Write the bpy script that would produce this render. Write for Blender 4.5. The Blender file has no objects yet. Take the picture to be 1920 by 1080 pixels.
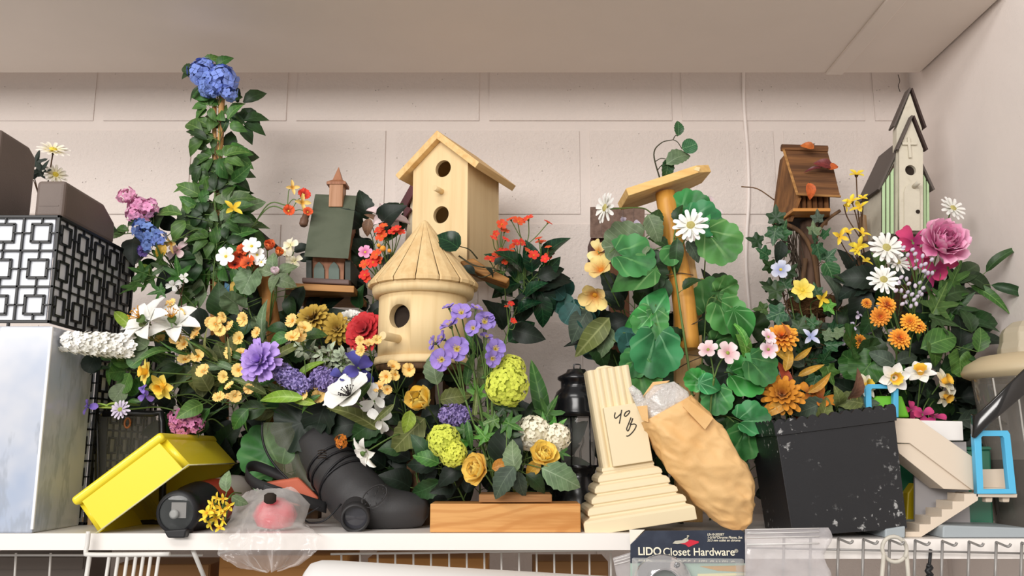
import bpy, bmesh, math, random
from mathutils import Vector, Matrix, Euler, noise

# ------------------------------------------------------------------ camera, light, exposure
SC = bpy.context.scene
COL = SC.collection
F = 1650.0
TH = math.atan(310 / F)
CT, ST = math.cos(TH), math.sin(TH)
ZC = 1.60                                   # eye height
cam_d = bpy.data.cameras.new('camera')
cam_d.sensor_width = 36.0
cam_d.lens = F / 1920 * 36
cam_d.clip_start = 0.02
cam = bpy.data.objects.new('camera', cam_d)
COL.objects.link(cam)
cam.location = (0, 0, ZC)
cam.rotation_euler = (math.pi / 2 + TH, 0, 0)
SC.camera = cam

def area(name, loc, target, sx, sy, power, col):
    d = bpy.data.lights.new(name, 'AREA')
    d.shape = 'RECTANGLE'; d.size = sx; d.size_y = sy
    d.energy = power; d.color = col
    o = bpy.data.objects.new(name, d); COL.objects.link(o)
    o.location = loc
    v = Vector(target) - Vector(loc)
    o.rotation_euler = v.to_track_quat('-Z', 'Y').to_euler()
    return o

# far rows of store lights (low angle), and the fixture over the aisle just in front of the shelf
area('far_store_lights', (-2.3, -4.0, ZC + 1.38), (0.0, 1.6, ZC + 0.3), 5.0, 1.0, 250, (1.0, 0.965, 0.93))
area('aisle_light', (-0.75, -0.55, ZC + 1.75), (0.05, 1.45, ZC + 0.1), 1.5, 0.5, 22, (1.0, 0.97, 0.94))
W = bpy.data.worlds.new('store_ambient'); SC.world = W
W.use_nodes = True
W.node_tree.nodes['Background'].inputs[0].default_value = (0.92, 0.875, 0.83, 1)
W.node_tree.nodes['Background'].inputs[1].default_value = 0.46
SC.view_settings.view_transform = 'Standard'
SC.view_settings.look = 'None'
SC.view_settings.gamma = 1
SC.view_settings.use_curve_mapping = False
SC.view_settings.exposure = 0.0
try:
    SC.cycles.use_denoising = True
    SC.cycles.max_bounces = 8
    SC.cycles.transparent_max_bounces = 12
except Exception:
    pass

# ------------------------------------------------------------------ helpers
def P(px, py, Y):
    """the point of the scene that stands at distance Y and is seen at a pixel of the photograph"""
    u = (px - 960) / F; v = (540 - py) / F
    dy = CT - v * ST; dz = ST + v * CT
    t = Y / dy
    return Vector((u * t, Y, ZC + dz * t))
def K(Y, py=700):
    """metres per pixel at distance Y"""
    v = (540 - py) / F
    return Y / (CT - v * ST) / F
SHELF = P(960, 1000, 1.25).z
SHELF2 = P(1700, 1012, 1.24).z

def lin(h):
    if isinstance(h, str):
        h = h.lstrip('#'); c = [int(h[i:i + 2], 16) / 255 for i in (0, 2, 4)]
    else: c = h
    return tuple(x / 12.92 if x <= 0.04045 else ((x + 0.055) / 1.055) ** 2.4 for x in c) + (1.0,)

MATS = {}
class NT:
    def __init__(s, name):
        s.m = bpy.data.materials.new(name); s.m.use_nodes = True
        s.t = s.m.node_tree; s.n = s.t.nodes; s.l = s.t.links
        s.b = s.n['Principled BSDF']
    def new(s, typ, **kw):
        n = s.n.new(typ)
        for k, v in kw.items(): setattr(n, k, v)
        return n
    def link(s, a, b): s.l.new(a, b)
    def math(s, op, a, b=None, clamp=False):
        n = s.new('ShaderNodeMath', operation=op); n.use_clamp = clamp
        for i, x in enumerate((a, b)):
            if x is None: continue
            if isinstance(x, (int, float)): n.inputs[i].default_value = x
            else: s.link(x, n.inputs[i])
        return n.outputs[0]
    def ramp(s, val, lo, hi):
        n = s.new('ShaderNodeMapRange'); n.interpolation_type = 'SMOOTHSTEP'
        s.link(val, n.inputs[0]); n.inputs[1].default_value = lo; n.inputs[2].default_value = hi
        return n.outputs[0]
    def mix(s, fac, a, b):
        n = s.new('ShaderNodeMix', data_type='RGBA')
        if isinstance(fac, (int, float)): n.inputs[0].default_value = fac
        else: s.link(fac, n.inputs[0])
        for i, x in ((6, a), (7, b)):
            if isinstance(x, tuple): n.inputs[i].default_value = x
            else: s.link(x, n.inputs[i])
        return n.outputs[2]
    def obj(s): return s.new('ShaderNodeTexCoord').outputs['Object']
    def noise(s, scale, vec=None, detail=3, rough=.55):
        n = s.new('ShaderNodeTexNoise'); n.inputs['Scale'].default_value = scale
        n.inputs['Detail'].default_value = detail; n.inputs['Roughness'].default_value = rough
        s.link(vec if vec is not None else s.obj(), n.inputs['Vector']); return n.outputs['Fac']
    def bump(s, h, strength, dist=.002):
        n = s.new('ShaderNodeBump'); n.inputs['Strength'].default_value = strength; n.inputs['Distance'].default_value = dist
        s.link(h, n.inputs['Height']); s.link(n.outputs[0], s.b.inputs['Normal'])
    def rnd(s, col, amt, hue=.0):
        """vary value a little from object to object"""
        oi = s.new('ShaderNodeObjectInfo').outputs['Random']
        h = s.new('ShaderNodeHueSaturation')
        s.link(col, h.inputs['Color'])
        n = s.new('ShaderNodeMapRange'); s.link(oi, n.inputs[0]); n.inputs[3].default_value = 1 - amt; n.inputs[4].default_value = 1 + amt
        s.link(n.outputs[0], h.inputs['Value'])
        if hue:
            m2 = s.new('ShaderNodeMapRange'); f = s.math('FRACT', s.math('MULTIPLY', oi, 7.31))
            s.link(f, m2.inputs[0]); m2.inputs[3].default_value = .5 - hue; m2.inputs[4].default_value = .5 + hue
            s.link(m2.outputs[0], h.inputs['Hue'])
        return h.outputs[0]
    def base(s, c):
        if isinstance(c, tuple): s.b.inputs['Base Color'].default_value = c
        else: s.link(c, s.b.inputs['Base Color'])

def mat(name, col, rough=.55, var=.06, ns=25, bump=0, bs=150, metal=0, spec=.4, col2=None, lo=.4, hi=.7, coat=0, bd=.002):
    if name in MATS: return MATS[name]
    t = NT(name); c = lin(col)
    a = tuple(x * (1 - var) for x in c[:3]) + (1,); b = tuple(min(1, x * (1 + var)) for x in c[:3]) + (1,)
    out = t.mix(t.noise(ns), a, b)
    if col2:
        out = t.mix(t.ramp(t.noise(ns * .6, detail=5), lo, hi), out, lin(col2))
    t.base(out)
    t.b.inputs['Roughness'].default_value = rough; t.b.inputs['Metallic'].default_value = metal
    t.b.inputs['Specular IOR Level'].default_value = spec; t.b.inputs['Coat Weight'].default_value = coat
    if bump: t.bump(t.noise(bs, detail=4), bump, bd)
    MATS[name] = t.m; return t.m

def wood(name, c1, c2, axis='X', scale=1.0, rough=.5, contrast=(.35, .7), rings=0.0, bump=.15):
    """grain that runs along one local axis"""
    if name in MATS: return MATS[name]
    t = NT(name)
    mp = t.new('ShaderNodeMapping'); t.link(t.obj(), mp.inputs[0])
    s = [90 * scale] * 3; s['XYZ'.index(axis)] = 5 * scale
    mp.inputs['Scale'].default_value = s
    n1 = t.noise(1.0, mp.outputs[0], detail=5, rough=.6)
    out = t.mix(t.ramp(n1, *contrast), lin(c1), lin(c2))
    if rings:
        mp2 = t.new('ShaderNodeMapping'); t.link(t.obj(), mp2.inputs[0])
        s2 = [30 * scale] * 3; s2['XYZ'.index(axis)] = 8 * scale; mp2.inputs['Scale'].default_value = s2
        w = t.noise(.55, mp2.outputs[0], detail=1)
        r = t.math('SINE', t.math('MULTIPLY', w, 70))
        out = t.mix(t.math('MULTIPLY', t.ramp(r, .2, 1.0), rings), out, lin(c2))
    t.base(out); t.b.inputs['Roughness'].default_value = rough; t.b.inputs['Specular IOR Level'].default_value = .3
    if bump: t.bump(n1, bump, .0008)
    MATS[name] = t.m; return t.m

def clear(name, col, alpha, rough=.15, wrinkle=0, ws=60, coat=.2):
    """thin see-through plastic: mostly a clear film when faced, denser and glossier at a grazing angle"""
    if name in MATS: return MATS[name]
    t = NT(name); t.base(lin(col)); t.b.inputs['Roughness'].default_value = rough
    t.b.inputs['Specular IOR Level'].default_value = .7; t.b.inputs['Coat Weight'].default_value = coat
    if wrinkle: t.bump(t.noise(ws, detail=3), wrinkle, .004)
    lw = t.new('ShaderNodeLayerWeight'); lw.inputs[0].default_value = .5
    f = t.math('ADD', t.math('MULTIPLY', t.math('POWER', lw.outputs['Facing'], 1.6), .9 * (1 - alpha)), alpha, True)
    mx = t.new('ShaderNodeMixShader'); tr = t.new('ShaderNodeBsdfTransparent'); out = t.n['Material Output']
    t.link(f, mx.inputs[0]); t.link(tr.outputs[0], mx.inputs[1]); t.link(t.b.outputs[0], mx.inputs[2]); t.link(mx.outputs[0], out.inputs[0])
    MATS[name] = t.m; return t.m

def glass(name, col, rough=.05, ior=1.15):
    if name in MATS: return MATS[name]
    t = NT(name); t.base(lin(col)); t.b.inputs['Roughness'].default_value = rough
    t.b.inputs['Transmission Weight'].default_value = .92; t.b.inputs['IOR'].default_value = ior
    MATS[name] = t.m; return t.m

# ---- objects
WL = {}                                     # world position of each root
def props(o, label=None, cat=None, group=None, kind=None):
    if label: o['label'] = label
    if cat: o['category'] = cat
    if group: o['group'] = group
    if kind: o['kind'] = kind
    return o
def thing(name, label, cat, loc, group=None, rot=None):
    o = bpy.data.objects.new(name, None); COL.objects.link(o)
    o.empty_display_size = .02
    o.location = loc
    if rot: o.rotation_euler = rot
    WL[o.name] = Vector(loc)
    return props(o, label, cat, group)
def put(name, me, mt, parent=None, loc=(0, 0, 0), rot=None, scale=None):
    o = bpy.data.objects.new(name, me); COL.objects.link(o)
    if parent: o.parent = parent
    o.location = loc
    if rot is not None: o.rotation_euler = rot
    if scale is not None: o.scale = (scale,) * 3 if isinstance(scale, (int, float)) else scale
    if mt is not None:
        if not me.materials: me.materials.append(None)
        o.material_slots[0].link = 'OBJECT'; o.material_slots[0].material = mt
    return o

def rootloc(o):
    while o.parent: o = o.parent
    return WL.get(o.name, Vector((0, 0, 0)))

class MB:
    def __init__(s): s.v = []; s.f = []; s.sm = []
    def add(s, vs, fs, smooth=False):
        o = len(s.v); s.v += [Vector(v) for v in vs]
        s.f += [tuple(i + o for i in f) for f in fs]; s.sm += [smooth] * len(fs)
    def box(s, c, d, R=None):
        x, y, z = (q / 2 for q in d); vs = [Vector((a * x, b * y, e * z)) for a in (-1, 1) for b in (-1, 1) for e in (-1, 1)]
        if R: vs = [R @ v for v in vs]
        s.add([v + Vector(c) for v in vs], [(0, 1, 3, 2), (4, 6, 7, 5), (0, 4, 5, 1), (2, 3, 7, 6), (0, 2, 6, 4), (1, 5, 7, 3)])
    def loft(s, rings, caps=True, closed=True, smooth=False):
        n = len(rings[0]); vs = [v for r in rings for v in r]; fs = []
        for k in range(len(rings) - 1):
            for i in range(n if closed else n - 1):
                j = (i + 1) % n
                fs.append((k * n + i, k * n + j, (k + 1) * n + j, (k + 1) * n + i))
        o = len(s.v); s.add(vs, fs, smooth)
        if caps:
            s.f += [tuple(o + i for i in reversed(range(n))), tuple(o + (len(rings) - 1) * n + i for i in range(n))]; s.sm += [False, False]
    def prism(s, poly, vec, smooth=False):
        vec = Vector(vec); s.loft([[Vector(p) for p in poly], [Vector(p) + vec for p in poly]], smooth=smooth)
    def tube(s, pts, r, sides=6, smooth=True, flat=None):
        pts = [Vector(p) for p in pts]; n = len(pts); rr = r if isinstance(r, (list, tuple)) else [r] * n
        T = [(pts[min(i + 1, n - 1)] - pts[max(i - 1, 0)]).normalized() for i in range(n)]
        up = Vector((0, -1, 0.1))
        if abs(T[0].dot(up)) > .9: up = Vector((0, .1, 1))
        N = (up - T[0] * up.dot(T[0])).normalized(); rings = []
        for i in range(n):
            N = (N - T[i] * N.dot(T[i])).normalized(); B = T[i].cross(N)
            fx = flat or (1, 1)
            rings.append([pts[i] + (N * math.cos(a) * fx[0] + B * math.sin(a) * fx[1]) * rr[i] for a in [k * 2 * math.pi / sides for k in range(sides)]])
        s.loft(rings, smooth=smooth)
    def lathe(s, prof, sides=24, M=None, smooth=True, sx=1, sy=1, caps=True):
        M = M or Matrix.Identity(4)
        s.loft([[M @ Vector((r * math.cos(a) * sx, r * math.sin(a) * sy, z)) for a in [k * 2 * math.pi / sides for k in range(sides)]] for r, z in prof], caps=caps, smooth=smooth)
    def grid(s, rows, smooth=True):
        n = len(rows[0]); s.add([v for r in rows for v in r], [(k * n + i, k * n + i + 1, (k + 1) * n + i + 1, (k + 1) * n + i) for k in range(len(rows) - 1) for i in range(n - 1)], smooth)
    def mesh(s, name, off=Vector((0, 0, 0))):
        me = bpy.data.meshes.new(name)
        me.from_pydata([tuple(v - off) for v in s.v], [], s.f)
        me.polygons.foreach_set('use_smooth', s.sm)
        me.update()
        return me
    def build(s, name, mt, parent=None, org=None, bevel=0, solid=0, sub=0, local=False, segs=2, fixn=True):
        off = Vector((0, 0, 0)) if local else (rootloc(parent) if parent else (Vector(org) if org is not None else Vector((0, 0, 0))))
        me = s.mesh(name, off)
        if fixn:
            bm = bmesh.new(); bm.from_mesh(me); bmesh.ops.recalc_face_normals(bm, faces=bm.faces); bm.to_mesh(me); bm.free()
        o = put(name, me, mt, parent, (0, 0, 0) if parent else off)
        if solid:
            m = o.modifiers.new('s', 'SOLIDIFY'); m.thickness = solid; m.offset = 0
        if bevel:
            m = o.modifiers.new('b', 'BEVEL'); m.width = bevel; m.segments = segs; m.limit_method = 'ANGLE'; m.angle_limit = math.radians(35)
            m.harden_normals = False
        if sub:
            m = o.modifiers.new('u', 'SUBSURF'); m.levels = sub; m.render_levels = sub
        return o

def evalmesh(o, name):
    bpy.context.view_layer.update()
    dg = bpy.context.evaluated_depsgraph_get()
    me = bpy.data.meshes.new_from_object(o.evaluated_get(dg))
    me.name = name; return me
def plate_mesh(name, outline, holes, th, bevel=0):
    """flat plate in the XZ plane with holes, thickness th along Y (front at y=0)"""
    cu = bpy.data.curves.new(name, 'CURVE'); cu.dimensions = '2D'; cu.fill_mode = 'BOTH'; cu.extrude = th / 2; cu.bevel_depth = bevel
    for poly in [outline] + holes:
        sp = cu.splines.new('POLY'); sp.points.add(len(poly) - 1); sp.use_cyclic_u = True
        for q, (x, z) in zip(sp.points, poly): q.co = (x, z, 0, 1)
    o = bpy.data.objects.new(name, cu); COL.objects.link(o)
    me = evalmesh(o, name); bpy.data.objects.remove(o); bpy.data.curves.remove(cu)
    me.transform(Matrix.Translation((0, th / 2, 0)) @ Matrix.Rotation(math.pi / 2, 4, 'X'))
    me.materials.clear(); return me
def circ(cx, cz, r, n=24, sx=1):
    return [(cx + r * sx * math.cos(k * 2 * math.pi / n), cz + r * math.sin(k * 2 * math.pi / n)) for k in range(n)]
def boolean(me, cut, name):
    a = bpy.data.objects.new('boolean_body', me); b = bpy.data.objects.new('boolean_cutter', cut)
    COL.objects.link(a); COL.objects.link(b)
    m = a.modifiers.new('x', 'BOOLEAN'); m.object = b; m.operation = 'DIFFERENCE'; m.solver = 'EXACT'
    r = evalmesh(a, name); bpy.data.objects.remove(a); bpy.data.objects.remove(b); return r
def axis_matrix(p, d, up=None):
    """matrix whose local z axis points along d from p"""
    d = Vector(d).normalized()
    return Matrix.Translation(p) @ d.to_track_quat('Z', 'Y').to_matrix().to_4x4()
def spline(pts, n=6):
    pts = [Vector(p) for p in pts]
    if len(pts) < 3: return [pts[0].lerp(pts[-1], i / n) for i in range(n + 1)]
    out = []; q = [pts[0] * 2 - pts[1]] + pts + [pts[-1] * 2 - pts[-2]]
    for i in range(1, len(q) - 2):
        a, b, c, d = q[i - 1:i + 3]
        for k in range(n):
            t = k / n
            out.append(.5 * ((2 * b) + (c - a) * t + (2 * a - 5 * b + 4 * c - d) * t * t + (3 * b - a - 3 * c + d) * t ** 3))
    return out + [pts[-1]]
def pxpoly(pts, Y): return [P(x, y, Y) for x, y in pts]
# ------------------------------------------------------------------ the setting
WALLY = 1.757
RX = P(1707, 137, 1.74).x + .004            # right wall
PAINT = '#E2D7D0'
def paintmat(name, col, bump, bs, bd):
    t = NT(name); t.base(t.mix(t.noise(9, detail=4), lin(col), tuple(x * .93 for x in lin(col)[:3]) + (1,)))
    t.b.inputs['Roughness'].default_value = .62; t.b.inputs['Specular IOR Level'].default_value = .25
    n = t.noise(bs, detail=5, rough=.65)
    v = t.new('ShaderNodeTexVoronoi'); v.inputs['Scale'].default_value = 75; t.link(t.obj(), v.inputs['Vector'])
    pores = t.math('MULTIPLY', t.ramp(v.outputs['Distance'], .10, .02), -1.6)
    keep = t.ramp(t.noise(14), .5, .62)
    t.bump(t.math('ADD', n, t.math('MULTIPLY', pores, keep)), bump, bd)
    return t.m
blockpaint = paintmat('painted_block', PAINT, .8, 110, .0028)
wallpaint = paintmat('painted_plaster', '#F2E8E2', .35, 60, .0015)
slabpaint = paintmat('painted_slab', '#EEE3D9', .2, 60, .001)

wall = MB(); wall.box((-.45, WALLY + .0256, ZC + .2), (2.6, .05, 1.5))
wb = wall.build('wall_back', mat('mortar_paint', '#DED3CC', .65, .04, 12, .3, 160), org=(-.15, WALLY, ZC - .5)); props(wb, kind='structure')
zj = P(960, 236, WALLY).z; PIT = .2032; LEN = .4064
x_a = P(1097, 325, WALLY).x; x_b = P(908, 187, WALLY).x
def block_mesh(w):
    m = MB(); m.box((0, 0, 0), (w, .02, PIT - .010)); me = m.mesh('block')
    bm = bmesh.new(); bm.from_mesh(me)
    bmesh.ops.recalc_face_normals(bm, faces=bm.faces)
    bmesh.ops.bevel(bm, geom=[e for e in bm.edges], offset=.006, segments=3, affect='EDGES'); bm.to_mesh(me); bm.free(); return me
full = block_mesh(LEN - .010)
for row in range(-5, 3):
    zz = zj + (row + .5) * PIT
    x0 = x_a if row % 2 else x_b
    for k in range(-7, 8):
        lo = x0 + k * LEN + .005; hi = lo + LEN - .010
        if hi < -1.5 or lo > RX - .01: continue
        if hi > RX - .004:
            me = block_mesh(RX - .004 - lo); cx = (lo + RX - .004) / 2
        else: me = full; cx = (lo + hi) / 2
        put('block', me, blockpaint, wb, Vector((cx, WALLY + .008 + random.uniform(-.0006, .0006), zz)) - Vector((-.15, WALLY, ZC - .5)))
m = MB(); m.box((RX + .03, .95, ZC + .2), (.06, 1.7, 1.5))
props(m.build('wall_right', wallpaint, org=(RX, .95, ZC - .5)), kind='structure')
SLABZ = P(960, 137, 1.70).z
m = MB(); m.box(((RX - 1.804) / 2, 1.70 - .165, SLABZ + .04), (RX + 1.796, .33, .08))
props(m.build('ceiling', slabpaint, org=(0, 1.55, SLABZ), bevel=.003), kind='structure')
m = MB(); m.box((P(1563, 140, 1.70).x, 1.5352, SLABZ - .0018), (.036, .3285, .0066))
props(m.build('trim_1', slabpaint, org=(P(1552, 140, 1.70).x, 1.55, SLABZ), bevel=.0032, segs=4), kind='structure')
# old painted-over cable down the wall
m = MB(); pts = [(1394, 128), (1395, 200), (1402, 290), (1404, 370), (1400, 440), (1399, 500), (1405, 580), (1412, 650), (1414, 740), (1412, 860)]
m.tube(spline([P(x, y, WALLY - .004) for x, y in pts], 5), .0035, 8)
props(m.build('wall_cable', wallpaint, org=P(1394, 860, WALLY)), 'thin cable painted over in the wall colour, running down the block wall', 'cable')

# shelves
melamine = mat('white_melamine', '#F2EDE8', .35, .02, 10, spec=.5)
XJ = P(1192, 1010, 1.25).x
def board(name, label, x0, x1, z, y0, y1, th, tilt=0):
    t = thing(name, label, 'shelf', ((x0 + x1) / 2, (y0 + y1) / 2, z - th), rot=(0, tilt, 0))
    m = MB(); m.box((0, .001, th / 2), (x1 - x0, y1 - y0 - .002, th)); m.build('panel', melamine, t, local=True, bevel=.001)
    m = MB(); m.box((0, -(y1 - y0) / 2 - .0005, th / 2), (x1 - x0, .001, th)); m.build('edge_band', melamine, t, local=True)
    return t
board('shelf_board', 'long white shelf board carrying the flower pile and birdhouses', -1.12, XJ, SHELF, 1.25, WALLY - .002, P(960, 1000, 1.25).z - P(960, 1031, 1.25).z)
board('shelf_board', 'white shelf board behind the wire grid, under the black planter and toy stairs', XJ + .002, RX - .002, SHELF2, 1.25, WALLY - .002, .026, 0.0)
# ------------------------------------------------------------------ birdhouses
RAD = math.radians
pine = wood('bare_pine', '#EAD0A0', '#DFC290', 'Z', .8, .55, (.35, .8), bump=.05)
pine_roof = wood('bare_pine_roof', '#EAC68C', '#DAB072', 'Y', 1.0, .55, bump=.05)
pine_cone = wood('bare_pine_cone', '#E8CB98', '#DBB883', 'Z', .8, .55, bump=.05)
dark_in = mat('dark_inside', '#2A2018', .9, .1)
oak = wood('oak', '#D9A261', '#BE7F40', 'X', .8, .4, (.4, .7), rings=.55, bump=.1)
postwood = wood('brown_post_wood', '#5F452C', '#463120', 'Z', 1, .7)
tanwood = wood('tan_wood', '#C99A5E', '#A97840', 'X', 1, .6)
cedar = wood('cedar', '#B98455', '#93603A', 'Z', 1, .6)

# round birdhouse with a conical roof
YR = 1.33
k = K(YR, 600)
c0 = P(790, 690, YR + .055)
ang = RAD(-26)
zb = P(790, 672, YR).z; ze = P(790, 528, YR + .02).z; zt = P(790, 416, YR + .07).z
t = thing('round_birdhouse', 'round bare pine birdhouse with a ribbed cone roof, in front of the tall one', 'birdhouse', (c0.x, c0.y + .01, zb), rot=(0, 0, ang))
H = ze - zb; rb = .0705; re = .0875
body = MB(); body.lathe([(rb, .004), (rb, H - .012)], 40)
bme = body.mesh('body')
hz = P(745, 592, YR).z - zb
cutm = MB()
cutm.lathe([(.0185, 0), (.0185, .12)], 28, Matrix.Translation((0, -.045, hz)) @ Matrix.Rotation(math.pi / 2, 4, 'X'))
# hollow inside so the hole shows a wall thickness
inner = MB(); inner.lathe([(rb - .013, .012), (rb - .013, H - .03)], 40)
def fixed(me):
    bm = bmesh.new(); bm.from_mesh(me); bmesh.ops.recalc_face_normals(bm, faces=bm.faces); bm.to_mesh(me); bm.free(); return me
bme = boolean(fixed(bme), fixed(inner.mesh('inner')), 'body')
bme = boolean(bme, fixed(cutm.mesh('cutter')), 'body')
bme.materials.clear()
for p in bme.polygons: p.use_smooth = abs(p.normal.z) < .5 and math.hypot(p.center.x, p.center.y) > rb - .004
put('body', bme, pine, t)
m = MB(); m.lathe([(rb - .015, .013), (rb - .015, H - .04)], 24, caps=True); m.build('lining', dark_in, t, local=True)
m = MB(); m.lathe([(rb + .004, -.006), (rb + .006, -.003), (rb + .004, .006), (rb, .007)], 40); m.build('base_ring', pine, t, local=True)
m = MB(); m.lathe([(rb + .002, -.016), (rb + .003, -.015), (rb + .003, -.007), (rb, -.006)], 40); m.build('base_disc', postwood, t, local=True)
m = MB(); m.lathe([(rb, H - .019), (rb + .009, H - .018), (rb + .011, H - .012), (rb + .011, H - .003), (rb + .005, H - .0005)], 40); m.build('roof_rim', pine, t, local=True)
m = MB(); m.lathe([(rb + .009, H - .0025), (re - .004, H - .001), (re - .006, H + .004)], 40); m.build('roof_underside', pine, t, local=True)
N = 15; A = zt - ze
for i in range(N):
    a0 = 2 * math.pi * (i + .02) / N + .1; a1 = 2 * math.pi * (i + .98) / N + .1; am = (a0 + a1) / 2
    m = MB(); prof = [(re, H - .003), (re + .001, H + .002), (re * .52, H + A * .5), (re * .06, H + A * .985)]
    rings = []
    for r, z in prof:
        rings.append([Vector((r * math.cos(a) * f, r * math.sin(a) * f, z)) for a, f in ((a0, .985), (a0 + .03, 1.0), (am, 1.012), (a1 - .03, 1.0), (a1, .985))] + [Vector((r * .8 * math.cos(am), r * .8 * math.sin(am), z - .004))])
    m.loft(rings); m.build('roof_slat', pine_cone, t, local=True)
m = MB(); m.lathe([(.0075, H + A * .955), (.005, H + A * .985), (.0012, H + A * 1.01)], 15); m.build('roof_tip', pine_cone, t, local=True)
m = MB(); pz = P(726, 635, YR).z - zb; m.tube([(0, -.062, pz), (0, -.112, pz + .0)], .0065, 14); m.build('perch', pine, t, local=True, bevel=.001)
m = MB(); m.box((0, 0, (SHELF - zb - .016) / 2 - .0005), (.03, .03, zb - SHELF - .017)); m.build('post', postwood, t, local=True)

# tall birdhouse with two holes
def gable_house(name, label, loc, rz, Wd, Dp, Hw, pitch, ov, rth, mats, holes=(), perch=None, post=None, ovf=.012, roofname='roof_panel', tilt=(0, 0)):
    """front at local y=0, body back to y=Dp; returns the root"""
    t = thing(name, label, 'birdhouse', loc, rot=(tilt[0], tilt[1], rz))
    wallm, roofm = mats
    h = Wd / 2; rise = h * math.tan(pitch)
    out = [(-h, 0), (h, 0), (h, Hw), (0, Hw + rise), (-h, Hw)]
    put('front_panel', plate_mesh('front_panel', out, [circ(x, z, r) for x, z, r in holes], .009), wallm, t)
    put('back_panel', plate_mesh('back_panel', out, [], .008), wallm, t, (0, Dp - .008, 0))
    for s in (-1, 1):
        m = MB(); m.box((s * (h - .0045), Dp / 2, Hw / 2), (.009, Dp - .0175, Hw)); m.build('side_panel', wallm, t, local=True)
        m = MB(); L = h / math.cos(pitch) + ov; n = Vector((s * math.sin(pitch), 0, math.cos(pitch))); d = Vector((s * math.cos(pitch), 0, -math.sin(pitch)))
        top = Vector((0, 0, Hw + rise)) + Vector((0, 0, .0005))
        a = top; b = top + d * L; up = n * rth
        ridge = Vector((0, 0, rth / math.cos(pitch)))
        q = [a, b, b + up, a + ridge]
        m.prism([v + Vector((0, -ovf, 0)) for v in q], (0, Dp + 2 * ovf, 0)); m.build(roofname, roofm, t, local=True, bevel=.0008)
    m = MB(); m.box((0, Dp / 2, .004), (Wd - .019, Dp - .0175, .008)); m.build('floor_panel', wallm, t, local=True)
    if perch:
        m = MB(); m.tube([(perch[0], .002, perch[1]), (perch[0], -perch[2], perch[1])], perch[3], 12); m.build('perch', wallm, t, local=True)
    if post:
        m = MB(); m.box((0, Dp / 2, -post / 2 - .0005), (.03, .03, post)); m.build('post', postwood, t, local=True)
    return t
YT = 1.49
kt = K(YT, 380)
Wd = 118 * kt; Dp = 132 * kt
base_z = P(824, 506, YT).z
fc = P(824, 400, YT)
Hw = P(824, 312, YT).z - base_z
hz1 = P(832, 317, YT).z - base_z; hz2 = P(826, 403, YT).z - base_z; pz = P(826, 360, YT).z - base_z
gable_house('tall_birdhouse', 'tall bare pine birdhouse with a pitched roof and two round entrance holes', (fc.x, YT, base_z), RAD(-25), Wd, Dp, Hw, RAD(40), .028, .012,
            (pine, pine_roof), [(.006, hz1, .0155), (.003, hz2, .0155)], (.004, pz, .026, .0048), base_z - SHELF, ovf=.014)

# cream birdhouse with maroon shingle roof, half hidden behind the tall one
maroon = wood('maroon_roof', '#5A2228', '#42161C', 'Z', 1, .55)
cream = mat('cream_paint', '#E3D6BC', .55, .05, 30)
YM = 1.645; km = K(YM, 400)
t = thing('maroon_roof_birdhouse', 'cream birdhouse with a stepped maroon roof, mostly hidden behind the tall pine one', 'birdhouse', P(800, 505, YM))
zz = SHELF
m = MB(); m.prism(pxpoly([(757, 505), (757, 470), (775, 345), (850, 345), (850, 505)], YM), (0, .09, 0)); m.build('body', cream, t)
for q in ([(772, 342), (783, 350), (757, 397), (746, 388)], [(760, 385), (772, 391), (757, 413), (747, 405)], [(786, 330), (820, 330), (820, 345), (781, 345)]):
    m = MB(); m.prism(pxpoly(q, YM - .012), (0, .115, 0)); m.build('roof_slat', maroon, t, bevel=.001)
m = MB(); b = P(800, 505, YM); m.box((b.x, YM + .045, (SHELF + b.z) / 2), (.03, .03, b.z - SHELF)); m.build('post', postwood, t)

# little church with the green roof
YG = 1.50; kg = K(YG, 450)
t = thing('green_roof_church_birdhouse', 'small wooden church birdhouse with a steep green roof and copper brown steeple', 'birdhouse', P(612, 530, YG))
green = mat('church_green', '#5B6251', .6, .05, 40, bump=.1, bs=300, col2='#525A49')
copper = wood('church_brown', '#A87456', '#8C5A3F', 'Z', 1.2, .55)
greyg = mat('church_greygreen', '#64736A', .6, .05, 40)
R0 = [P(590, 368, YG + .055), P(668, 371, YG + .055)]; E0 = [P(570, 481, YG - .02), P(653, 485, YG - .02)]
dx = Vector((0, 0, .0))
th = Vector((0, .004, .0055))
m = MB(); q = [E0[0], E0[1], R0[1], R0[0]]; m.loft([q, [v + th for v in q]]); m.build('roof_front', green, t, bevel=.0006)
Eb = [Vector((v.x, YG + .13, v.z)) for v in E0]
q = [Eb[0], Eb[1], R0[1] + th, R0[0] + th]; m = MB(); m.loft([q, [v + Vector((0, .002, -.006)) for v in q]]); m.build('roof_rear', green, t, bevel=.0006)
m = MB()                                                             # gable walls (brown)
gl = [P(577, 484, YG).x, P(645, 484, YG).x]
for gx in gl:
    a = Vector((gx, YG + .003, E0[0].z + .002)); b = Vector((gx, YG + .107, E0[0].z + .002)); c = Vector((gx, YG + .058, R0[0].z - .006))
    m.prism([a, b, c], (.004, 0, 0))
m.build('gable', copper, t)
zf = P(612, 526, YG).z; zew = E0[0].z + .004
m = MB(); m.box(((gl[0] + gl[1]) / 2, YG + .055, (zf + zew) / 2), (gl[1] - gl[0], .1, zew - zf)); m.build('body', copper, t, bevel=.001)
for px_ in (598, 626):                                                # two pointed shutters
    m = MB(); q = [(px_ - 10, 524), (px_ - 10, 505), (px_ - 7, 497), (px_, 490), (px_ + 7, 497), (px_ + 10, 505), (px_ + 10, 524)]
    m.prism(pxpoly(q, YG + .001), (0, .006, 0)); m.build('window_arch', greyg, t, bevel=.0006)
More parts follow.
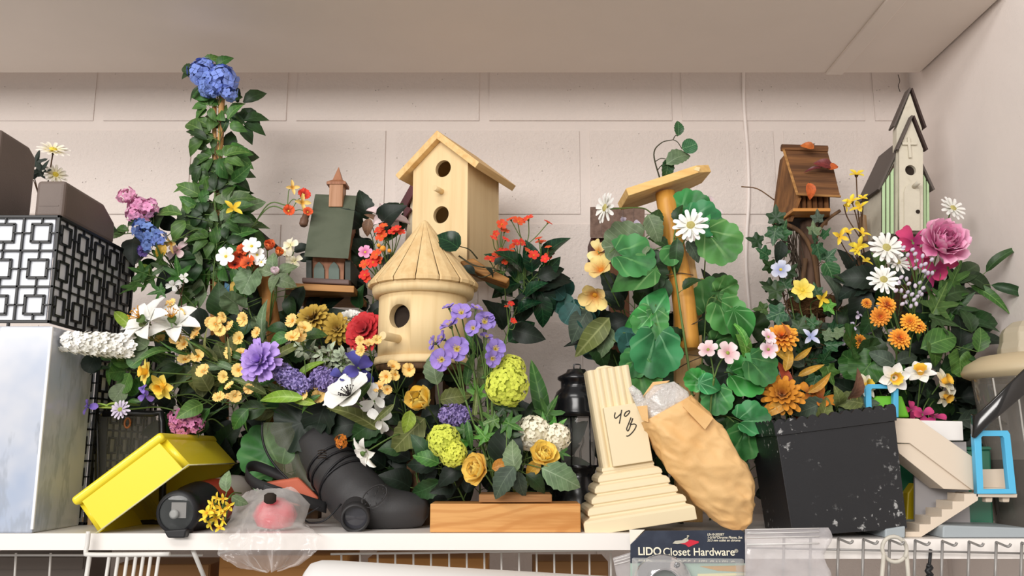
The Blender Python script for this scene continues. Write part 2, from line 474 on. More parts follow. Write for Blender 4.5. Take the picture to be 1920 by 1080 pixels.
for px_ in (579, 652):
    m = MB(); m.prism(pxpoly([(px_ - 5, 526), (px_ - 5, 488), (px_ + 5, 488), (px_ + 5, 526)], YG - .004), (0, .1, 0)); m.build('corner_post', mat('church_dark', '#3C423C', .6), t)
m = MB(); m.prism(pxpoly([(566, 530), (566, 520), (655, 524), (655, 534)], YG - .018), (0, .02, 0)); m.build('door_step', wood('church_sill', '#6E5852', '#584540', 'X'), t, bevel=.002)
st = [P(613, 385, YG + .03), P(641, 385, YG + .03)]
m = MB(); zc1 = P(627, 347, YG + .05).z; m.box(((st[0].x + st[1].x) / 2, YG + .055, (st[0].z + zc1) / 2), (st[1].x - st[0].x - .002, .032, zc1 - st[0].z)); m.build('steeple', wood('steeple_brown', '#B98A6A', '#A3734F', 'Z', 1.2), t, bevel=.0008)
cx_ = (st[0].x + st[1].x) / 2; zt_ = P(627, 314, YG + .055).z
m = MB(); m.loft([[Vector((cx_ + a * w, YG + .055 + b * w, z)) for a, b in ((-1, -1), (1, -1), (1, 1), (-1, 1))] for w, z in ((.0175, zc1 - .002), (.0175, zc1 + .003), (.0085, zc1 + .009), (.0006, zt_))]); m.build('steeple_cap', copper, t)
m = MB(); m.tube(spline([P(577, 395, YG + .02), P(571, 412, YG + .015), P(568, 424, YG + .012)], 4), [.006] * 4 + [.0075] * 4 + [.005], 10); m.build('side_knob', wood('knob_brown', '#7A5B4A', '#5D4437', 'Z'), t)
zp = P(600, 531, YG - .05).z
q = [P(536, 530, YG - .045), P(664, 536, YG - .045), P(690, 536, YG + .12), P(536, 530, YG + .12)]; q[2].z = q[1].z; q[3].z = q[0].z
m = MB(); m.loft([q, [v + Vector((0, 0, -.0115)) for v in q]]); m.build('ledge', wood('ledge_wood', '#B98750', '#8A5C30', 'X', 1, .6), t, bevel=.001)
b = P(592, 560, YG + .03); m = MB(); m.box((b.x, YG + .04, (b.z + .006 + SHELF) / 2), (.04, .03, b.z + .006 - SHELF)); m.build('post', postwood, t)

# brown birdhouse behind the daisy, mostly hidden
YB = 1.62
t = thing('brown_roof_birdhouse', 'dark birdhouse with a grey brown plank roof, half hidden behind the slanted platform', 'birdhouse', P(1155, 482, YB))
brownroof = wood('grey_brown_roof', '#7A6459', '#5F4C43', 'Z', 1, .65)
for i in range(5):
    a = 1107 + i * 20.5; q = [(a, 390 + i * .4), (a + 20, 390 + i * .4), (a + 20, 446), (a, 446)]
    m = MB(); m.loft([[P(x, y, YB + (.045 if y < 400 else -.01)) for x, y in q], [P(x, y, YB + (.045 if y < 400 else -.01)) + Vector((0, .006, .004)) for x, y in q]]); m.build('roof_plank', brownroof, t, bevel=.0006)
m = MB(); m.prism(pxpoly([(1108, 482), (1108, 446), (1200, 446), (1200, 482)], YB + .006), (0, .075, 0)); m.build('body', mat('dark_red_paint', '#4A211A', .6), t)
m = MB(); m.prism(pxpoly([(1116, 482), (1116, 448), (1122, 448), (1122, 482)], YB + .002), (0, .003, 0)); m.build('corner_strip', mat('orange_paint', '#E07A35', .5), t)
b = P(1165, 482, YB); m = MB(); m.box((P(1166, 600, YB).x, YB + .04, (b.z + SHELF) / 2), (.036, .03, b.z - SHELF - .001)); m.build('post', wood('dark_post', '#6B452C', '#4B2E1D', 'Z', 1, .7), t)

# rustic bark birdhouse
YK = 1.54; kk = K(YK, 350)
bark = wood('bark', '#9A6A40', '#573A25', 'Z', .7, .85, (.3, .65), bump=.9)
barkroof = wood('bark_roof', '#94663F', '#563A27', 'X', .6, .85, (.3, .65), bump=.9)
t = thing('rustic_birdhouse', 'rustic birdhouse clad in rough brown bark, standing on a vine wrapped post', 'birdhouse', P(1515, 400, YK))
def quad(a, b, c, d, nvec): return [[a, b, c, d], [v + Vector(nvec) for v in (a, b, c, d)]]
Rl, Rr = P(1470, 282, YK + .07), P(1552, 285, YK + .07)
El, Er = P(1496, 367, YK - .02), P(1576, 371, YK - .02)
m = MB(); A_, B_ = Rl.lerp(El, .47), Rr.lerp(Er, .47)
m.loft(quad(Rl, Rr, B_, A_, (0, .006, .008))); m.build('shingle', barkroof, t, bevel=.0012)
m = MB(); A2, B2 = Rl.lerp(El, .40) + Vector((0, -.006, -.001)), Rr.lerp(Er, .40) + Vector((0, -.006, -.001))
m.loft(quad(A2, B2, Er, El, (0, .006, .008))); m.build('shingle', barkroof, t, bevel=.0012)
m = MB(); m.tube([Rl + Vector((-.004, .002, .006)), Rr + Vector((0, .002, .006))], [.007, .0075], 7, smooth=False); m.build('ridge_log', barkroof, t)
for (a, b) in ((A_, B_), (El, Er)):
    m = MB(); m.tube([a + Vector((-.001, -.001, .002)), b + Vector((0, -.001, .002))], .0021, 6, smooth=False); m.build('shingle_edge', wood('cut_bark_edge', '#B98A54', '#8A6238', 'X', .8), t)
m = MB(); m.loft(quad(Rl + Vector((-.004, -.002, .002)), Rl + Vector((.001, -.002, .002)), El + Vector((.001, -.003, .001)), El + Vector((-.004, -.003, .001)), (0, .004, .006))); m.build('rake_board', MATS['cut_bark_edge'], t)
m = MB(); bl = [P(1448, 402, YK + .09), P(1480, 416, YK + .0), P(1497, 372, YK - .012), P(1472, 288, YK + .065), P(1462, 300, YK + .10)]
m.loft([bl, [v + Vector((.006, 0, 0)) for v in bl]]); m.build('gable_wall', wood('bark_light', '#96683E', '#5E4029', 'Z', .8, .85, (.3, .7), bump=.9), t, bevel=.001)
m = MB(); q = pxpoly([(1490, 410), (1490, 340), (1556, 345), (1556, 410)], YK + .012); m.prism(q, (0, .09, 0)); m.build('body', dark_in, t)
for i in range(6):
    a = 1494 + i * 10.6; m = MB(); z1, z0 = P(a, 362, YK).z, P(a, 392, YK).z
    m.tube([(P(a + 4, 380, YK).x, YK + .006, z0), (P(a + 4, 380, YK).x, YK + .006, z1)], .0046, 8); m.build('bark_slat', bark, t)
q = [P(1487, 390, YK - .03), P(1557, 391, YK - .03), P(1550, 406, YK + .07), P(1452, 414, YK + .07)]
zq = q[0].z
q = [Vector((v.x, v.y, zq)) for v in q]
m = MB(); m.loft(quad(*q, (0, 0, -.006))); m.build('floor_board', wood('honey_board', '#C98B46', '#A86F34', 'X'), t, bevel=.001)
# post with twisted vine stems
zpb = zq - .0065
px0, px1 = P(1518, 420, YK + .03), P(1530, 760, YK + .03)
m = MB(); m.tube([(px0.x, YK + .03, zpb), (P(1524, 560, YK).x, YK + .03, P(1520, 560, YK).z), (px1.x, YK + .03, SHELF2)], [.016, .015, .017], 10); m.build('post', wood('grey_trunk', '#6B5344', '#4A382E', 'Z', 1, .85, bump=.6), t)
for pts, r in ([[(1448, 418), (1470, 420), (1500, 435), (1522, 470), (1532, 520), (1540, 600), (1536, 690)], .0042], [[(1510, 485), (1505, 540), (1512, 600), (1500, 680)], .0048], [[(1530, 480), (1534, 530), (1545, 640), (1530, 750)], .004], [[(1575, 395), (1556, 408), (1540, 425), (1528, 450)], .0032], [[(1390, 350), (1420, 354), (1452, 375)], .0011]):
    m = MB(); m.tube(spline([P(x, y, YK + .008) for x, y in pts], 4), r, 6); m.build('vine_stem', wood('vine_bark', '#7B5B3E', '#54402F', 'Z', 1, .8, bump=.5), t)
m = MB(); rnd = random.Random(5)
for i in range(26):
    a = P(1478 + rnd.uniform(-16, 22), 420 + rnd.uniform(0, 40), YK + rnd.uniform(-.005, .03)); b = P(1490 + rnd.uniform(-20, 25), 500 + rnd.uniform(0, 90), YK + rnd.uniform(-.005, .03))
    m.tube(spline([a, a.lerp(b, .5) + Vector((rnd.uniform(-.012, .012), 0, 0)), b], 3), .0009, 4)
o = m.build('fine_twigs', mat('twig', '#4B4034', .8), t); o['kind'] = 'stuff'
# bowl shaped nest
n0 = P(1528, 590, YK + .01)
m = MB(); M_ = Matrix.Translation(n0)
m.lathe([(.012, -.006), (.034, .0), (.046, .016), (.048, .026), (.042, .03), (.032, .018), (.012, .012)], 18, M_, sx=1, sy=.8)
for v in m.v: v += Vector((rnd.uniform(-1, 1), rnd.uniform(-1, 1), rnd.uniform(-1, 1))) * .0022
nest = m.build('nest_bowl', mat('nest', '#6A4A2C', .95, .25, 60, bump=1, bs=160, bd=.006), t)
m = MB()
for i in range(150):
    a = rnd.uniform(0, 6.28); r = rnd.uniform(.04, .05); z = rnd.uniform(.002, .03)
    p = n0 + Vector((r * math.cos(a), r * .8 * math.sin(a), z)); d = Vector((-math.sin(a), math.cos(a) * .8, rnd.uniform(-.5, .5))) * rnd.uniform(.008, .022)
    m.tube([p - d * .5, p + d * .5 + Vector((0, 0, rnd.uniform(-.003, .003)))], .0006, 3)
o = m.build('nest_straw', mat('straw', '#8A6A42', .9), nest); o['kind'] = 'stuff'

# white church with striped green wings
YW = 1.55; kw = K(YW, 300)
X = lambda px_, y=350: P(px_, y, YW).x
Z = lambda py_: P(1700, py_, YW).z
white = mat('chippy_white', '#CFC8B6', .7, .08, 60, bump=.3, bs=200, col2='#B9AF9C', lo=.55, hi=.8)
mint = mat('chippy_mint', '#B9D3A6', .7, .06, 60, bump=.3, bs=200)
dkroof = mat('church_brown_edge', '#3A2A26', .6, .1)
gyroof = mat('church_grey_roof', '#5B524D', .65, .06, 30)
t = thing('white_church_birdhouse', 'white chapel birdhouse with a steeple, a cross and mint green striped sides', 'birdhouse', (X(1700), YW, Z(440)))
def pl(pts, y0, dep, mt, name, bevel=.0006):
    m = MB(); m.prism([Vector((X(a, b), y0, Z(b))) for a, b in pts], (0, dep, 0)); return m.build(name, mt, t, bevel=bevel)
pl([(1652, 440), (1652, 352), (1697, 262), (1742, 352), (1742, 440)], YW + .001, .09, white, 'body')
pl([(1652, 439.5), (1652, 353), (1676, 306), (1676, 439.5)], YW - .0008, .0015, mat('stripe_brown', '#4A3A30', .7, .1), 'wing_backing', 0); pl([(1723, 439.5), (1723, 316), (1742, 353), (1742, 439.5)], YW - .0008, .0015, MATS['stripe_brown'], 'wing_backing', 0)
for x0 in (1653, 1661, 1669): pl([(x0, 439), (x0, 352 - (x0 - 1652) * 1.6), (x0 + 5.6, 352 - (x0 - 1646) * 1.6), (x0 + 5.6, 439)], YW - .003, .003, mint, 'wing_slat', .0004)
for x0 in (1724, 1730.5, 1736.5): pl([(x0, 439), (x0, 312 + (x0 - 1722) * 1.9), (x0 + 4.2, 320 + (x0 - 1722) * 1.9), (x0 + 5, 439)], YW - .003, .003, mint, 'wing_slat', .0004)
# main roof planes over the body
def roofplane(a, b, y0, dep, th_, mt, name):
    pa, pb = Vector((X(*a), y0, Z(a[1]))), Vector((X(*b), y0, Z(b[1])))
    d = pb - pa; n = Vector((-d.z, 0, d.x)).normalized(); n = n if n.z > 0 else -n
    m = MB(); m.prism([pa, pb, pb + n * th_, pa + n * th_], (0, dep, 0)); return m.build(name, mt, t, bevel=.0004)
roofplane((1692, 262), (1647, 358), YW - .006, .105, .004, gyroof, 'main_roof'); roofplane((1702, 262), (1747, 358), YW - .006, .105, .004, gyroof, 'main_roof')
# tower behind and entrance slab in front
pl([(1677, 440), (1677, 244), (1702, 178), (1724, 244), (1724, 440)], YW - .010, .018, white, 'tower')
roofplane((1703, 171), (1672, 243), YW - .014, .022, .0035, gyroof, 'tower_roof'); roofplane((1702, 171), (1728, 244), YW - .014, .022, .0035, dkroof, 'tower_roof')
out = [(X(a, b) - X(1700), Z(b) - Z(440)) for a, b in [(1678, 438), (1678, 286), (1701, 232), (1722, 286), (1722, 438)]]
hole = circ(X(1701) - X(1700), Z(325) - Z(440), .0098)
put('entrance_front', plate_mesh('entrance_front', out, [hole], .008), white, t, (0, -.0185, 0))
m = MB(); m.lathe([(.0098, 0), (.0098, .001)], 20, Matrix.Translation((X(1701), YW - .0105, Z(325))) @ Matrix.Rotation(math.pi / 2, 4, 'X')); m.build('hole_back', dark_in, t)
roofplane((1702, 226), (1674, 289), YW - .024, .014, .0035, gyroof, 'entrance_roof'); roofplane((1701, 226), (1726, 289), YW - .024, .014, .0035, dkroof, 'entrance_roof')
m = MB(); m.box((X(1701), YW - .0205, Z(284)), (.0046, .005, Z(264) - Z(302))); m.box((X(1702), YW - .0203, Z(277)), (X(1716) - X(1689), .0046, .0046)); m.build('cross', white, t, bevel=.0005)
m = MB(); m.prism([Vector((X(a, b), YW - .0215, Z(b))) for a, b in [(1686, 438), (1686, 366), (1689, 356), (1696, 350), (1704, 350), (1712, 356), (1715, 366), (1715, 438)]], (0, .004, 0)); m.build('door_panel', white, t, bevel=.0005)
m = MB(); m.tube([(X(1703), YW - .02, Z(357)), (X(1705), YW - .04, Z(353))], .004, 10); m.build('perch', white, t)
m = MB(); m.lathe([(.0036, 0), (.0036, .002)], 14, Matrix.Translation((X(1706), YW - .0212, Z(403))) @ Matrix.Rotation(math.pi / 2, 4, 'X')); m.build('door_dot', dark_in, t)
m = MB(); m.tube(spline([(X(1703), YW, Z(172)), (X(1702), YW + .003, Z(160)), (X(1704), YW, Z(152)), (X(1702), YW, Z(140))], 3), .0007, 5); m.build('hanging_wire', dark_in, t)
m = MB(); m.box((X(1632), YW + .045, Z(440) + .022), (.0085, .02, .052)); m.build('side_block', wood('side_brown', '#9A7A58', '#7C5E42', 'Z'), t, bevel=.003)
m = MB(); b0 = Z(440); m.box((X(1700), YW + .04, (b0 + SHELF2) / 2 - .0005), (.034, .034, b0 - SHELF2 - .001)); m.build('post', postwood, t)
# ------------------------------------------------------------------ left side: boxes, lanterns, trays
blackmetal = mat('black_lattice', '#0D0E11', .45, .1, spec=.5)
YL = 1.25
def marble():
    t = NT('white_marble')
    n = t.noise(5, detail=4, rough=.6)
    mp = t.new('ShaderNodeMapping'); t.link(t.obj(), mp.inputs[0]); mp.inputs['Rotation'].default_value = (0, RAD(35), RAD(20)); mp.inputs['Scale'].default_value = (9, 9, 3)
    n2 = t.noise(1.2, mp.outputs[0], detail=5, rough=.65)
    v = t.math('ABSOLUTE', t.math('SUBTRACT', n2, .5))
    c = t.mix(t.ramp(n, .35, .7), lin('#D0D3DB'), lin('#A9B7CF'))
    c = t.mix(t.math('MULTIPLY', t.ramp(v, .05, .0), .5), c, lin('#9AA1AC'))
    t.base(c); t.b.inputs['Roughness'].default_value = .18; t.b.inputs['Coat Weight'].default_value = .3
    return t.m
MARB = marble()
xr = P(60, 1000, YL).x; ztop = P(88, 606, YL).z
t = thing('marbled_box', 'tall white marbled box at the left end of the shelf, under the black lattice lantern', 'box', (xr - .11, YL + .07, SHELF))
m = MB(); m.box((xr - .11, YL + .067, (SHELF + ztop - .004) / 2), (.22, .134, ztop - SHELF - .004)); m.build('body', MARB, t, bevel=.0025, segs=2)
m = MB(); m.box((xr - .0005, YL + .0005, (SHELF + ztop) / 2), (.004, .004, ztop - SHELF - .01)); m.build('edge_strip', mat('white_edge', '#F0F2F6', .3), t, bevel=.001)

def lattice(name, label, x1, y0, y1, z0, z1, nx, ny, nz):
    """box lantern: white panels behind a black fretwork of squares"""
    t = thing(name, label, 'lantern', (x1 - .15, (y0 + y1) / 2, z0))
    pan = mat('milk_panel', '#E0E4EC', .35, .04, 6)
    w = nx * (z1 - z0) / nz; x0 = x1 - w
    m = MB(); m.box(((x0 + x1 - .006) / 2, y0 + .006, (z0 + z1) / 2), (w - .012, .003, z1 - z0 - .004)); m.build('front_panel', pan, t)
    m = MB(); m.box((x1 - .006, (y0 + y1) / 2, (z0 + z1) / 2), (.003, y1 - y0 - .012, z1 - z0 - .004)); m.build('side_panel', pan, t)
    m = MB(); m.box(((x0 + x1) / 2, (y0 + y1) / 2, z1 - .004), (w - .004, y1 - y0 - .004, .003)); m.build('top_panel', mat('lantern_top', '#2A2A2C', .4), t)
    fr = MB(); b = .0045
    for z in (z0 + b / 2, z1 - b / 2):
        fr.box(((x0 + x1) / 2, y0 + b / 2, z), (w, b, b)); fr.box((x1 - b / 2, (y0 + y1) / 2, z), (b, y1 - y0, b)); fr.box(((x0 + x1) / 2, y1 - b / 2, z), (w, b, b))
    for x, y in ((x0 + b / 2, y0 + b / 2), (x1 - b / 2, y0 + b / 2), (x1 - b / 2, y1 - b / 2), (x0 + b / 2, y1 - b / 2)): fr.box((x, y, (z0 + z1) / 2), (b, b, z1 - z0))
    fr.build('frame', blackmetal, t, bevel=.0006)
    def fret(fn, L, n, nm):
        m = MB(); ch = (z1 - z0) / nz; cl = L / n; h = .0029; d = .003
        def bar(u0, u1, v0, v1): m.box(*fn((u0 + u1) / 2, (v0 + v1) / 2, u1 - u0, v1 - v0, d))
        for i in range(1, n): bar(i * cl - h / 2, i * cl + h / 2, 0, z1 - z0)
        for j in range(1, nz): bar(0, L, j * ch - h / 2, j * ch + h / 2)
        for i in range(n):
            for j in range(nz):
                cu, cv = (i + .5) * cl, (j + .5) * ch; s_ = ch * .25; su = min(s_, cl * .26)
                for q in (-1, 1):
                    bar(cu - su - h / 2, cu + su + h / 2, cv + q * s_ - h * .6, cv + q * s_ + h * .6); bar(cu + q * su - h * .6, cu + q * su + h * .6, cv - s_, cv + s_)
                    a, b_ = sorted((cv + q * s_, cv + q * ch / 2)); bar(cu - h * .35, cu + h * .35, a, b_)
                    a, b_ = sorted((cu + q * su, cu + q * cl / 2)); bar(a, b_, cv - h * .35, cv + h * .35)
        m.build(nm, blackmetal, t)
    fret(lambda u, v, du, dv, d: ((x1 - u, y0 + .002, z0 + v), (du, d, dv)), w, nx, 'lattice_screen')
    fret(lambda u, v, du, dv, d: ((x1 - .002, y0 + u, z0 + v), (d, du, dv)), y1 - y0, ny, 'lattice_screen')
    return t
xl = P(113, 405, YL).x; zl1 = P(113, 403, YL).z
lattice('lattice_lantern', 'black square lattice lantern with white panels lying on the marbled box', xl, YL, 1.515, ztop + .0005, zl1, 4, 5, 3)
lattice('lattice_lantern', 'black lattice lantern standing on the shelf behind the marbled box', -.652, 1.39, 1.63, SHELF, ztop - .002, 3, 5, 6)

taupe = mat('taupe_plastic', '#75675F', .5, .08, 8, bump=.15, bs=400, col2='#6A5C55')
def tray(name, label, x0, x1, prof):
    """sloped lid profile in (y, z), extruded across"""
    t = thing(name, label, 'container', ((x0 + x1) / 2, (prof[0][0] + prof[1][0]) / 2, prof[0][1]))
    m = MB(); m.prism([(x0, y, z) for y, z in prof], (x1 - x0, 0, 0)); m.build('body', taupe, t, bevel=.006, segs=3)
    zz = prof[0][1] + (prof[2][1] - prof[0][1]) * .52
    m = MB(); m.box(((x0 + x1) / 2, prof[0][0] - .0001, zz), (x1 - x0 - .015, .001, .0016)); m.build('seam_ridge', taupe, t)
    return t
y0, y1 = 1.268, 1.44; zt_ = P(122, 338, y0).z
tray('taupe_tray', 'smaller brown grey plastic tray with a sloping rear corner, on the lattice lantern', P(66, 370, y0).x, P(121, 370, y0).x, [(y0, zl1 + .0005), (y1, zl1 + .0005), (y1, zt_ - .022), (y1 - .045, zt_), (y0, zt_)])
y0, y1 = 1.262, 1.365; zt_ = P(0, 241, y0).z
t = tray('taupe_bin', 'larger dark taupe bin cut off by the left picture edge, on the lattice lantern', P(-120, 320, y0).x, P(-6, 320, y0).x, [(y0, zl1 + .0005), (y1, zl1 + .0005), (y1, zt_ - .012), (y1 - .022, zt_), (y0, zt_)])

# clear plastic case behind the yellow tin
film = clear('clear_film', '#8F8E86', .12, .12)
t = thing('clear_case', 'clear plastic case with thick black edges, behind the yellow tin', 'case', P(225, 985, 1.40))
YC = 1.405
rr = lambda a, b, c, d, r: [(a + r, b), (c - r, b), (c, b + r), (c, d - r), (c - r, d), (a + r, d), (a, d - r), (a, b + r)]
def fr_(x0, y0, x1, y1, Y, r, nm, mt):
    m = MB(); pts = pxpoly(rr(x0, y0, x1, y1, 16), Y); m.tube(spline(pts + [pts[0]], 2), r, 6); m.build(nm, mt, t)
m = MB(); m.loft([pxpoly(rr(152, 778, 302, 976, 14), YC), pxpoly(rr(154, 778, 304, 974, 14), YC + .04)]); m.build('shell', film, t)
blackplastic = mat('black_plastic', '#1B1B1D', .3, .1, spec=.5)
fr_(178, 776, 304, 980, YC + .002, .0055, 'rim', blackplastic)
fr_(150, 776, 182, 980, YC - .004, .0018, 'hinge_rim', blackplastic)
m = MB(); m.prism(pxpoly([(182, 780), (200, 780), (196, 978), (178, 978)], YC + .006), (0, .003, 0)); m.build('strap', blackplastic, t)
m = MB(); e = P(239, 793, YC - .004); m.tube([e + Vector((.0045 * math.cos(a), 0, .0075 * math.sin(a))) for a in [i * .419 for i in range(16)]], .0016, 6); m.build('amber_ring', mat('amber_brown', '#9A5A2E', .5), t)
m = MB(); m.prism(pxpoly([(150, 972), (172, 962), (172, 984), (150, 984)], YC - .01), (0, .006, 0)); m.build('brass_clip', mat('pale_brass', '#C9A77C', .4), t)

# yellow tin lying upside down on its edge
yellow = mat('yellow_enamel', '#F2DC2C', .4, .03, 14, spec=.5, coat=.2, col2='#E3CF3A', lo=.66, hi=.74)
yin = mat('yellow_inside', '#C8B224', .4, .1, 20)
t = thing('yellow_tin', 'bright yellow metal tin tipped on its corner, open side facing down', 'tin', P(182, 1000, 1.26))
A, B_, C_, D_ = P(137, 938, 1.25), P(301, 815, 1.25), P(353, 872, 1.25), P(180, 1000, 1.25)
dep = Vector((.0, .225, 0))
bmv = [A, B_, C_, D_]; back = [v + dep for v in bmv]
m = MB(); m.add(bmv + back, [(0, 1, 2, 3), (4, 7, 6, 5), (0, 4, 5, 1), (1, 5, 6, 2), (0, 3, 7, 4)])
me = m.mesh('body', WL[t.name]); bm = bmesh.new(); bm.from_mesh(me); bmesh.ops.recalc_face_normals(bm, faces=bm.faces)
bm.edges.ensure_lookup_table()
bmesh.ops.bevel(bm, geom=[e for e in bm.edges if len(e.link_faces) == 2], offset=.009, segments=4, affect='EDGES'); bm.to_mesh(me); bm.free()
for p in me.polygons: p.use_smooth = p.area < .0022
o = put('body', me, yellow, t); s_ = o.modifiers.new('s', 'SOLIDIFY'); s_.thickness = .0016; s_.offset = -1
u = (B_ - A).normalized(); w_ = (D_ - A).normalized(); e = .0022
a0, b0 = A - u * e - w_ * .004, B_ + u * e - w_ * .004
a1, b1 = a0 + w_ * .013, b0 + w_ * .013
f0 = Vector((0, -e, 0)); f1 = dep + Vector((0, e, 0))
m = MB(); m.loft([[a0 + f0, b0 + f0, b1 + f0, a1 + f0], [a0 + f1, b0 + f1, b1 + f1, a1 + f1]]); m.build('rim', yellow, t, bevel=.005, segs=4)
m = MB(); c2 = [D_ + Vector((.003, -.0006, .0)), C_ + Vector((-.0, -.0006, .001)), C_ + dep]
m.tube([D_, C_, C_ + dep], .0011, 6); m.build('rolled_edge', mat('worn_edge', '#D9D3A0', .4, .3, 60), t)

# black and red lantern torch under the tin
t = thing('lantern_torch', 'black and red cylindrical torch with a clear round lens, lying under the yellow tin', 'torch', P(340, 1000, 1.27))
p0, p1 = P(330, 962, 1.245), P(446, 925, 1.47); M_ = axis_matrix(p0, p1 - p0)
blk = mat('black_rubber', '#1D1D20', .45, .1); k_ = K(1.25, 960)
p0z = p0.z - SHELF
m = MB(); m.lathe([(33 * k_, 0), (39 * k_, .001), (41 * k_, .006), (41 * k_, .012), (37 * k_, .014), (39 * k_, .03), (46 * k_, .05), (48 * k_, .075)], 32, M_, caps=False); m.build('head', blk, t)
m = MB(); m.lathe([(34 * k_, .002), (20 * k_, -.0008), (0.0001, -.0015)], 32, M_, caps=False); m.build('lens', clear('torch_lens', '#6A6E6E', .28, .06), t)
m = MB(); m.lathe([(33 * k_, .004), (10 * k_, .02), (.0001, .02)], 32, M_, caps=False); m.build('reflector', mat('torch_dark', '#3A3A3A', .25, metal=.6), t)
m = MB(); m.box(M_ @ Vector((-.001, .003, .007)), (.021, .021, .002), M_.to_3x3()); m.build('bulb_plate', mat('torch_plate', '#B8B4B0', .3), t)
m = MB(); m.lathe([(5 * k_, 0), (9 * k_, .002), (8 * k_, .005)], 18, M_ @ Matrix.Translation((.004, -.002, .0))); m.build('bulb', mat('torch_bulb', '#D8D8D4', .1), t)
m = MB(); m.lathe([(47 * k_, .074), (46 * k_, .13)], 32, M_, caps=False); m.build('collar', mat('torch_red', '#A8382A', .35), t)
m = MB(); m.lathe([(45 * k_, .13), (44 * k_, .20), (40 * k_, .225), (.001, .23)], 32, M_, caps=False); m.build('rear_body', mat('torch_cream', '#D8CFC6', .4), t)
m = MB(); m.prism(pxpoly([(306, 995), (350, 992), (346, 1009), (314, 1009)], 1.235), (0, .03, 0)); m.build('foot', blk, t, bevel=.002)

# clear curved visor with its strap
t = thing('goggles', 'clear curved goggle visor with a wide black strap, leaning by the black boot', 'goggles', P(520, 950, 1.40))
YV = 1.385
rows = []
for j in range(9):
    f = j / 8; y = 792 + f * 128
    xl_ = 492 + 6 * math.sin(f * 3) + (f ** 2.2) * 75 - 10 * math.sin(f * math.pi); xr_ = 560 + f * 62
    rows.append([P(xl_ + (xr_ - xl_) * i / 8, y, YV + .03 * ((i - 3) / 8) ** 2) for i in range(9)])
m = MB(); m.grid(rows); m.build('visor', clear('visor_film', '#7E8466', .26, .3, coat=0), t)
m = MB(); m.tube(spline([r[0] for r in rows], 2), .0019, 6); m.build('visor_rim', blk, t)
def ribbon(pts, width, name, mt, par, th_=.0016, up=Vector((0, .25, 1))):
    m = MB(); pts = spline(pts, 6); m.grid([[p - up * width / 2, p + up * width / 2] for p in pts]); return m.build(name, mt, par, solid=th_)
strapm = mat('strap_black', '#2A2A2B', .6, .1)
ribbon([P(600, 925, 1.40), P(540, 898, 1.41), P(480, 874, 1.40), P(461, 884, 1.36), P(475, 904, 1.33), P(520, 922, 1.31), P(575, 940, 1.32), P(612, 952, 1.34)], .0155, 'strap', strapm, t)
m = MB(); m.prism(pxpoly([(495, 908), (518, 916), (514, 930), (492, 921)], 1.305), (0, .004, 0)); m.build('buckle', blk, t, bevel=.0008)
m = MB(); m.loft([pxpoly([(495, 905), (560, 895), (600, 935), (560, 950), (505, 930)], 1.375), pxpoly([(500, 903), (560, 893), (600, 933), (560, 948), (508, 930)], 1.42)]); m.build('foam_pad', mat('salmon_foam', '#C6664A', .6, .1), t, bevel=.004)

# boot-shaped grey scope
t = thing('boot_scope', 'dark grey rubber scope shaped like a boot, cord wound round its shaft', 'scope', P(700, 995, 1.31))
rub = mat('scope_rubber', '#383738', .48, .08, 30, bump=.12, bs=500)
pts = [P(592, 826, 1.41), P(612, 856, 1.395), P(640, 895, 1.375), P(668, 930, 1.355), P(696, 950, 1.34), P(730, 957, 1.335), P(765, 957, 1.335), P(792, 957, 1.34), P(803, 958, 1.342)]
k_ = K(1.36, 900)
rad = [43, 47, 52, 55, 51, 41, 34, 27, 12]
m = MB(); m.tube(spline(pts, 5), [x * k_ for x in [rad[i // 5] + (rad[min(i // 5 + 1, 8)] - rad[i // 5]) * (i % 5) / 5 for i in range(41)]], 20)
for v in m.v: v.z = max(v.z, SHELF + .0006)
m.build('body', rub, t)
for f, n_ in ((.30, 0), (.36, 0), (.43, 1), (.47, 0)):                  # cord turns round the shaft
    sp = spline(pts, 10); i = int(f * 80 * .62); c = sp[i]; d = (sp[i + 1] - sp[i - 1]).normalized() + Vector((.25 * (n_ - .5), 0, .12)); M_ = axis_matrix(c, d)
    r = (rad[i // 10] + (rad[i // 10 + 1] - rad[i // 10]) * (i % 10) / 10) * k_ + .0012
    m = MB(); m.tube([M_ @ Vector((r * math.cos(a), r * math.sin(a), 0)) for a in [j * 2 * math.pi / 28 for j in range(29)]], .0018, 6); m.build('cord', blk, t)
e0 = P(668, 962, 1.30); M_ = axis_matrix(e0, P(664, 978, 1.255) - e0)
m = MB(); m.lathe([(.022, -.03), (.0215, 0), (.018, .003), (.018, .012), (.0205, .014), (.0205, .03), (.0165, .032), (.0165, .022)], 28, M_, caps=False); m.build('eyepiece', mat('eyepiece_rubber', '#2C2B2C', .5), t)
m = MB(); m.lathe([(.0165, .022), (.0001, .0235)], 24, M_, caps=False); m.build('eyepiece_lens', mat('lens_grey', '#3E3E44', .1, spec=.8), t)
dd = Vector((.35, -1, .45)).normalized(); q0 = P(703, 930, 1.34) + dd * (.0435); M_ = axis_matrix(P(703, 930, 1.295) + Vector((0, -.004, 0)), dd) @ Matrix.Rotation(RAD(40), 4, 'Z')
m = MB(); m.tube([M_ @ Vector((.0215 * math.cos(a) * 1.0, .0125 * math.sin(a), 0)) for a in [i * 2 * math.pi / 24 for i in range(25)]], .0011, 5); m.build('badge_ring', rub, t)
m = MB()
for i in range(10):
    a = i * 2 * math.pi / 10; m.tube([M_ @ Vector((.019 * math.cos(a), .011 * math.sin(a), 0)), M_ @ Vector((.0155 * math.cos(a), .009 * math.sin(a), 0))], .0007, 4)
m.tube([M_ @ Vector((0, 0, 0)), M_ @ Vector((.009, .004, 0))], .0008, 4); m.build('badge_marks', rub, t)
m = MB()
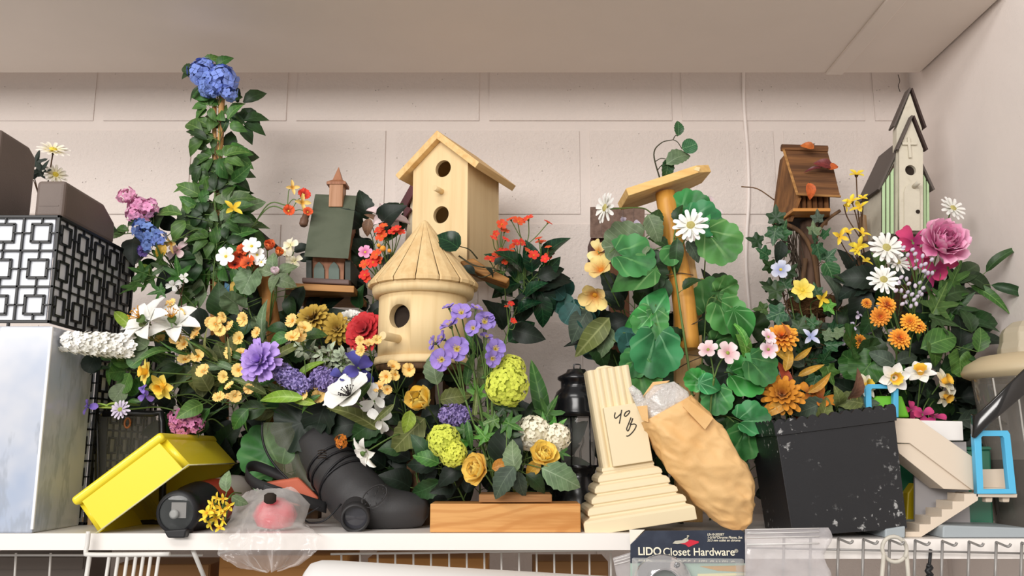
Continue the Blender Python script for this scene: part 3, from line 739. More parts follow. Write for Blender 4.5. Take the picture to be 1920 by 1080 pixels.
for i in range(4):
    a = P(596, 846 + i * 4.6, 1.338); m.tube(spline([a, a + Vector((.0065, -.002, .0016)), a + Vector((.013, .0, .0006))], 3), .0009, 5)
m.build('vent_slots', dark_in, t)
m = MB(); m.tube(spline([P(640, 945, 1.30), P(610, 975, 1.29), P(580, 980, 1.30), P(572, 968, 1.31), P(600, 950, 1.31)], 4), .0013, 5); m.build('cord_loop', blk, t)

# oak plank, small plank on it
t_ = MB(); x0, x1 = P(806, 990, 1.26).x, P(1089, 990, 1.26).x; zo = P(900, 944, 1.26).z
t_.box(((x0 + x1) / 2, 1.26 + .035, (SHELF + zo) / 2), (x1 - x0, .07, zo - SHELF - .0006))
props(t_.build('oak_block', oak, org=((x0 + x1) / 2, 1.295, SHELF), bevel=.0012), 'long varnished oak block lying at the shelf edge', 'wood block')
t_ = MB(); x0, x1 = P(898, 935, 1.265).x, P(1035, 935, 1.265).x; zo2 = P(960, 927, 1.265).z
t_.box(((x0 + x1) / 2, 1.265 + .04, (zo + zo2) / 2 + .0005), (x1 - x0, .08, zo2 - zo - .001))
props(t_.build('pine_plinth', wood('small_plank', '#BC8A58', '#8F6238', 'X', 1.2, .6), org=((x0 + x1) / 2, 1.30, zo), bevel=.0012), 'small planed wooden plinth of the yellow ranunculus bouquet, on the oak block', 'plinth')

# weathered board under the flower pile
m = MB(); q = pxpoly([(600, 742), (640, 735), (860, 838), (855, 868), (820, 872)], 1.378); m.prism(q, (0, .016, 0))
props(m.build('weathered_board', wood('weathered', '#6E655A', '#4A443C', 'X', 1, .85, bump=.5), org=P(730, 870, 1.42), bevel=.002), 'weathered grey board slanting down under the flower pile', 'board')

# cream pedestal column with handwriting
t = thing('pedestal_column', 'cream painted column with a stepped base, 40 B handwritten on its panel', 'column', P(1196, 986, 1.30), rot=(0, RAD(-8.6), 0))
cr = mat('cream_column', '#E9D8B4', .4, .03, 12, spec=.35)
k_ = K(1.28, 900)
steps = [(104, 0, 24), (100, 24, 33), (88, 33, 47), (84, 47, 54), (75, 54, 67), (71, 67, 74), (64, 74, 87), (60, 87, 94), (54, 94, 106), (49, 106, 116)]
def ring(w, z, d): return [Vector((sx * w * k_, (0 if sy < 0 else .085) + sy * d, z * k_)) for sx, sy in ((-1, -1), (1, -1), (1, 1), (-1, 1))]
prof = [(104, 0), (104, 22), (101, 26), (91, 30), (90, 33), (93, 35), (92, 42), (88, 47), (79, 50), (78, 52), (82, 54), (81, 61), (77, 65), (69, 68), (68, 70), (72, 72), (71, 79), (67, 84), (60, 87), (59, 89), (62, 91), (61, 97), (57, 102), (50, 105), (49, 107), (51, 109), (49, 115)]
m = MB(); m.loft([ring(w, z, .001 + (w - 46) * k_ * .8) for w, z in prof]); m.build('stepped_base', cr, t, local=True, bevel=.0012)
m = MB(); m.box((9 * k_, .0, (115 + 112 / 2) * k_), (76 * k_, .026, 112 * k_)); m.build('front_panel', cr, t, local=True, bevel=.001)
m = MB(); pts_ = []; n_ = 6
outl = [(-48 * k_, .05), (-48 * k_, .012)]
for i in range(n_ * 6 + 1):
    f = i / (n_ * 6); outl.append((-46 * k_ + f * 82 * k_, .004 - .0035 * abs(math.sin(f * math.pi * n_))))
outl += [(37 * k_, .012), (37 * k_, .05)]
m.prism([(x, y, 110 * k_) for x, y in outl], (0, 0, 193 * k_)); m.build('fluted_shaft', cr, t, local=True)
m = MB(); m.prism([(-30 * k_, .008, 303 * k_), (-24 * k_, .008, 308 * k_), (-8 * k_, .008, 309 * k_), (8 * k_, .008, 304 * k_)], (0, .03, 0)); m.build('broken_top', cr, t, local=True, bevel=.001)
ink = mat('ink', '#2B241E', .6)
M_ = Matrix.Translation((6 * k_, -.0135, 115 * k_))
def stroke(pts, w=.0008):
    m = MB(); m.tube(spline([M_ @ Vector((x * k_, 0, z * k_)) for x, z in pts], 5), w, 5, flat=(.35, 1)); m.build('handwriting', ink, t, local=True)
stroke([(-14, 100), (-17, 93), (-15, 89), (-8, 93), (-3, 97)]); stroke([(-1, 103), (-5, 92), (-10, 78)]); stroke([(5, 97), (2, 92), (5, 90), (12, 95), (13, 99), (7, 98), (4, 95)])
stroke([(14, 86), (6, 73), (2, 66), (4, 62), (9, 69), (14, 79), (17, 84), (14, 78), (10, 73), (18, 73), (21, 69), (14, 60), (4, 53), (-1, 53)])

# black storm lantern behind the column
t = thing('storm_lantern', 'black storm lantern with a glass chimney, standing behind the cream column', 'lantern', P(1082, 930, 1.47))
lc = P(1084, 930, 1.47); lc = Vector((lc.x, 1.47, SHELF)); k_ = K(1.47, 800); M_ = Matrix.Translation(lc)
zz = lambda py: P(1084, py, 1.47).z - SHELF
lb = mat('lantern_black', '#17181B', .22, .1, spec=.6)
m = MB(); m.lathe([(48 * k_, 0), (50 * k_, .004), (50 * k_, .03), (44 * k_, zz(915)), (30 * k_, zz(895)), (33 * k_, zz(880)), (40 * k_, zz(872))], 28, M_); m.build('fuel_tank', lb, t)
m = MB(); m.lathe([(46 * k_, zz(782)), (46 * k_, zz(772)), (42 * k_, zz(760)), (44 * k_, zz(750)), (38 * k_, zz(735)), (30 * k_, zz(728)), (30 * k_, zz(716)), (36 * k_, zz(712)), (36 * k_, zz(707)), (20 * k_, zz(699)), (17 * k_, zz(693)), (.001, zz(691))], 28, M_); m.build('hood', lb, t)
m = MB(); m.lathe([(31 * k_, zz(872)), (34 * k_, zz(830)), (31 * k_, zz(783))], 24, M_, caps=False); m.build('glass_chimney', clear('chimney_glass', '#C9C9C4', .16, .05), t)
m = MB(); m.lathe([(8 * k_, zz(872)), (8 * k_, zz(845)), (13 * k_, zz(830)), (13 * k_, zz(820)), (8 * k_, zz(808)), (4 * k_, zz(798)), (.0005, zz(795))], 18, M_); m.build('bulb', glass('bulb_glass', '#E8E6E2', .1), t)
m = MB()
for a in (200, 250, 300, 20, 90, 145): 
    c, s_ = math.cos(RAD(a)), math.sin(RAD(a)); m.tube([lc + Vector((c * 41 * k_, s_ * 41 * k_, zz(875))), lc + Vector((c * 41 * k_, s_ * 41 * k_, zz(780)))], .0013, 5)
m.build('wire_guard', lb, t)
m = MB(); m.tube(spline([lc + Vector((-.004, 0, zz(693))), lc + Vector((-.004, 0, zz(684))), lc + Vector((.006, 0, zz(684))), lc + Vector((.006, 0, zz(692)))], 3), .0012, 5); m.build('hook', lb, t)

# brown paper parcel with bubble wrap
t = thing('paper_parcel', 'crumpled brown paper parcel leaning on the column, bubble wrap showing at its top', 'parcel', P(1390, 996, 1.30))
kraft = mat('kraft_paper', '#E4BA80', .6, .05, 18, bump=.35, bs=45, bd=.004, col2='#DBAB6C')
def vor(p):
    d = noise.voronoi(p)[0]; return min(d[1] - d[0], .45) - .2
def parcel(stations, Y0, Y1, depth, seed, amp, sub_=9):
    rings = []; n = 76; L = len(stations); tot = (L - 1) * sub_
    for i in range(tot + 1):
        a_ = min(i // sub_, L - 2); f = i / sub_ - a_; (l0, r0), (l1, r1) = stations[a_], stations[a_ + 1]
        l = (l0[0] + (l1[0] - l0[0]) * f, l0[1] + (l1[1] - l0[1]) * f); r = (r0[0] + (r1[0] - r0[0]) * f, r0[1] + (r1[1] - r0[1]) * f)
        Y = Y0 + (Y1 - Y0) * i / tot; a, b = P(*l, Y), P(*r, Y); c = (a + b) / 2; h = (b - a) / 2
        d = depth[a_] + (depth[a_ + 1] - depth[a_]) * f; rg = []
        for k2 in range(n):
            an = 2 * math.pi * k2 / n; ca, sa = math.cos(an), math.sin(an)
            ca = math.copysign(abs(ca) ** .75, ca); sa = math.copysign(abs(sa) ** .6, sa)
            p = c + h * ca + Vector((0, d, 0)) * sa
            q = Vector((p.x * 1.0 + p.z * .6, p.y, p.z)) + Vector((seed, 0, 0))
            cr_ = (abs(noise.noise(q * 14)) - .25) * .8 + vor(q * 19) + vor(q * 46) * .5
            out_ = (h.normalized() * ca * .35 + Vector((0, sa, 0))).normalized()
            rg.append(p - out_ * amp * cr_ * 1.6)
        rings.append(rg)
    return rings
st_ = [((1207, 790), (1293, 742)), ((1214, 806), (1306, 752)), ((1222, 826), (1330, 780)), ((1234, 850), (1352, 808)), ((1252, 878), (1374, 838)), ((1276, 910), (1394, 872)), ((1306, 944), (1412, 912)), ((1340, 972), (1415, 948)), ((1372, 990), (1411, 978)), ((1388, 995), (1400, 992))]
m = MB(); m.loft(parcel(st_, 1.285, 1.30, [.022, .026, .03, .032, .032, .031, .028, .022, .014, .004], 3, .0095), smooth=True); m.build('paper', kraft, t)
st2 = [((1196, 752), (1226, 716)), ((1200, 762), (1262, 712)), ((1206, 778), (1286, 734)), ((1216, 800), (1298, 760))]
m = MB(); m.loft(parcel([((1208, 742), (1226, 722)), ((1206, 756), (1262, 716)), ((1210, 776), (1288, 735)), ((1220, 800), (1296, 757))], 1.287, 1.287, [.014, .02, .024, .022], 7, .003), smooth=True)
bw = clear('bubble_wrap', '#F4F0EC', .55, .08, 1.0, 160, .8); m.build('bubble_wrap', bw, t)
m = MB(); m.grid([[P(1178 + i * 8 + j * 5, 722 + j * 11 + abs(i - 1) * 6, 1.283 + .004 * ((i + j) % 2)) for i in range(4)] for j in range(5)]); m.build('bubble_wrap_flap', bw, t, solid=.0008)
m = MB(); m.loft([pxpoly([(1203, 745), (1224, 716), (1256, 713), (1215, 748)], 1.30), pxpoly([(1203, 747), (1224, 718), (1256, 715), (1215, 750)], 1.304)]); m.build('paper_flap', kraft, t, bevel=.0006)
m = MB(); m.loft([pxpoly([(1288, 746), (1338, 784), (1322, 806), (1280, 762)], 1.253), pxpoly([(1288, 746), (1338, 784), (1322, 806), (1280, 762)], 1.256)]); m.build('paper_flap', kraft, t, bevel=.0006)
m = MB(); m.loft([pxpoly([(1194, 762), (1214, 760), (1216, 792), (1204, 788)], 1.262), pxpoly([(1194, 762), (1214, 760), (1216, 792), (1204, 788)], 1.266)]); m.build('paper_flap', kraft, t, bevel=.0006)

# bamboo post with slanted platform
YP = 1.43; kp = K(YP, 500)
t = thing('platform_post', 'bamboo and board post with a slanted bare wood platform on top', 'post', (P(1292, 700, YP).x, YP, SHELF))
bam = wood('bamboo', '#D9A04A', '#B97E30', 'Z', .8, .4, (.35, .75), bump=.1)
m = MB(); pp = [P(1247, 362, YP - .005), P(1262, 450, YP - .01), P(1280, 550, YP - .014), P(1290, 655, YP - .018)]
m.tube(spline(pp, 5), [20 * kp, 20 * kp, 20.5 * kp, 21 * kp] and [ (19 + 3 * i / 15) * kp for i in range(16)], 16); m.build('bamboo_pole', bam, t)
m = MB(); q = [(1268, 980), (1266, 560), (1285, 470), (1300, 470), (1316, 570), (1318, 980)]
qq = pxpoly(q, YP + .012); qq[0].z = qq[-1].z = SHELF + .0005; m.prism(qq, (0, .018, 0)); m.build('board', wood('pale_board', '#E2BC84', '#C99B5E', 'Z', .9), t, bevel=.0012)
pc = P(1245, 352, YP + .01)
R_ = Matrix.Rotation(RAD(-19.5), 3, 'Y') @ Matrix.Rotation(RAD(3), 3, 'Z')
hw, hd = 87 * kp, 58 * kp
oc = [(-hw, -hd), (hw * .62, -hd), (hw, -hd * .55), (hw, hd * .6), (hw * .6, hd), (-hw * .6, hd), (-hw, hd * .6)]
m = MB(); m.prism([pc + R_ @ Vector((x, y, -7 * kp)) for x, y in oc], R_ @ Vector((0, 0, 15 * kp))); m.build('platform', wood('raw_board', '#F0C985', '#DDB069', 'X', .8, .6), t, bevel=.001)
m = MB(); q0 = P(1306, 317, YP - .04); m.prism([q0 + Vector((-.005, 0, -.001)), q0 + Vector((.0, 0, .004)), q0 + Vector((.006, 0, .003)), q0 + Vector((.004, 0, -.004))], (0, .006, 0)); m.build('splinter', pine, t)
wire_m = mat('brown_wire', '#4A3A2A', .6)
for pts in ([(1249, 516), (1275, 512), (1300, 516)], [(1265, 625), (1290, 612), (1318, 598)], [(1262, 662), (1290, 665), (1320, 668)], [(1264, 695), (1290, 680), (1318, 668)]):
    m = MB(); m.tube(spline([P(x, y, YP - .034) for x, y in pts], 4), .0008, 4); m.build('tie_wire', wire_m, t)

# black square planter with a scalloped rim
t = thing('black_planter', 'scuffed black metal planter with a scalloped rim, tipped to one side', 'planter', P(1580, 1004, 1.31))
YQ = 1.265
def scuff():
    t_ = NT('scuffed_black'); n = t_.noise(120, detail=4); big = t_.noise(9, detail=3)
    f = t_.math('MULTIPLY', t_.ramp(n, .60, .70), t_.ramp(big, .44, .58))
    t_.base(t_.mix(f, t_.mix(t_.noise(14), lin('#141519'), lin('#1D1E22')), lin('#A9A9A8'))); t_.b.inputs['Roughness'].default_value = .42
    t_.bump(t_.noise(300), .08); return t_.m
SCF = scuff()
TL, TR, BR, BL = P(1452, 787, YQ), P(1673, 757, YQ), P(1700, 990, YQ), P(1487, 1005, YQ)
for v in (BR, BL): v.z = max(v.z, SHELF2 + .001)
fq = [BL.lerp(TL, .86), BR.lerp(TR, .86), BR, BL]; dp = Vector((0, .135, 0)); ce = sum(fq, Vector()) / 4
m = MB(); bk = [v + dp for v in fq]
m.add(fq + bk, [(0, 1, 2, 3), (4, 7, 6, 5), (0, 3, 7, 4), (1, 5, 6, 2), (3, 2, 6, 7)]); m.build('body', SCF, t, bevel=.003, solid=.002)
def scallop(a0, a1, b0, b1, nsc, nm):
    top = []; N_ = nsc * 6
    up = ((a0 - b0) + (a1 - b1)) / 2; up.normalize()
    for i in range(N_ + 1): f = i / N_; top.append(a0.lerp(a1, f) + up * (.0055 * abs(math.sin(f * math.pi * nsc)) - .0055))
    bot = [b0.lerp(b1, i / N_) for i in range(N_ + 1)]
    m = MB(); m.grid([top, bot], smooth=False); m.build(nm, SCF, t, solid=.0022)
e = .0025; ux = (TR - TL).normalized()
f0, f1, f2, f3 = TL - ux * e + Vector((0, -e, 0)), TR + ux * e + Vector((0, -e, 0)), fq[1] + ux * e * .6 + Vector((0, -e, 0)), fq[0] - ux * e * .6 + Vector((0, -e, 0))
d2 = dp + Vector((0, 2 * e, 0))
scallop(f0, f1, f3, f2, 11, 'scalloped_rim'); scallop(f0 + d2, f1 + d2, f3 + d2, f2 + d2, 11, 'scalloped_rim')
scallop(f0, f0 + d2, f3, f3 + d2, 7, 'scalloped_rim'); scallop(f1, f1 + d2, f2, f2 + d2, 7, 'scalloped_rim')

# toy house: grey and white walls, beige staircase, landing
beige = mat('toy_beige', '#DCCDBA', .4, .02, spec=.4); tgrey = mat('toy_grey', '#B2AEAF', .45, .02); tblue = mat('toy_base', '#A2ABB0', .4, .02)
t = thing('toy_house', 'plastic toy house with a beige staircase, grey wall and blue grey base', 'toy', P(1790, 1014, 1.33))
def tp(pts, Y, dep, nm, mt, bevel=.0008):
    m = MB(); q = pxpoly(pts, Y)
    for v in q: v.z = max(v.z, SHELF2 + .0005)
    m.prism(q, (0, dep, 0)); return m.build(nm, mt, t, bevel=bevel)
tp([(1768, 988), (1772, 985), (1930, 990), (1930, 1018), (1768, 1012)], 1.262, .16, 'base', tblue, .002)
tp([(1660, 992), (1698, 986), (1698, 1014), (1660, 1014)], 1.262, .1, 'base', tblue, .002)
tp([(1716, 830), (1812, 828), (1820, 985), (1716, 985)], 1.345, .006, 'wall_panel', tgrey)
tp([(1722, 788), (1805, 790), (1807, 826), (1722, 826)], 1.335, .02, 'roof_panel', mat('toy_white', '#F4F1EE', .4), .001)
tp([(1675, 784), (1722, 785), (1826, 858), (1830, 919), (1822, 918), (1706, 831), (1680, 830)], 1.285, .004, 'ramp_side', beige)
tp([(1680, 832), (1706, 832), (1830, 919), (1770, 917), (1686, 850)], 1.289, .045, 'ramp_underside', beige)
tp([(1698, 1011), (1698, 997), (1724, 997), (1724, 983), (1745, 983), (1745, 969), (1766, 969), (1766, 955), (1786, 955), (1786, 940), (1808, 940), (1808, 926), (1834, 926), (1834, 938), (1728, 1011)], 1.275, .05, 'staircase', beige, .0004)
tp([(1830, 925), (1908, 926), (1907, 933), (1830, 932)], 1.275, .06, 'landing', beige)
for x in (1855, 1887): tp([(x - 7, 932), (x + 7, 932), (x + 6, 942), (x - 6, 942)], 1.285, .012, 'landing_peg', beige, .0015)
tp([(1842, 880), (1886, 879), (1889, 917), (1843, 917)], 1.31, .008, 'seat_back', beige); tp([(1842, 915), (1890, 915), (1890, 925), (1842, 925)], 1.285, .03, 'seat', beige)
bluetoy = mat('toy_blue', '#58B9E4', .35, .02, spec=.4)
def frame_(name, label, o_, i_, Y, basez):
    q = pxpoly(o_, Y); qi = pxpoly(i_, Y); org = Vector((q[0].x, Y, q[-1].z if basez is None else basez))
    me = plate_mesh('frame', [(v.x - org.x, v.z - org.z) for v in q], [[(v.x - org.x, v.z - org.z) for v in qi]], .009, .0006)
    o = put(name, me, bluetoy, None, org); return props(o, label, 'toy')
frame_('blue_toy_frame', 'light blue plastic toy frame standing on the toy landing', [(1827, 814), (1831, 808), (1889, 808), (1893, 814), (1905, 925), (1833, 925)], [(1839, 820), (1842, 817), (1880, 817), (1883, 821), (1893, 918), (1843, 918)], 1.27, None)
frame_('blue_toy_frame', 'light blue plastic toy frame behind the black planter, by the green toy', [(1624, 726), (1628, 721), (1680, 721), (1684, 726), (1684, 782), (1625, 782)], [(1633, 731), (1635, 728), (1674, 728), (1676, 731), (1676, 776), (1634, 776)], 1.425, None)
m = MB(); q = pxpoly([(1636, 783), (1634, 750), (1645, 742), (1692, 742), (1707, 783)], 1.44); m.prism(q, (0, .05, 0))
props(m.build('green_toy', mat('toy_green', '#76C53A', .4), org=P(1670, 783, 1.44), bevel=.003), 'bright green plastic toy block behind the black planter', 'toy')
tealg = clear('teal_plastic', '#2E7F63', .78, .15)
t = thing('green_toy_box', 'translucent dark green plastic box behind the toy landing', 'toy', P(1840, 984, 1.36))
m = MB(); q = pxpoly([(1812, 984), (1812, 844), (1858, 842), (1864, 984)], 1.36); m.prism(q, (0, .05, 0)); m.build('body', tealg, t, bevel=.003)
m = MB(); q = pxpoly([(1810, 844), (1810, 838), (1856, 837), (1861, 843)], 1.357); m.prism(q, (0, .056, 0)); m.build('lid', tealg, t, bevel=.001)
m = MB(); m.prism(pxpoly([(1684, 925), (1686, 850), (1714, 872), (1712, 925)], 1.40), (0, .03, 0)); props(m.build('dark_green_toy', mat('toy_darkgreen', '#1F5E42', .4), org=P(1700, 925, 1.40), bevel=.002), 'dark green plastic toy wedge behind the beige ramp', 'toy')
m = MB(); m.prism(pxpoly([(1699, 984), (1702, 925), (1716, 905), (1717, 984)], 1.38), (0, .03, 0)); props(m.build('yellow_toy', mat('toy_yellow', '#C9AE12', .4), org=P(1707, 984, 1.38), bevel=.002), 'yellow plastic toy brick beside the toy staircase', 'toy')

# glass pitcher with beige lid at the right edge
t = thing('smoked_pitcher', 'smoked clear pitcher with a beige lid at the right picture edge', 'pitcher', (P(1948, 740, 1.37).x, 1.37, SHELF2))
pc = Vector((P(1948, 740, 1.37).x, 1.37, 0)); kz = lambda py: P(1940, py, 1.37).z; k_ = K(1.37, 800); M_ = Matrix.Translation(pc)
smk = clear('smoked_plastic', '#8C867E', .42, .06); lidm = mat('lid_beige', '#C8B694', .45, .05, 20)
m = MB(); m.lathe([(92 * k_, SHELF2 + .0005), (94 * k_, SHELF2 + .01), (104 * k_, kz(800)), (112 * k_, kz(706))], 40, M_, caps=False); m.build('vessel', smk, t)
m = MB(); m.lathe([(90 * k_, SHELF2 + .001), (92 * k_, kz(940)), (95 * k_, kz(870)), (93 * k_, kz(862)), (.001, kz(862))], 32, M_, caps=False); m.build('dark_base', mat('pitcher_base', '#232120', .15, spec=.7), t)
for i in range(7):
    a = RAD(200 + i * 22); m = MB(); m.tube([pc + Vector((math.cos(a) * r_ * k_, math.sin(a) * r_ * k_, z)) for r_, z in ((97, kz(860)), (104, kz(800)), (111, kz(712)))], .0016, 5); m.build('rib', clear('rib_clear', '#E8E4DC', .6, .05), t)
m = MB(); m.lathe([(108 * k_, kz(712)), (127 * k_, kz(703)), (129 * k_, kz(696)), (122 * k_, kz(683)), (96 * k_, kz(668)), (70 * k_, kz(664)), (.001, kz(663))], 40, M_ @ Matrix.Translation((0, 0, 0)), caps=False); m.build('lid', lidm, t)
m = MB(); m.lathe([(64 * k_, kz(668)), (63 * k_, kz(655)), (58 * k_, kz(642)), (56 * k_, kz(626)), (50 * k_, kz(616)), (34 * k_, kz(604)), (.001, kz(600))], 10, M_, smooth=False); m.build('lid_cap', mat('cap_beige', '#B9AE98', .5, .08, 20), t, bevel=.002)
m = MB()
m.grid([[P(x, y, Y_) , P(x + dx_, y + 44, Y_)] for x, y, Y_, dx_ in ((1990, 650, 1.26, 8), (1960, 668, 1.255, 7), (1920, 692, 1.25, 5), (1888, 722, 1.25, 2), (1858, 752, 1.255, -4), (1830, 778, 1.265, -2), (1822, 776, 1.275, 2))]); m.build('handle_band', mat('band_black', '#1D1B1A', .12, spec=.7), t, solid=.006, bevel=.002)

# ------------------------------------------------------------------ below the shelf edge
steel = mat('grey_wire', '#9A9794', .4, .08, metal=.3); whitewire = mat('white_wire', '#DDDAD5', .4, .05)
t = thing('wire_grid', 'grey wire grid with a row of hooked prongs, hanging along the shelf front', 'wire grid', P(1740, 1090, 1.215))
YGd = 1.222
for i, x in enumerate((1470, 1520, 1572, 1619, 1668, 1716, 1767, 1817, 1868, 1916, 1966)):
    y = 1010 + (x - 1570) * .022
    m = MB(); m.tube([P(x, y, YGd), P(x - 3, 1130, YGd)], .0019, 6); m.build('upright', steel, t)
    if 1560 < x: m = MB(); m.tube(spline([P(x, y, YGd), P(x + 10, y + 4, YGd - .016), P(x + 20, y + 8, YGd - .032), P(x + 25, y + 7, YGd - .034), P(x + 27, y + 3, YGd - .035)], 3), .0017, 6); m.build('prong', steel, t)
for y in (1031, 1120):
    m = MB(); m.tube([P(1400, y - 4, YGd + .004), P(1990, y + 8, YGd + .004)], .0016, 6); m.build('cross_wire', steel, t)
t = thing('ring_hook', 'pale chipped wire with a ring at its top, hanging in front of the grid', 'hook', P(1678, 1110, 1.20))
c = P(1678, 1030, 1.195); k_ = K(1.195, 1030)
m = MB(); m.tube([c + Vector((math.cos(a) * 22 * k_, .003 * math.sin(a / 2), math.sin(a) * 23 * k_)) for a in [RAD(-40 + i * 18) for i in range(26)]], .0026, 8); m.build('ring', mat('chipped_wire', '#C9C4B8', .5, .2, 60), t)
for a_, b_ in (((1657, 1040), (1651, 1115)), ((1700, 1040), (1706, 1115))): m = MB(); m.tube([P(*a_, 1.195), P(*b_, 1.195)], .0028, 8); m.build('leg', MATS['chipped_wire'], t)
t = thing('knotted_rope', 'knotted black cord hanging below the shelf behind the wire grid', 'cord', P(1742, 1110, 1.25))
m = MB(); m.tube(spline([P(1745, 1030, 1.247), P(1743, 1055, 1.246), P(1740, 1085, 1.246), P(1742, 1120, 1.246)], 4), .0022, 6); m.build('strand', blk, t)
m = MB(); m.tube(spline([P(1737, 1060, 1.243), P(1746, 1064, 1.24), P(1738, 1071, 1.24), P(1746, 1077, 1.24), P(1739, 1083, 1.243)], 4), .0034, 6); m.build('knot', blk, t)

# white wire bracket at the left and the wire rack under the shelf
t = thing('wire_bracket', 'white wire rack bent over the shelf edge with a comb of thin bars', 'wire rack', P(240, 1100, 1.22))
YBk = 1.235
m = MB(); m.tube(spline([P(166, 996, YBk), P(164, 1020, YBk), P(161, 1036, YBk - .002), P(170, 1040, YBk - .004), P(240, 1040, YBk - .004), P(318, 1039, YBk - .004)], 4), .0032, 8); m.build('top_bar', whitewire, t)
for x in (168, 205, 222, 239, 255, 269, 283, 298):
    m = MB(); m.tube([P(x, 1042, YBk - .003), P(x - 10, 1110, YBk - .02)], .0023 if x > 180 else .003, 6); m.build('bar', whitewire, t)
t = thing('wire_rack', 'white wire rack under the middle of the shelf, seen against cardboard boxes', 'wire rack', P(900, 1110, 1.40))
YRk = 1.36
m = MB(); m.tube([P(620, 1039, YRk), P(1150, 1031, YRk)], .0018, 6); m.build('rail', whitewire, t)
m = MB(); m.tube([P(-20, 1041, YRk), P(380, 1041, YRk)], .0018, 6); m.build('rail', whitewire, t)
for x in [675, 708, 741, 775, 808, 842, 875, 908, 940, 973, 1006, 1039, 1072, 1105, 1145] + [30, 95, 640]:
    m = MB(); m.tube([P(x, 1037, YRk), P(x - 4 if x < 200 else x + 1, 1112, YRk)], .0016, 6); m.build('bar', whitewire, t)
m = MB(); m.tube([P(362, 1032, 1.27), P(390, 1100, 1.30)], .0032, 8); props(m.build('wire_strut', whitewire, org=P(390, 1100, 1.30)), 'single white wire strut slanting under the shelf, right of the comb rack', 'wire strut')

card = mat('cardboard', '#A8763E', .7, .06, 12)
def carton(label, x0, x1, y, Y, col):
    a, b = P(x0, y, Y), P(x1, y, Y); t = thing('cardboard_box', label, 'box', ((a.x + b.x) / 2, Y + .06, a.z - .22))
    m = MB(); m.box(((a.x + b.x) / 2, Y + .05, a.z - .11), (b.x - a.x, .1, .22)); m.build('body', col, t, bevel=.001)
    m = MB(); m.box(((a.x + b.x) / 2, Y - .0015, a.z - .010), (b.x - a.x - .004, .002, .018)); m.build('flap', col, t)
card2 = mat('cardboard_dark', '#8A6238', .7, .06, 12)
carton('added dark taupe box standing in for shade below the left end of the shelf', -60, 160, 1044, 1.52, mat('under_shelf_shade', '#6F655E', .7, .06, 12))  # added box, coloured to stand in for the deep shade under the shelf
carton('brown cardboard box below the shelf, behind the comb of white bars', 215, 395, 1058, 1.50, card2)
carton('brown cardboard box below the shelf, behind the hanging plastic bag', 412, 655, 1040, 1.46, card)
carton('brown cardboard box below the shelf, behind the white wire bars', 690, 915, 1046, 1.46, card)
carton('brown cardboard box below the shelf, beside the hardware card', 1000, 1140, 1052, 1.50, card2)
# white roll lying in front, just below the shelf
t = thing('white_roll', 'big white roll lying below the shelf edge, mostly below the picture', 'roll', P(880, 1200, 1.17))
R_ = .05; ax0, ax1 = P(600, 1052, 1.16), P(1190, 1086, 1.16)
d = (ax1 - ax0).normalized(); nrm = Vector((0, 0, 1)); c0_ = ax0 - Vector((0, -.012, R_)); M_ = axis_matrix(c0_, d); L_ = (ax1 - ax0).length
m = MB(); m.lathe([(R_ * .72, -.022), (R_ * .9, -.016), (R_ * .985, -.004), (R_, .01), (R_, L_)], 40, M_); m.build('body', mat('white_roll', '#E9E7E5', .45, .02), t)
m = MB(); m.lathe([(.012, -.023), (.012, -.035), (.001, -.035)], 16, M_); m.build('end_plug', whitewire, t)

# hanging hardware card with blister
t = thing('hardware_card', 'hanging dark blue hardware card with a chrome flange under a clear blister', 'package', P(1290, 1120, 1.19))
YH = 1.195
navy = mat('navy_card', '#2B3140', .35, .1, 40, col2='#39404F'); sage = mat('sage_card', '#A9BFB2', .45, .05)
q = [(1182, 1040), (1182, 1021), (1210, 995), (1390, 994), (1396, 999), (1398, 1045)]
m = MB(); m.prism(pxpoly(q + [(1398, 1056), (1182, 1056)], YH), (0, .0008, 0)); m.build('header', navy, t)
m = MB(); m.prism(pxpoly([(1182, 1056), (1398, 1056), (1399, 1150), (1182, 1150)], YH), (0, .0008, 0)); m.build('card', sage, t)
m = MB(); m.prism(pxpoly([(1180, 993), (1209, 993), (1182, 1020)], YH + .0012), (0, .0006, 0)); m.build('white_backing', mat('card_back', '#EFE6D6', .5), t)
lw = mat('lettering_cream', '#EFE8D2', .5)
def text(s, px, py, w_px, h_px, Y, mt, par, bold=0, shear=0):
    cu = bpy.data.curves.new('lettering', 'FONT'); cu.body = s; cu.size = 1; cu.extrude = .004; cu.offset = bold; cu.shear = shear
    o = bpy.data.objects.new('lettering', cu); COL.objects.link(o); bpy.context.view_layer.update()
    w, h = o.dimensions.x, o.dimensions.y; a = P(px, py, Y); kx = K(Y, py)
    me = evalmesh(o, 'lettering'); bpy.data.objects.remove(o); o = bpy.data.objects.new('lettering', me); COL.objects.link(o); o.parent = par; o.location = a - rootloc(par); o.rotation_euler = (math.pi / 2, 0, 0); o.scale = (w_px * kx / w, h_px * kx / .73, .02)
    me.materials.clear(); me.materials.append(mt); return o
text('LIDO', 1196, 1040.5, 43, 14.5, YH - .0008, lw, t, .022)
text('Closet Hardware', 1243, 1041.5, 134, 14.5, YH - .0008, lw, t, .008)
text('\u00ae', 1377, 1036, 7, 6, YH - .0008, lw, t)
text('LB-10-505SET', 1326, 1004.0, 32, 4.3, YH - .0008, lw, t, .012, .2)
text('1-5/16"Chrome Flange, Set', 1326, 1009.6, 65, 4.3, YH - .0008, lw, t, .012, .2)
text('33.3 mm collet en chrome', 1326, 1015.2, 62, 4.3, YH - .0008, lw, t, .012, .2)
def flat(pts, Y, mt, nm): m = MB(); m.prism(pxpoly(pts, Y), (0, .0004, 0)); m.build(nm, mt, t)
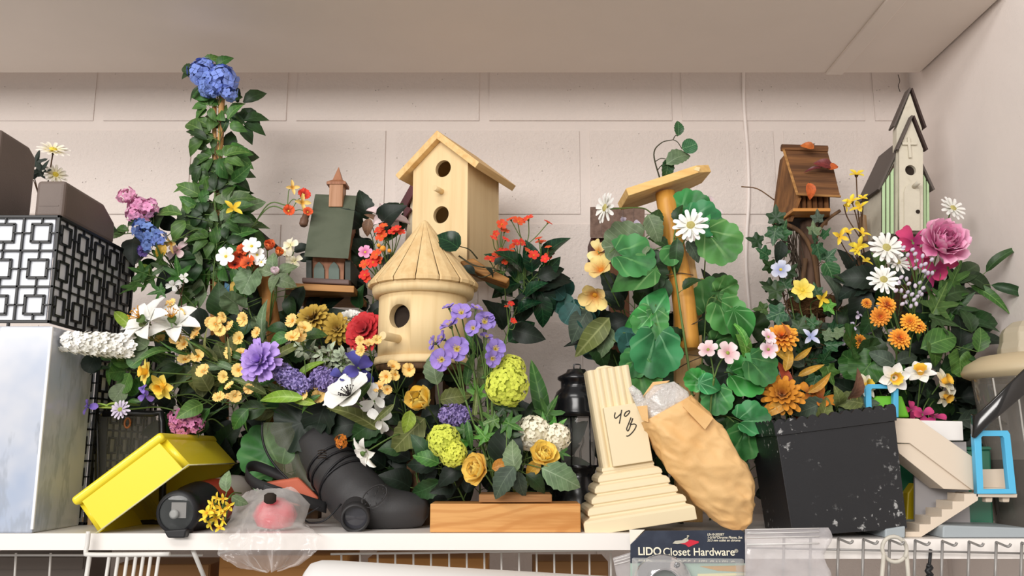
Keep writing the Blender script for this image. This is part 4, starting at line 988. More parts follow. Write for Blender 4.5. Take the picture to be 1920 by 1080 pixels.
flat([(1273, 1019), (1285, 1021), (1291, 1026), (1302, 1021), (1310, 1018), (1310, 1015), (1295, 1012), (1288, 1013)], YH - .0006, mat('logo_red', '#C8243A', .5), 'emblem_hand')
flat([(1261, 1019), (1266, 1014), (1279, 1013), (1285, 1009), (1290, 1010), (1291, 1014), (1284, 1018), (1270, 1020)], YH - .0011, mat('logo_grey', '#BDB9A8', .5), 'emblem_hand')
m = MB(); m.tube([P(1287, 1011, YH - .001), P(1290, 1006, YH - .001)], .0008, 5); m.lathe([(.001, -.001), (.0018, 0), (.001, .001)], 10, Matrix.Translation(P(1290, 1005, YH - .001))); m.build('emblem_key', MATS['logo_grey'], t)
flat([(1312, 1062), (1398, 1060), (1398, 1073), (1345, 1070)], YH - .0005, mat('wood_print', '#C79A5C', .5), 'wood_print')
flat([(1308, 1076), (1398, 1074), (1398, 1079), (1308, 1081)], YH - .0005, mat('cream_print', '#E9DDB0', .5), 'cream_print')
chrome = mat('chrome', '#D8D6D8', .12, .05, metal=.9)
cc = P(1244, 1098, YH - .012); k_ = K(YH, 1090); M_ = Matrix.Translation(cc) @ Matrix.Rotation(math.pi / 2, 4, 'X')
m = MB(); m.lathe([(56 * k_, -.006), (53 * k_, .0), (40 * k_, .004), (33 * k_, .014), (30 * k_, .014), (29 * k_, -.006)], 40, M_, caps=False); m.build('flange', chrome, t)
m = MB(); m.lathe([(29 * k_, -.006), (.001, -.006)], 24, M_, caps=False); m.build('flange_hole', mat('flange_shade', '#6B756F', .4), t)
for a in (55, 175, 295): m = MB(); m.lathe([(5.5 * k_, .002), (4 * k_, .0045), (.0005, .0035)], 14, M_ @ Matrix.Translation((46 * k_ * math.cos(RAD(a)), 46 * k_ * math.sin(RAD(a)), 0)), caps=False); m.build('screw_hole', mat('screw_grey', '#8E8E90', .25, metal=.8), t)
m = MB(); m.loft([pxpoly([(1184, 1045), (1396, 1047), (1397, 1130), (1184, 1130)], YH - .0015), pxpoly([(1196, 1053), (1380, 1055), (1380, 1130), (1196, 1130)], YH - .026)]); m.build('blister', clear('blister', '#E8ECEC', .10, .04), t, bevel=.002)
# zip bags
zipm = clear('zip_film', '#E2DEE0', .34, .12, .9, 26, .5)
t = thing('zip_bag', 'clear zip bag hanging right of the hardware card, above the wire grid', 'bag', P(1475, 1120, 1.19))
rows = [[P(1397 + (156 + 8 * math.sin(j * .7)) * i / 14 - 2 * (j > 8), 992 - 3 * i / 14 + j * 8, 1.187 + .004 * noise.noise(Vector((i * .5, j * .6, 1)))) for i in range(15)] for j in range(18)]
m = MB(); m.grid(rows); m.build('film', zipm, t, solid=.0004)
for y in (993, 1000, 1008, 1021):
    m = MB(); m.tube([P(1400, y, 1.184), P(1536, y - 2.5, 1.184)], .0006 if y < 1020 else .0011, 5); m.build('zip_ridge', clear('zip_ridge', '#F0EEEC', .7, .15), t)
t = thing('zip_bag', 'small clear zip bag corner poking out at the left edge of the hardware card', 'bag', P(1168, 1120, 1.20))
m = MB(); m.grid([[P(1149 + 2 * j + i * 8, 1046 + j * 10 - i * 2.5, 1.203 + .002 * ((i + j) % 2)) for i in range(6)] for j in range(8)]); m.build('film', zipm, t, solid=.0004)
for j in range(3): m = MB(); m.tube([P(1150 + j, 1049 + j * 5, 1.2), P(1190, 1037 + j * 6, 1.2)], .0006, 5); m.build('zip_ridge', MATS['zip_ridge'], t)

# translucent bag with something red, hanging over the edge
t = thing('plastic_bag', 'crumpled translucent plastic bag around a red thing, drooping over the shelf edge', 'bag', P(500, 1000, 1.26))
bagm = clear('bag_film', '#F1EAE7', .20, .14, .35, 60, .5)
def bagsheet(rows_px, seed, nm, bul):
    rows = []
    nI = 44; sp = []
    for j in range(len(rows_px) - 1):
        for q in range(7):
            f = q / 7; a, b = rows_px[j], rows_px[j + 1]; sp.append(tuple(x + (y - x) * f for x, y in zip(a, b)))
    sp.append(rows_px[-1])
    for xl_, yl_, xr_, yr_, Y, bulge in sp:
        r = []
        for i in range(nI + 1):
            f = i / nI; s_ = math.sin(math.pi * f); y = yl_ + (yr_ - yl_) * f - bul * s_
            p = P(xl_ + (xr_ - xl_) * f, y, Y - bulge * s_ ** .7)
            fold = math.sin(f * 17 + 2.2 * noise.noise(Vector((f * 3 + seed, yl_ * .012, 0))) + yl_ * .012) * .0035 + abs(noise.noise(Vector((f * 14, yl_ * .02, seed)))) * .008
            p = p + Vector((0, fold, fold * .3))
            n_ = noise.noise_vector(p * 30 + Vector((seed, 0, 0))) * .005 + noise.noise_vector(p * 90 + Vector((0, seed, 0))) * .002
            r.append(p + Vector((n_.x * .5, n_.y, n_.z * .6)))
        rows.append(r)
    m = MB(); m.grid(rows); m.build(nm, bagm, t)
bagsheet([(462, 918, 545, 915, 1.30, .0), (440, 940, 582, 945, 1.29, .035), (428, 975, 572, 980, 1.27, .045), (420, 992, 585, 990, 1.245, .025), (412, 1012, 604, 1008, 1.232, .012), (408, 1040, 596, 1032, 1.222, .008), (450, 1068, 560, 1058, 1.222, .006), (490, 1074, 520, 1070, 1.222, .003)], 2, 'film', 0)
if 0: bagsheet([(470, 925, 540, 925, 1.32, .0), (452, 950, 575, 952, 1.31, .02), (440, 985, 570, 988, 1.27, .02), (425, 1003, 590, 1000, 1.24, .02), (430, 1030, 575, 1025, 1.228, .006)], 9, 'film', 4)
m = MB(); m.lathe([(.004, 0), (.022, .006), (.028, .02), (.024, .034), (.012, .044), (.003, .046)], 20, Matrix.Translation(Vector((P(512, 970, 1.28).x, 1.288, SHELF + .001))), sx=1.1)
for v in m.v: v += noise.noise_vector(v * 60) * .003
m.build('red_contents', mat('red_toy', '#DE0F38', .35, .1), t)
m = MB(); m.lathe([(.004, 0), (.0085, .003), (.0085, .012), (.004, .015)], 14, Matrix.Translation(P(506, 945, 1.248))); m.build('dark_cap', dark_in, t)
# ------------------------------------------------------------------ leaves: shared meshes, local y runs from stalk to tip, length 1
def leaf_strip(name, wfn, n=6, fold=.22, curl=.25, serr=0):
    rows = []
    for i in range(n + 1):
        f = i / n; w = wfn(f); 
        if serr and 0 < i < n: w *= 1 + serr * (1 if i % 2 else -1)
        z = .12 * math.sin(f * math.pi) - curl * f * f
        rows.append([Vector((-w, f, z + fold * w)), Vector((-w * .5, f, z + fold * w * .35)), Vector((0, f, z)), Vector((w * .5, f, z + fold * w * .35)), Vector((w, f, z + fold * w))])
    m = MB(); m.grid(rows); return m.mesh(name)
def leaf_polar(name, rfn, n=26, cy=.42, bowl=.18, wave=.05, curl=.15, lobes=5):
    m = MB(); c = Vector((0, cy, 0)); inner, outer = [], []
    for i in range(n):
        a = 2 * math.pi * i / n - math.pi / 2; r = rfn(a)
        for L, k2 in ((inner, .52), (outer, 1)):
            x, y = math.cos(a) * r * k2, math.sin(a) * r * k2
            z = bowl * (r * k2) ** 2 + wave * k2 * math.sin(a * lobes) - curl * max(0, y) ** 2
            L.append(c + Vector((x, y, z)))
    fs = [(0, 1 + i, 1 + (i + 1) % n) for i in range(n)] + [(1 + i, 1 + n + i, 1 + n + (i + 1) % n, 1 + (i + 1) % n) for i in range(n)]
    m.add([c] + inner + outer, fs, True); return m.mesh(name)
def ivy_r(a):
    d = (a + math.pi / 2 + math.pi) % (2 * math.pi) - math.pi      # angle from the stalk notch
    up = abs(a - math.pi / 2); up = min(up, 2 * math.pi - up)
    r = .30
    for pk, h, w in ((0, .30, .42), (1.15, .20, .36), (2.15, .12, .34)): r += h * max(0, 1 - abs(up - pk) / w)
    if abs(d) < .25: r *= .7
    return r
def ger_r(a):
    d = (a + math.pi / 2 + math.pi) % (2 * math.pi) - math.pi
    r = .47 + .028 * abs(math.sin(a * 5.5)) * 1.6
    return r * (.35 + .65 * min(1, abs(d) / .42))
def round_r(a): return .45 + .01 * math.sin(a * 3)
def maple_r(a):
    up = abs(a - math.pi / 2); up = min(up, 2 * math.pi - up); r = .2
    for pk, h, w in ((0, .36, .4), (.95, .32, .36), (1.9, .22, .34)): r += h * max(0, 1 - abs(up - pk) / w)
    return r * (1 + .05 * math.sin(a * 17))
def compound(name, n=5):
    m = MB()
    for k2 in range(n):
        a = (k2 - (n - 1) / 2) * (2.8 / max(1, n - 1)) ; L = .74 - .10 * abs(k2 - (n - 1) / 2); c, s = math.cos(a), math.sin(a); rows = []
        for i in range(5):
            f = i / 4; w = .20 * math.sin(math.pi * min(1, f * .93 + .03) ** .9) * (1 if i < 4 else .1); y = .12 + f * L; z = .07 * math.sin(f * math.pi) - .3 * f * f - abs(a) * .05
            rows.append([Vector((c * x + s * y, -s * x + c * y, z + abs(x) * .35)) for x in (-w, 0, w)])
        m.grid(rows)
    return m.mesh(name)
LEAF = {
    'oval': leaf_strip('leaf_oval', lambda f: .31 * math.sin(math.pi * f ** .85) ** .8 + .005, 7, .25, .25),
    'rose': leaf_strip('leaf_rose', lambda f: .30 * math.sin(math.pi * f ** .8) ** .85 + .004, 12, .3, .3, .06),
    'lance': leaf_strip('leaf_lance', lambda f: .125 * math.sin(math.pi * f ** .75) ** .8 + .003, 8, .35, .35),
    'blade': leaf_strip('leaf_blade', lambda f: .06 * (1 - f ** 3) + .003, 7, .4, .3),
    'heart': leaf_strip('leaf_heart', lambda f: .40 * math.sin(math.pi * (f * .97 + .03) ** .62) ** .9 + .003, 8, .22, .25),
    'ivy': leaf_polar('leaf_ivy', ivy_r, 30, .40, .15, .03, .25, 5),
    'geranium': leaf_polar('leaf_geranium', ger_r, 44, .46, .30, .045, .25, 5),
    'round': leaf_polar('leaf_round', round_r, 16, .45, .20, .03, .2, 2),
    'maple': leaf_polar('leaf_maple', maple_r, 40, .38, .18, .03, .3, 5),
    'creeper': compound('leaf_creeper', 5), 'trio': compound('leaf_trio', 3),
}
def leafmat(name, c, vein=None, back=None, rough=.45, amt=.28, side=True, edge=None, radial=False):
    if name in MATS: return MATS[name]
    t = NT(name); sep = t.new('ShaderNodeSeparateXYZ'); t.link(t.obj(), sep.inputs[0])
    ax = t.math('ABSOLUTE', sep.outputs[0]); y = sep.outputs[1]
    base = t.mix(t.ramp(t.noise(3.5, detail=3), .35, .7), lin(c), tuple(x * .62 for x in lin(c)[:3]) + (1,))
    if edge: base = t.mix(t.ramp(ax, .12, .42), base, lin(edge))
    vc = lin(vein) if vein else tuple(min(1, x * 1.9 + .02) for x in lin(c)[:3]) + (1,)
    mid = t.ramp(ax, .018, .0)
    if radial:
        an = t.math('ARCTAN2', sep.outputs[0], t.math('ADD', y, -.06)); s = t.math('SINE', t.math('MULTIPLY', an, 9.0)); ln = t.new('ShaderNodeVectorMath', operation='LENGTH'); t.link(t.obj(), ln.inputs[0])
        mid = t.math('MULTIPLY', t.ramp(s, .80, 1.0), t.ramp(ln.outputs['Value'], 1.05, .25))
    elif side:
        s = t.math('SINE', t.math('MULTIPLY', t.math('SUBTRACT', y, t.math('MULTIPLY', ax, .8)), 44.0))
        mid = t.math('MAXIMUM', mid, t.math('MULTIPLY', t.ramp(s, .86, 1.0), .45))
    base = t.mix(t.math('MULTIPLY', mid, .55), base, vc)
    base = t.rnd(base, amt, .018)
    bk = lin(back) if back else tuple(min(1, x * .75 + .035) for x in lin(c)[:3]) + (1,)
    g = t.new('ShaderNodeNewGeometry'); base = t.mix(g.outputs['Backfacing'], base, bk)
    t.base(base); t.b.inputs['Roughness'].default_value = rough; t.b.inputs['Specular IOR Level'].default_value = .35
    MATS[name] = t.m; return t.m
LM = {
    'mid': leafmat('leaf_mid', '#436B2F', '#83A65C'), 'deep': leafmat('leaf_deep', '#294522'), 'dark': leafmat('leaf_dark_shade', '#17261A', None, '#29362A', .5),  # dark also carries the shade of the pile's recesses in its green
    'gloss': leafmat('leaf_gloss', '#193C26', '#457A4C', None, .25), 'ivy': leafmat('leaf_ivy', '#2D5B36', '#8FB183'), 'ger': leafmat('leaf_ger', '#3B7A3A', '#86B272', '#7E9E70', .5, .3, True, '#4A8A46', True),
    'gerb': leafmat('leaf_gerb', '#2C7739', '#86C488', '#76A880', .45, .25, True, '#3E9450', True), 'teal': leafmat('leaf_teal', '#2C5C55', '#5E908A', '#57807A', .5, .25, False),
    'sage': leafmat('leaf_sage', '#6F8560', '#A3B191', '#8A967A', .55, .2), 'olive': leafmat('leaf_olive', '#6B7540', '#A9AE75', '#858A62', .55, .25), 'lime': leafmat('leaf_lime', '#92B03E', '#C3D67F', None, .45, .15),
    'greyg': leafmat('leaf_greyg', '#4A5A4A', '#76866F', '#6E7768', .6, .3), 'rust': leafmat('leaf_rust', '#A9592B', '#7A3A1C', None, .55, .3), 'brown': leafmat('leaf_brown', '#7A5A44', '#A08066', None, .6, .25),
    'orange': leafmat('leaf_orange', '#C7622E', '#8A3E20', None, .5, .15), 'maroon': leafmat('leaf_maroon', '#6A2F2A', '#8C4A40', None, .4, .2), 'gold': leafmat('leaf_gold', '#D8A03C', '#F0C97A', None, .5, .15), 'bright': leafmat('leaf_bright', '#56973A', '#A5DA78', None, .45, .12),
}
STEM = mat('stem_green', '#5F7A3E', .6, .15, 60); STEMD = mat('stem_dark', '#3B3A26', .7, .15, 60); STEMB = mat('stem_brown', '#5A4028', .7, .15, 60)

def frame_from(yd, nrm):
    yd = yd.normalized(); z = (nrm - yd * nrm.dot(yd))
    if z.length < 1e-3: z = Vector((0, -1, 0)) - yd * -yd.y
    z.normalize(); x = yd.cross(z)
    return Matrix((x, yd, z)).transposed()
def add_leaf(root, kind, base, yd, nrm, size, mt, name='leaf', wide=1.0):
    R = frame_from(yd, nrm)
    return put(name, LEAF[kind], LM[mt], root, base - rootloc(root), R.to_euler(), (size * wide, size, size))

SPR = [0]
def spray(label, path, kind, mt, n, size, spread=.35, seed=None, loc=None, group=None, name='leafy_stem', cat='leafy stem', up=.15, tilt=.9, stem=STEM, r=.0013, explicit=(), t0=.12, depth=.02, parent=None, away=1.0):
    """a leafy artificial stem: path of (x, y, distance) seen points, leaves of SIZE pixels along it, plus explicit leaves (x, y, size, tip angle, kind, material)"""
    SPR[0] += 1; R = random.Random(seed if seed is not None else SPR[0] * 13 + 5)
    pts = [P(*p) for p in path]
    root = parent or thing(name, label, cat, pts[0], group)
    sp = spline(pts, 7); m = MB(); N_ = len(sp)
    m.tube(sp, [r * (1.15 - .6 * i / (N_ - 1)) for i in range(N_)], 5)
    side = 1; yv = sum(p[1] for p in path) / len(path); Yv = sum(p[2] for p in path) / len(path); k_ = K(Yv, yv)
    for i in range(n):
        f = t0 + (1 - t0) * (i + R.random() * .8) / n; f = min(f, 1)
        q = f * (N_ - 1); a = int(min(q, N_ - 2)); p = sp[a].lerp(sp[a + 1], q - a); T = (sp[a + 1] - sp[a]).normalized()
        side = -side; perp = Vector((-T.z, 0, T.x)) * side
        if perp.length < .1: perp = Vector((side, 0, 0))
        sz = size * k_ * R.uniform(.7, 1.15)
        d = (T * R.uniform(.0, .9) + perp * R.uniform(.5, 1.1) * away + Vector((R.uniform(-.35, .35), R.uniform(-.7, .35), R.uniform(-.35, .35) + up)))
        d.normalize()
        if i == n - 1: d = (T + Vector((0, -.2, up))).normalized()
        b = p + d * spread * sz * R.uniform(.2, 1.3) + Vector((0, R.uniform(-depth, depth), 0))
        nr = Vector((R.uniform(-tilt, tilt), -1, R.uniform(-.3, tilt)))
        if nr.y > 0: nr.y = -nr.y
        m.tube([p, p.lerp(b, .5) + Vector((0, 0, .001)), b], .0006, 4)
        mm = mt if isinstance(mt, str) else R.choice(mt); kk_ = kind if isinstance(kind, str) else R.choice(kind)
        add_leaf(root, kk_, b, d, nr, sz, mm)
    for e in explicit:
        x, y, s_, an = e[:4]; kk_ = e[4] if len(e) > 4 else (kind if isinstance(kind, str) else kind[0]); mm = e[5] if len(e) > 5 else (mt if isinstance(mt, str) else mt[0]); Ye = e[6] if len(e) > 6 else Yv; wd = e[7] if len(e) > 7 else 1
        d = Vector((math.cos(RAD(an)), R.uniform(-.12, .12), math.sin(RAD(an)))); c = P(x, y, Ye); ke = K(Ye, y); b = c - d * s_ * ke * .48
        nr = Vector((R.uniform(-.3, .3), -1, R.uniform(-.1, .45)))
        near = min(sp, key=lambda v: (v - b).length)
        m.tube(spline([near, near.lerp(b, .5) + Vector((0, 0, .004)), b], 3), .0008, 4)
        add_leaf(root, kk_, b, d, nr, s_ * ke, mm, wide=wd)
    m.build('stem', stem, root)
    return root

# ------------------------------------------------------------------ flower heads: unit radius, facing local +z
PW = {'round': [.28, .62, .92, 1, .82, .35], 'point': [.35, .8, 1, .72, .34, .03], 'strap': [.45, .8, .95, 1, .85, .35], 'notch': [.25, .5, .75, 1, 1, .75]}
TT = [0, .25, .5, .75, .92, 1]
def petal(m, ang, L, Wd_, tilt, curl, r0=.05, z0=0, shape='round', cup=.3, ruffle=0, R=None, tw=0):
    rows = []; r = r0; z = z0; c, s = math.cos(ang), math.sin(ang); prev = 0; mark = (len(m.v), len(m.f))
    for i, f in enumerate(TT):
        e = tilt + curl * f; dl = (f - prev) * L; prev = f; r += math.cos(e) * dl; z += math.sin(e) * dl
        w = Wd_ * PW[shape][i]; row = []
        for q in (-1, -.5, 0, .5, 1) if Wd_ > .16 else (-1, 0, 1):
            zz = z + cup * q * q * w * math.cos(e) + (ruffle * f * math.sin(q * 6 + ang * 5)); rr_ = r - cup * q * q * w * math.sin(e)
            y = q * w
            row.append(Vector((c * rr_ - s * y, s * rr_ + c * y, zz + tw * q * w)))
        rows.append(row)
    m.grid(rows)
    if hasattr(m, 'marks'): m.marks.append((mark[0], len(m.v), mark[1], len(m.f)))
def head(name, fn):
    m = MB(); fn(m, random.Random(len(name) * 7 + 1)); return m.mesh(name)
def dome(m, r, h, z=0, sides=12, bumpy=0, R=None):
    prof = [(r, z), (r * .9, z + h * .55), (r * .5, z + h * .92), (.001, z + h)]; o = len(m.v); m.lathe(prof, sides, caps=False)
    if bumpy:
        for v in m.v[o:]: v += Vector((R.uniform(-1, 1), R.uniform(-1, 1), R.uniform(-1, 1))) * bumpy
def h_daisy(m, R):
    for i in range(13): petal(m, i * 6.283 / 13, .9 * R.uniform(.9, 1.08), .125, R.uniform(.1, .3), R.uniform(-.4, -.1), .1, .0, 'strap', .2)
    for i in range(9): petal(m, i * 6.283 / 9 + .2, .72, .11, .5, -.3, .1, .03, 'strap', .2)
def h_five(m, R):
    for i in range(5): petal(m, i * 6.283 / 5, .95, .40, .5, -.5, .06, 0, 'round', .25, .05)
def h_ruffle(m, R):
    for i in range(6): petal(m, i * 6.283 / 6, .95, .40, .85, -.75, .05, 0, 'notch', .3, .16)
def h_six(m, R):
    for i in range(6): petal(m, i * 6.283 / 6, .95, .40, .35, -.2, .05, 0, 'point', .25)
def h_cup(m, R):
    for i in range(6): petal(m, i * 6.283 / 6 + R.uniform(-.1, .1), 1.05, .50, .75 if i % 2 else .55, -.55, .05, .0, 'round', .45)
def h_mum(m, R):
    for lay, (n, L, ti) in enumerate(((15, .95, .1), (14, .85, .4), (11, .7, .75), (8, .5, 1.05), (5, .32, 1.3))):
        for i in range(n): petal(m, i * 6.283 / n + lay * .4, L * R.uniform(.9, 1.05), .13, ti + R.uniform(-.1, .1), -.25, .05, lay * .05, 'strap', .5)
def h_zinnia(m, R):
    for lay, (n, L, ti) in enumerate(((12, .95, .05), (12, .86, .22), (11, .72, .42), (9, .55, .68), (7, .38, 1.0))):
        for i in range(n): petal(m, i * 6.283 / n + lay * .27, L * R.uniform(.92, 1.04), .24, ti + R.uniform(-.06, .06), -.2, .05, lay * .06, 'round', .25, .02)
def h_corn(m, R):
    for lay, (n, L, ti) in enumerate(((14, 1.0, .05), (12, .9, .4), (9, .75, .8), (6, .5, 1.15))):
        for i in range(n): petal(m, i * 6.283 / n + lay * .3, L * R.uniform(.85, 1.08), .19, ti + R.uniform(-.15, .15), R.uniform(-.4, .1), .04, lay * .03, 'notch', .5, .05)
def h_peony(m, R):
    for lay, (n, L, ti) in enumerate(((7, 1.1, .45), (8, 1.15, .7), (9, 1.1, .9), (9, 1.0, 1.08), (8, .9, 1.25), (7, .75, 1.42))):
        for i in range(n): petal(m, i * 6.283 / n + lay * .35, L * R.uniform(.85, 1.08), .31, ti + R.uniform(-.12, .12), .4 if lay > 0 else .1, .06, -.35 + lay * .02, 'notch', .5, .11)
def h_ranun(m, R):
    for lay, (n, L, ti) in enumerate(((6, 1.1, .15), (6, 1.1, .5), (7, 1.0, .8), (7, .88, 1.05), (6, .7, 1.25), (5, .5, 1.4), (4, .33, 1.5))):
        for i in range(n): petal(m, i * 6.283 / n + lay * .4, L * R.uniform(.92, 1.03), .46 - .035 * lay, ti, .8, .06, -.15, 'round', .5, .03)
def h_tulip(m, R):
    for lay, (n, L, ti) in enumerate(((4, 1.3, .75), (4, 1.25, 1.1), (3, 1.0, 1.3))):
        for i in range(n): petal(m, i * 6.283 / n + lay * .7, L * R.uniform(.9, 1.08), .55, ti, .55, .08, -.1, 'round', .5, .05)
def h_lily(m, R):
    for i in range(6): petal(m, i * 6.283 / 6, 1.45, .40, 1.2, -1.6, .05, -.6, 'point', .4, .05)
def h_daff(m, R):
    for i in range(6): petal(m, i * 6.283 / 6, .98, .36, .1, .1, .06, 0, 'point', .3, 0, None, R.uniform(-.2, .2))
def h_trumpet(m, R):
    rg = []
    for r, z in ((.2, 0), (.24, .2), (.27, .4), (.36, .55), (.42, .58)):
        rg.append([Vector((r * math.cos(a) * (1 + .1 * (z > .5) * math.cos(a * 8)), r * math.sin(a) * (1 + .1 * (z > .5) * math.cos(a * 8)), z)) for a in [i * 6.283 / 24 for i in range(24)]])
    m.loft(rg, caps=False, smooth=True)
def h_forsy(m, R):
    for i in range(4): petal(m, i * 6.283 / 4 + .3, 1.05, .26, .55, -.5, .04, 0, 'point', .4)
def h_orchid(m, R):
    for i, L, w in ((0, 1, .42), (1, .95, .36), (2, 1, .40), (3, .9, .36), (4, 1, .38)): petal(m, i * 6.283 / 5, L, w, .9, -.5, .05, 0, 'round', .45)
def h_petals(m, R):
    for i, L, ti in ((0, 1.25, .2), (1, 1.0, .5), (2, 1.3, -.2), (3, .8, .8)): petal(m, [.3, 2.2, 3.9, 5.2][i], L, .42, ti, -.6, .05, 0, 'round', .35, .05)
def floret(m, p, n, size, k2, R, shape='round'):
    M_ = axis_matrix(p, n); M_ = M_ @ Matrix.Rotation(R.uniform(0, 3), 4, 'Z')
    for i in range(k2):
        a = i * 6.283 / k2; c, s = math.cos(a), math.sin(a); w = .42 if k2 > 4 else .5
        q = [(0.05, 0, 0), (.5, -w, .12), (.95, -w * .55, .12), (1, w * .3, .08), (.55, w, .18)]
        m.add([M_ @ (Vector((c * x - s * y, s * x + c * y, z)) * size) for x, y, z in q], [(0, 1, 2, 3, 4)], False)
def cluster(n, size, k2, core=.62, sx=1, sy=1, sz=1, jit=.08):
    def fn(m, R):
        o = len(m.v); m.lathe([(core * math.sin(a), -core * math.cos(a)) for a in [i * math.pi / 6 for i in range(7)]], 10, caps=False)
        for v in m.v[o:]: v.x *= sx; v.y *= sy; v.z *= sz
        for i in range(n):
            z = 1 - 2 * (i + .5) / n; r = math.sqrt(1 - z * z); a = i * 2.39996; d = Vector((r * math.cos(a), r * math.sin(a), z))
            p = Vector((d.x * sx, d.y * sy, d.z * sz)) * (.9 + R.uniform(-jit, jit) * .8); nn = (d + Vector((R.uniform(-.25, .25), R.uniform(-.25, .25), R.uniform(-.2, .3)))).normalized()
            floret(m, p, nn, size * R.uniform(.85, 1.15), k2, R)
    return fn
def h_bead(m, R):
    m.lathe([(math.sin(a), -math.cos(a)) for a in [i * math.pi / 6 for i in range(7)]], 8, caps=False)
def h_stamen(m, R):
    for i in range(16):
        a = i * 2.4; r = .10 + .25 * R.random(); d = Vector((math.cos(a) * r, math.sin(a) * r, .42))
        m.tube([(0, 0, 0), d], [.018, .012], 4); m.lathe([(.02, -.03), (.04, 0), (.02, .03)], 5, Matrix.Translation(d))
def h_dome(m, R): dome(m, .26, .16, .02, 12, .02, R)
def h_smalldome(m, R): dome(m, .16, .12, .05, 8, .01, R)
HEAD = {n: head('petals_' + n, f) for n, f in dict(daisy=h_daisy, five=h_five, ruffle=h_ruffle, six=h_six, cup=h_cup, mum=h_mum, zinnia=h_zinnia, corn=h_corn, peony=h_peony, ranun=h_ranun, tulip=h_tulip, lily=h_lily, daff=h_daff, forsy=h_forsy,
        orchid=h_orchid, loose=h_petals, hydrangea=cluster(30, .42, 4, .5, 1, 1, .8, .16), viburnum=cluster(66, .25, 5, .80, 1, 1, 1, .05), snow=cluster(46, .30, 5, .76, 1, 1, .9, .05), bunch=cluster(13, .50, 5, .25, 1, .8, .6, .25), bead=h_bead).items()}
def h_stock(m, R):
    m.lathe([(.05, -1), (.2, -.9), (.2, .8), (.05, .95)], 8, caps=False)
    for k2 in range(8):
        z = -.85 + k2 * .235
        for i in range(7):
            a = i * 6.283 / 7 + k2 * .45; f = 1 - .35 * max(0, z) ** 2
            d = Vector((math.cos(a), math.sin(a), .55)).normalized(); p = Vector((math.cos(a) * .34 * f, math.sin(a) * .34 * f, z + R.uniform(-.05, .05)))
            floret(m, p, d, .23 * f, 6, R); floret(m, p + d * .05, (d + Vector((R.uniform(-.4, .4), R.uniform(-.4, .4), .2))).normalized(), .17 * f, 6, R)
def h_hyac(m, R):
    m.lathe([(.05, -1), (.36, -.8), (.38, .5), (.2, .85), (.02, .95)], 10, caps=False)
    for i in range(120):
        z = -.95 + 1.9 * (i + .5) / 120; a = i * 2.39996; f = math.sqrt(max(.05, 1 - (abs(z) ** 2.6)))
        d = Vector((math.cos(a), math.sin(a), R.uniform(-.3, .5))).normalized(); p = Vector((math.cos(a) * .42 * f, math.sin(a) * .42 * f, z)) + d * R.uniform(-.03, .08)
        floret(m, p, (d + Vector((R.uniform(-.7, .7), R.uniform(-.7, .7), R.uniform(-.5, .5)))).normalized(), R.uniform(.11, .17), 5, R)
HEAD['stock'] = head('petals_stock', h_stock); HEAD['hyacinth'] = head('petals_hyacinth', h_hyac)
HEAD['spike'] = head('petals_spike', cluster(110, .20, 5, .5, .36, .36, 1.0, .12)); HEAD['fatspike'] = head('petals_fatspike', cluster(95, .27, 5, .62, .5, .5, 1.0, .16))
def single_petals(name, fn):
    m = MB(); m.marks = []; fn(m, random.Random(len('petals_' + name) * 7 + 1)); out = []
    for v0, v1, f0, f1 in m.marks:
        q = MB(); q.add(m.v[v0:v1], [tuple(i - v0 for i in f) for f in m.f[f0:f1]], True); out.append(q.mesh('petal_' + name))
    return out
SINGLE = {n: single_petals(n, f) for n, f in dict(five=h_five, six=h_six, cup=h_cup, tulip=h_tulip, lily=h_lily, daff=h_daff, forsy=h_forsy, orchid=h_orchid, loose=h_petals).items()}
CUPM = MB(); CUPM.lathe([(.001, -.3), (.16, -.2), (.22, -.02), (.05, .01)], 8); CUPM = CUPM.mesh('calyx')
CEN = {n: head('centre_' + n, f) for n, f in dict(dome=h_dome, small=h_smalldome, stamen=h_stamen, trumpet=h_trumpet).items()}
def petalmat(name, inner, outer, r0=.1, r1=.9, rough=.6, amt=.10, spots=None, hue=.008):
    if name in MATS: return MATS[name]
    t = NT(name); v = t.new('ShaderNodeVectorMath', operation='LENGTH'); t.link(t.obj(), v.inputs[0])
    c = t.mix(t.ramp(v.outputs['Value'], r0, r1), lin(inner), lin(outer))
    c = t.mix(t.math('MULTIPLY', t.ramp(t.noise(5, detail=3), .4, .75), .25), c, tuple(x * .7 for x in lin(outer)[:3]) + (1,))
    if spots:
        vo = t.new('ShaderNodeTexVoronoi'); vo.inputs['Scale'].default_value = 11; t.link(t.obj(), vo.inputs['Vector'])
        c = t.mix(t.math('MULTIPLY', t.ramp(vo.outputs['Distance'], .2, .1), t.ramp(v.outputs['Value'], .8, .4)), c, lin(spots))
    c = t.rnd(c, amt, hue); t.base(c); t.b.inputs['Roughness'].default_value = rough; t.b.inputs['Specular IOR Level'].default_value = .25
    t.b.inputs['Sheen Weight'].default_value = .1
    MATS[name] = t.m; return t.m
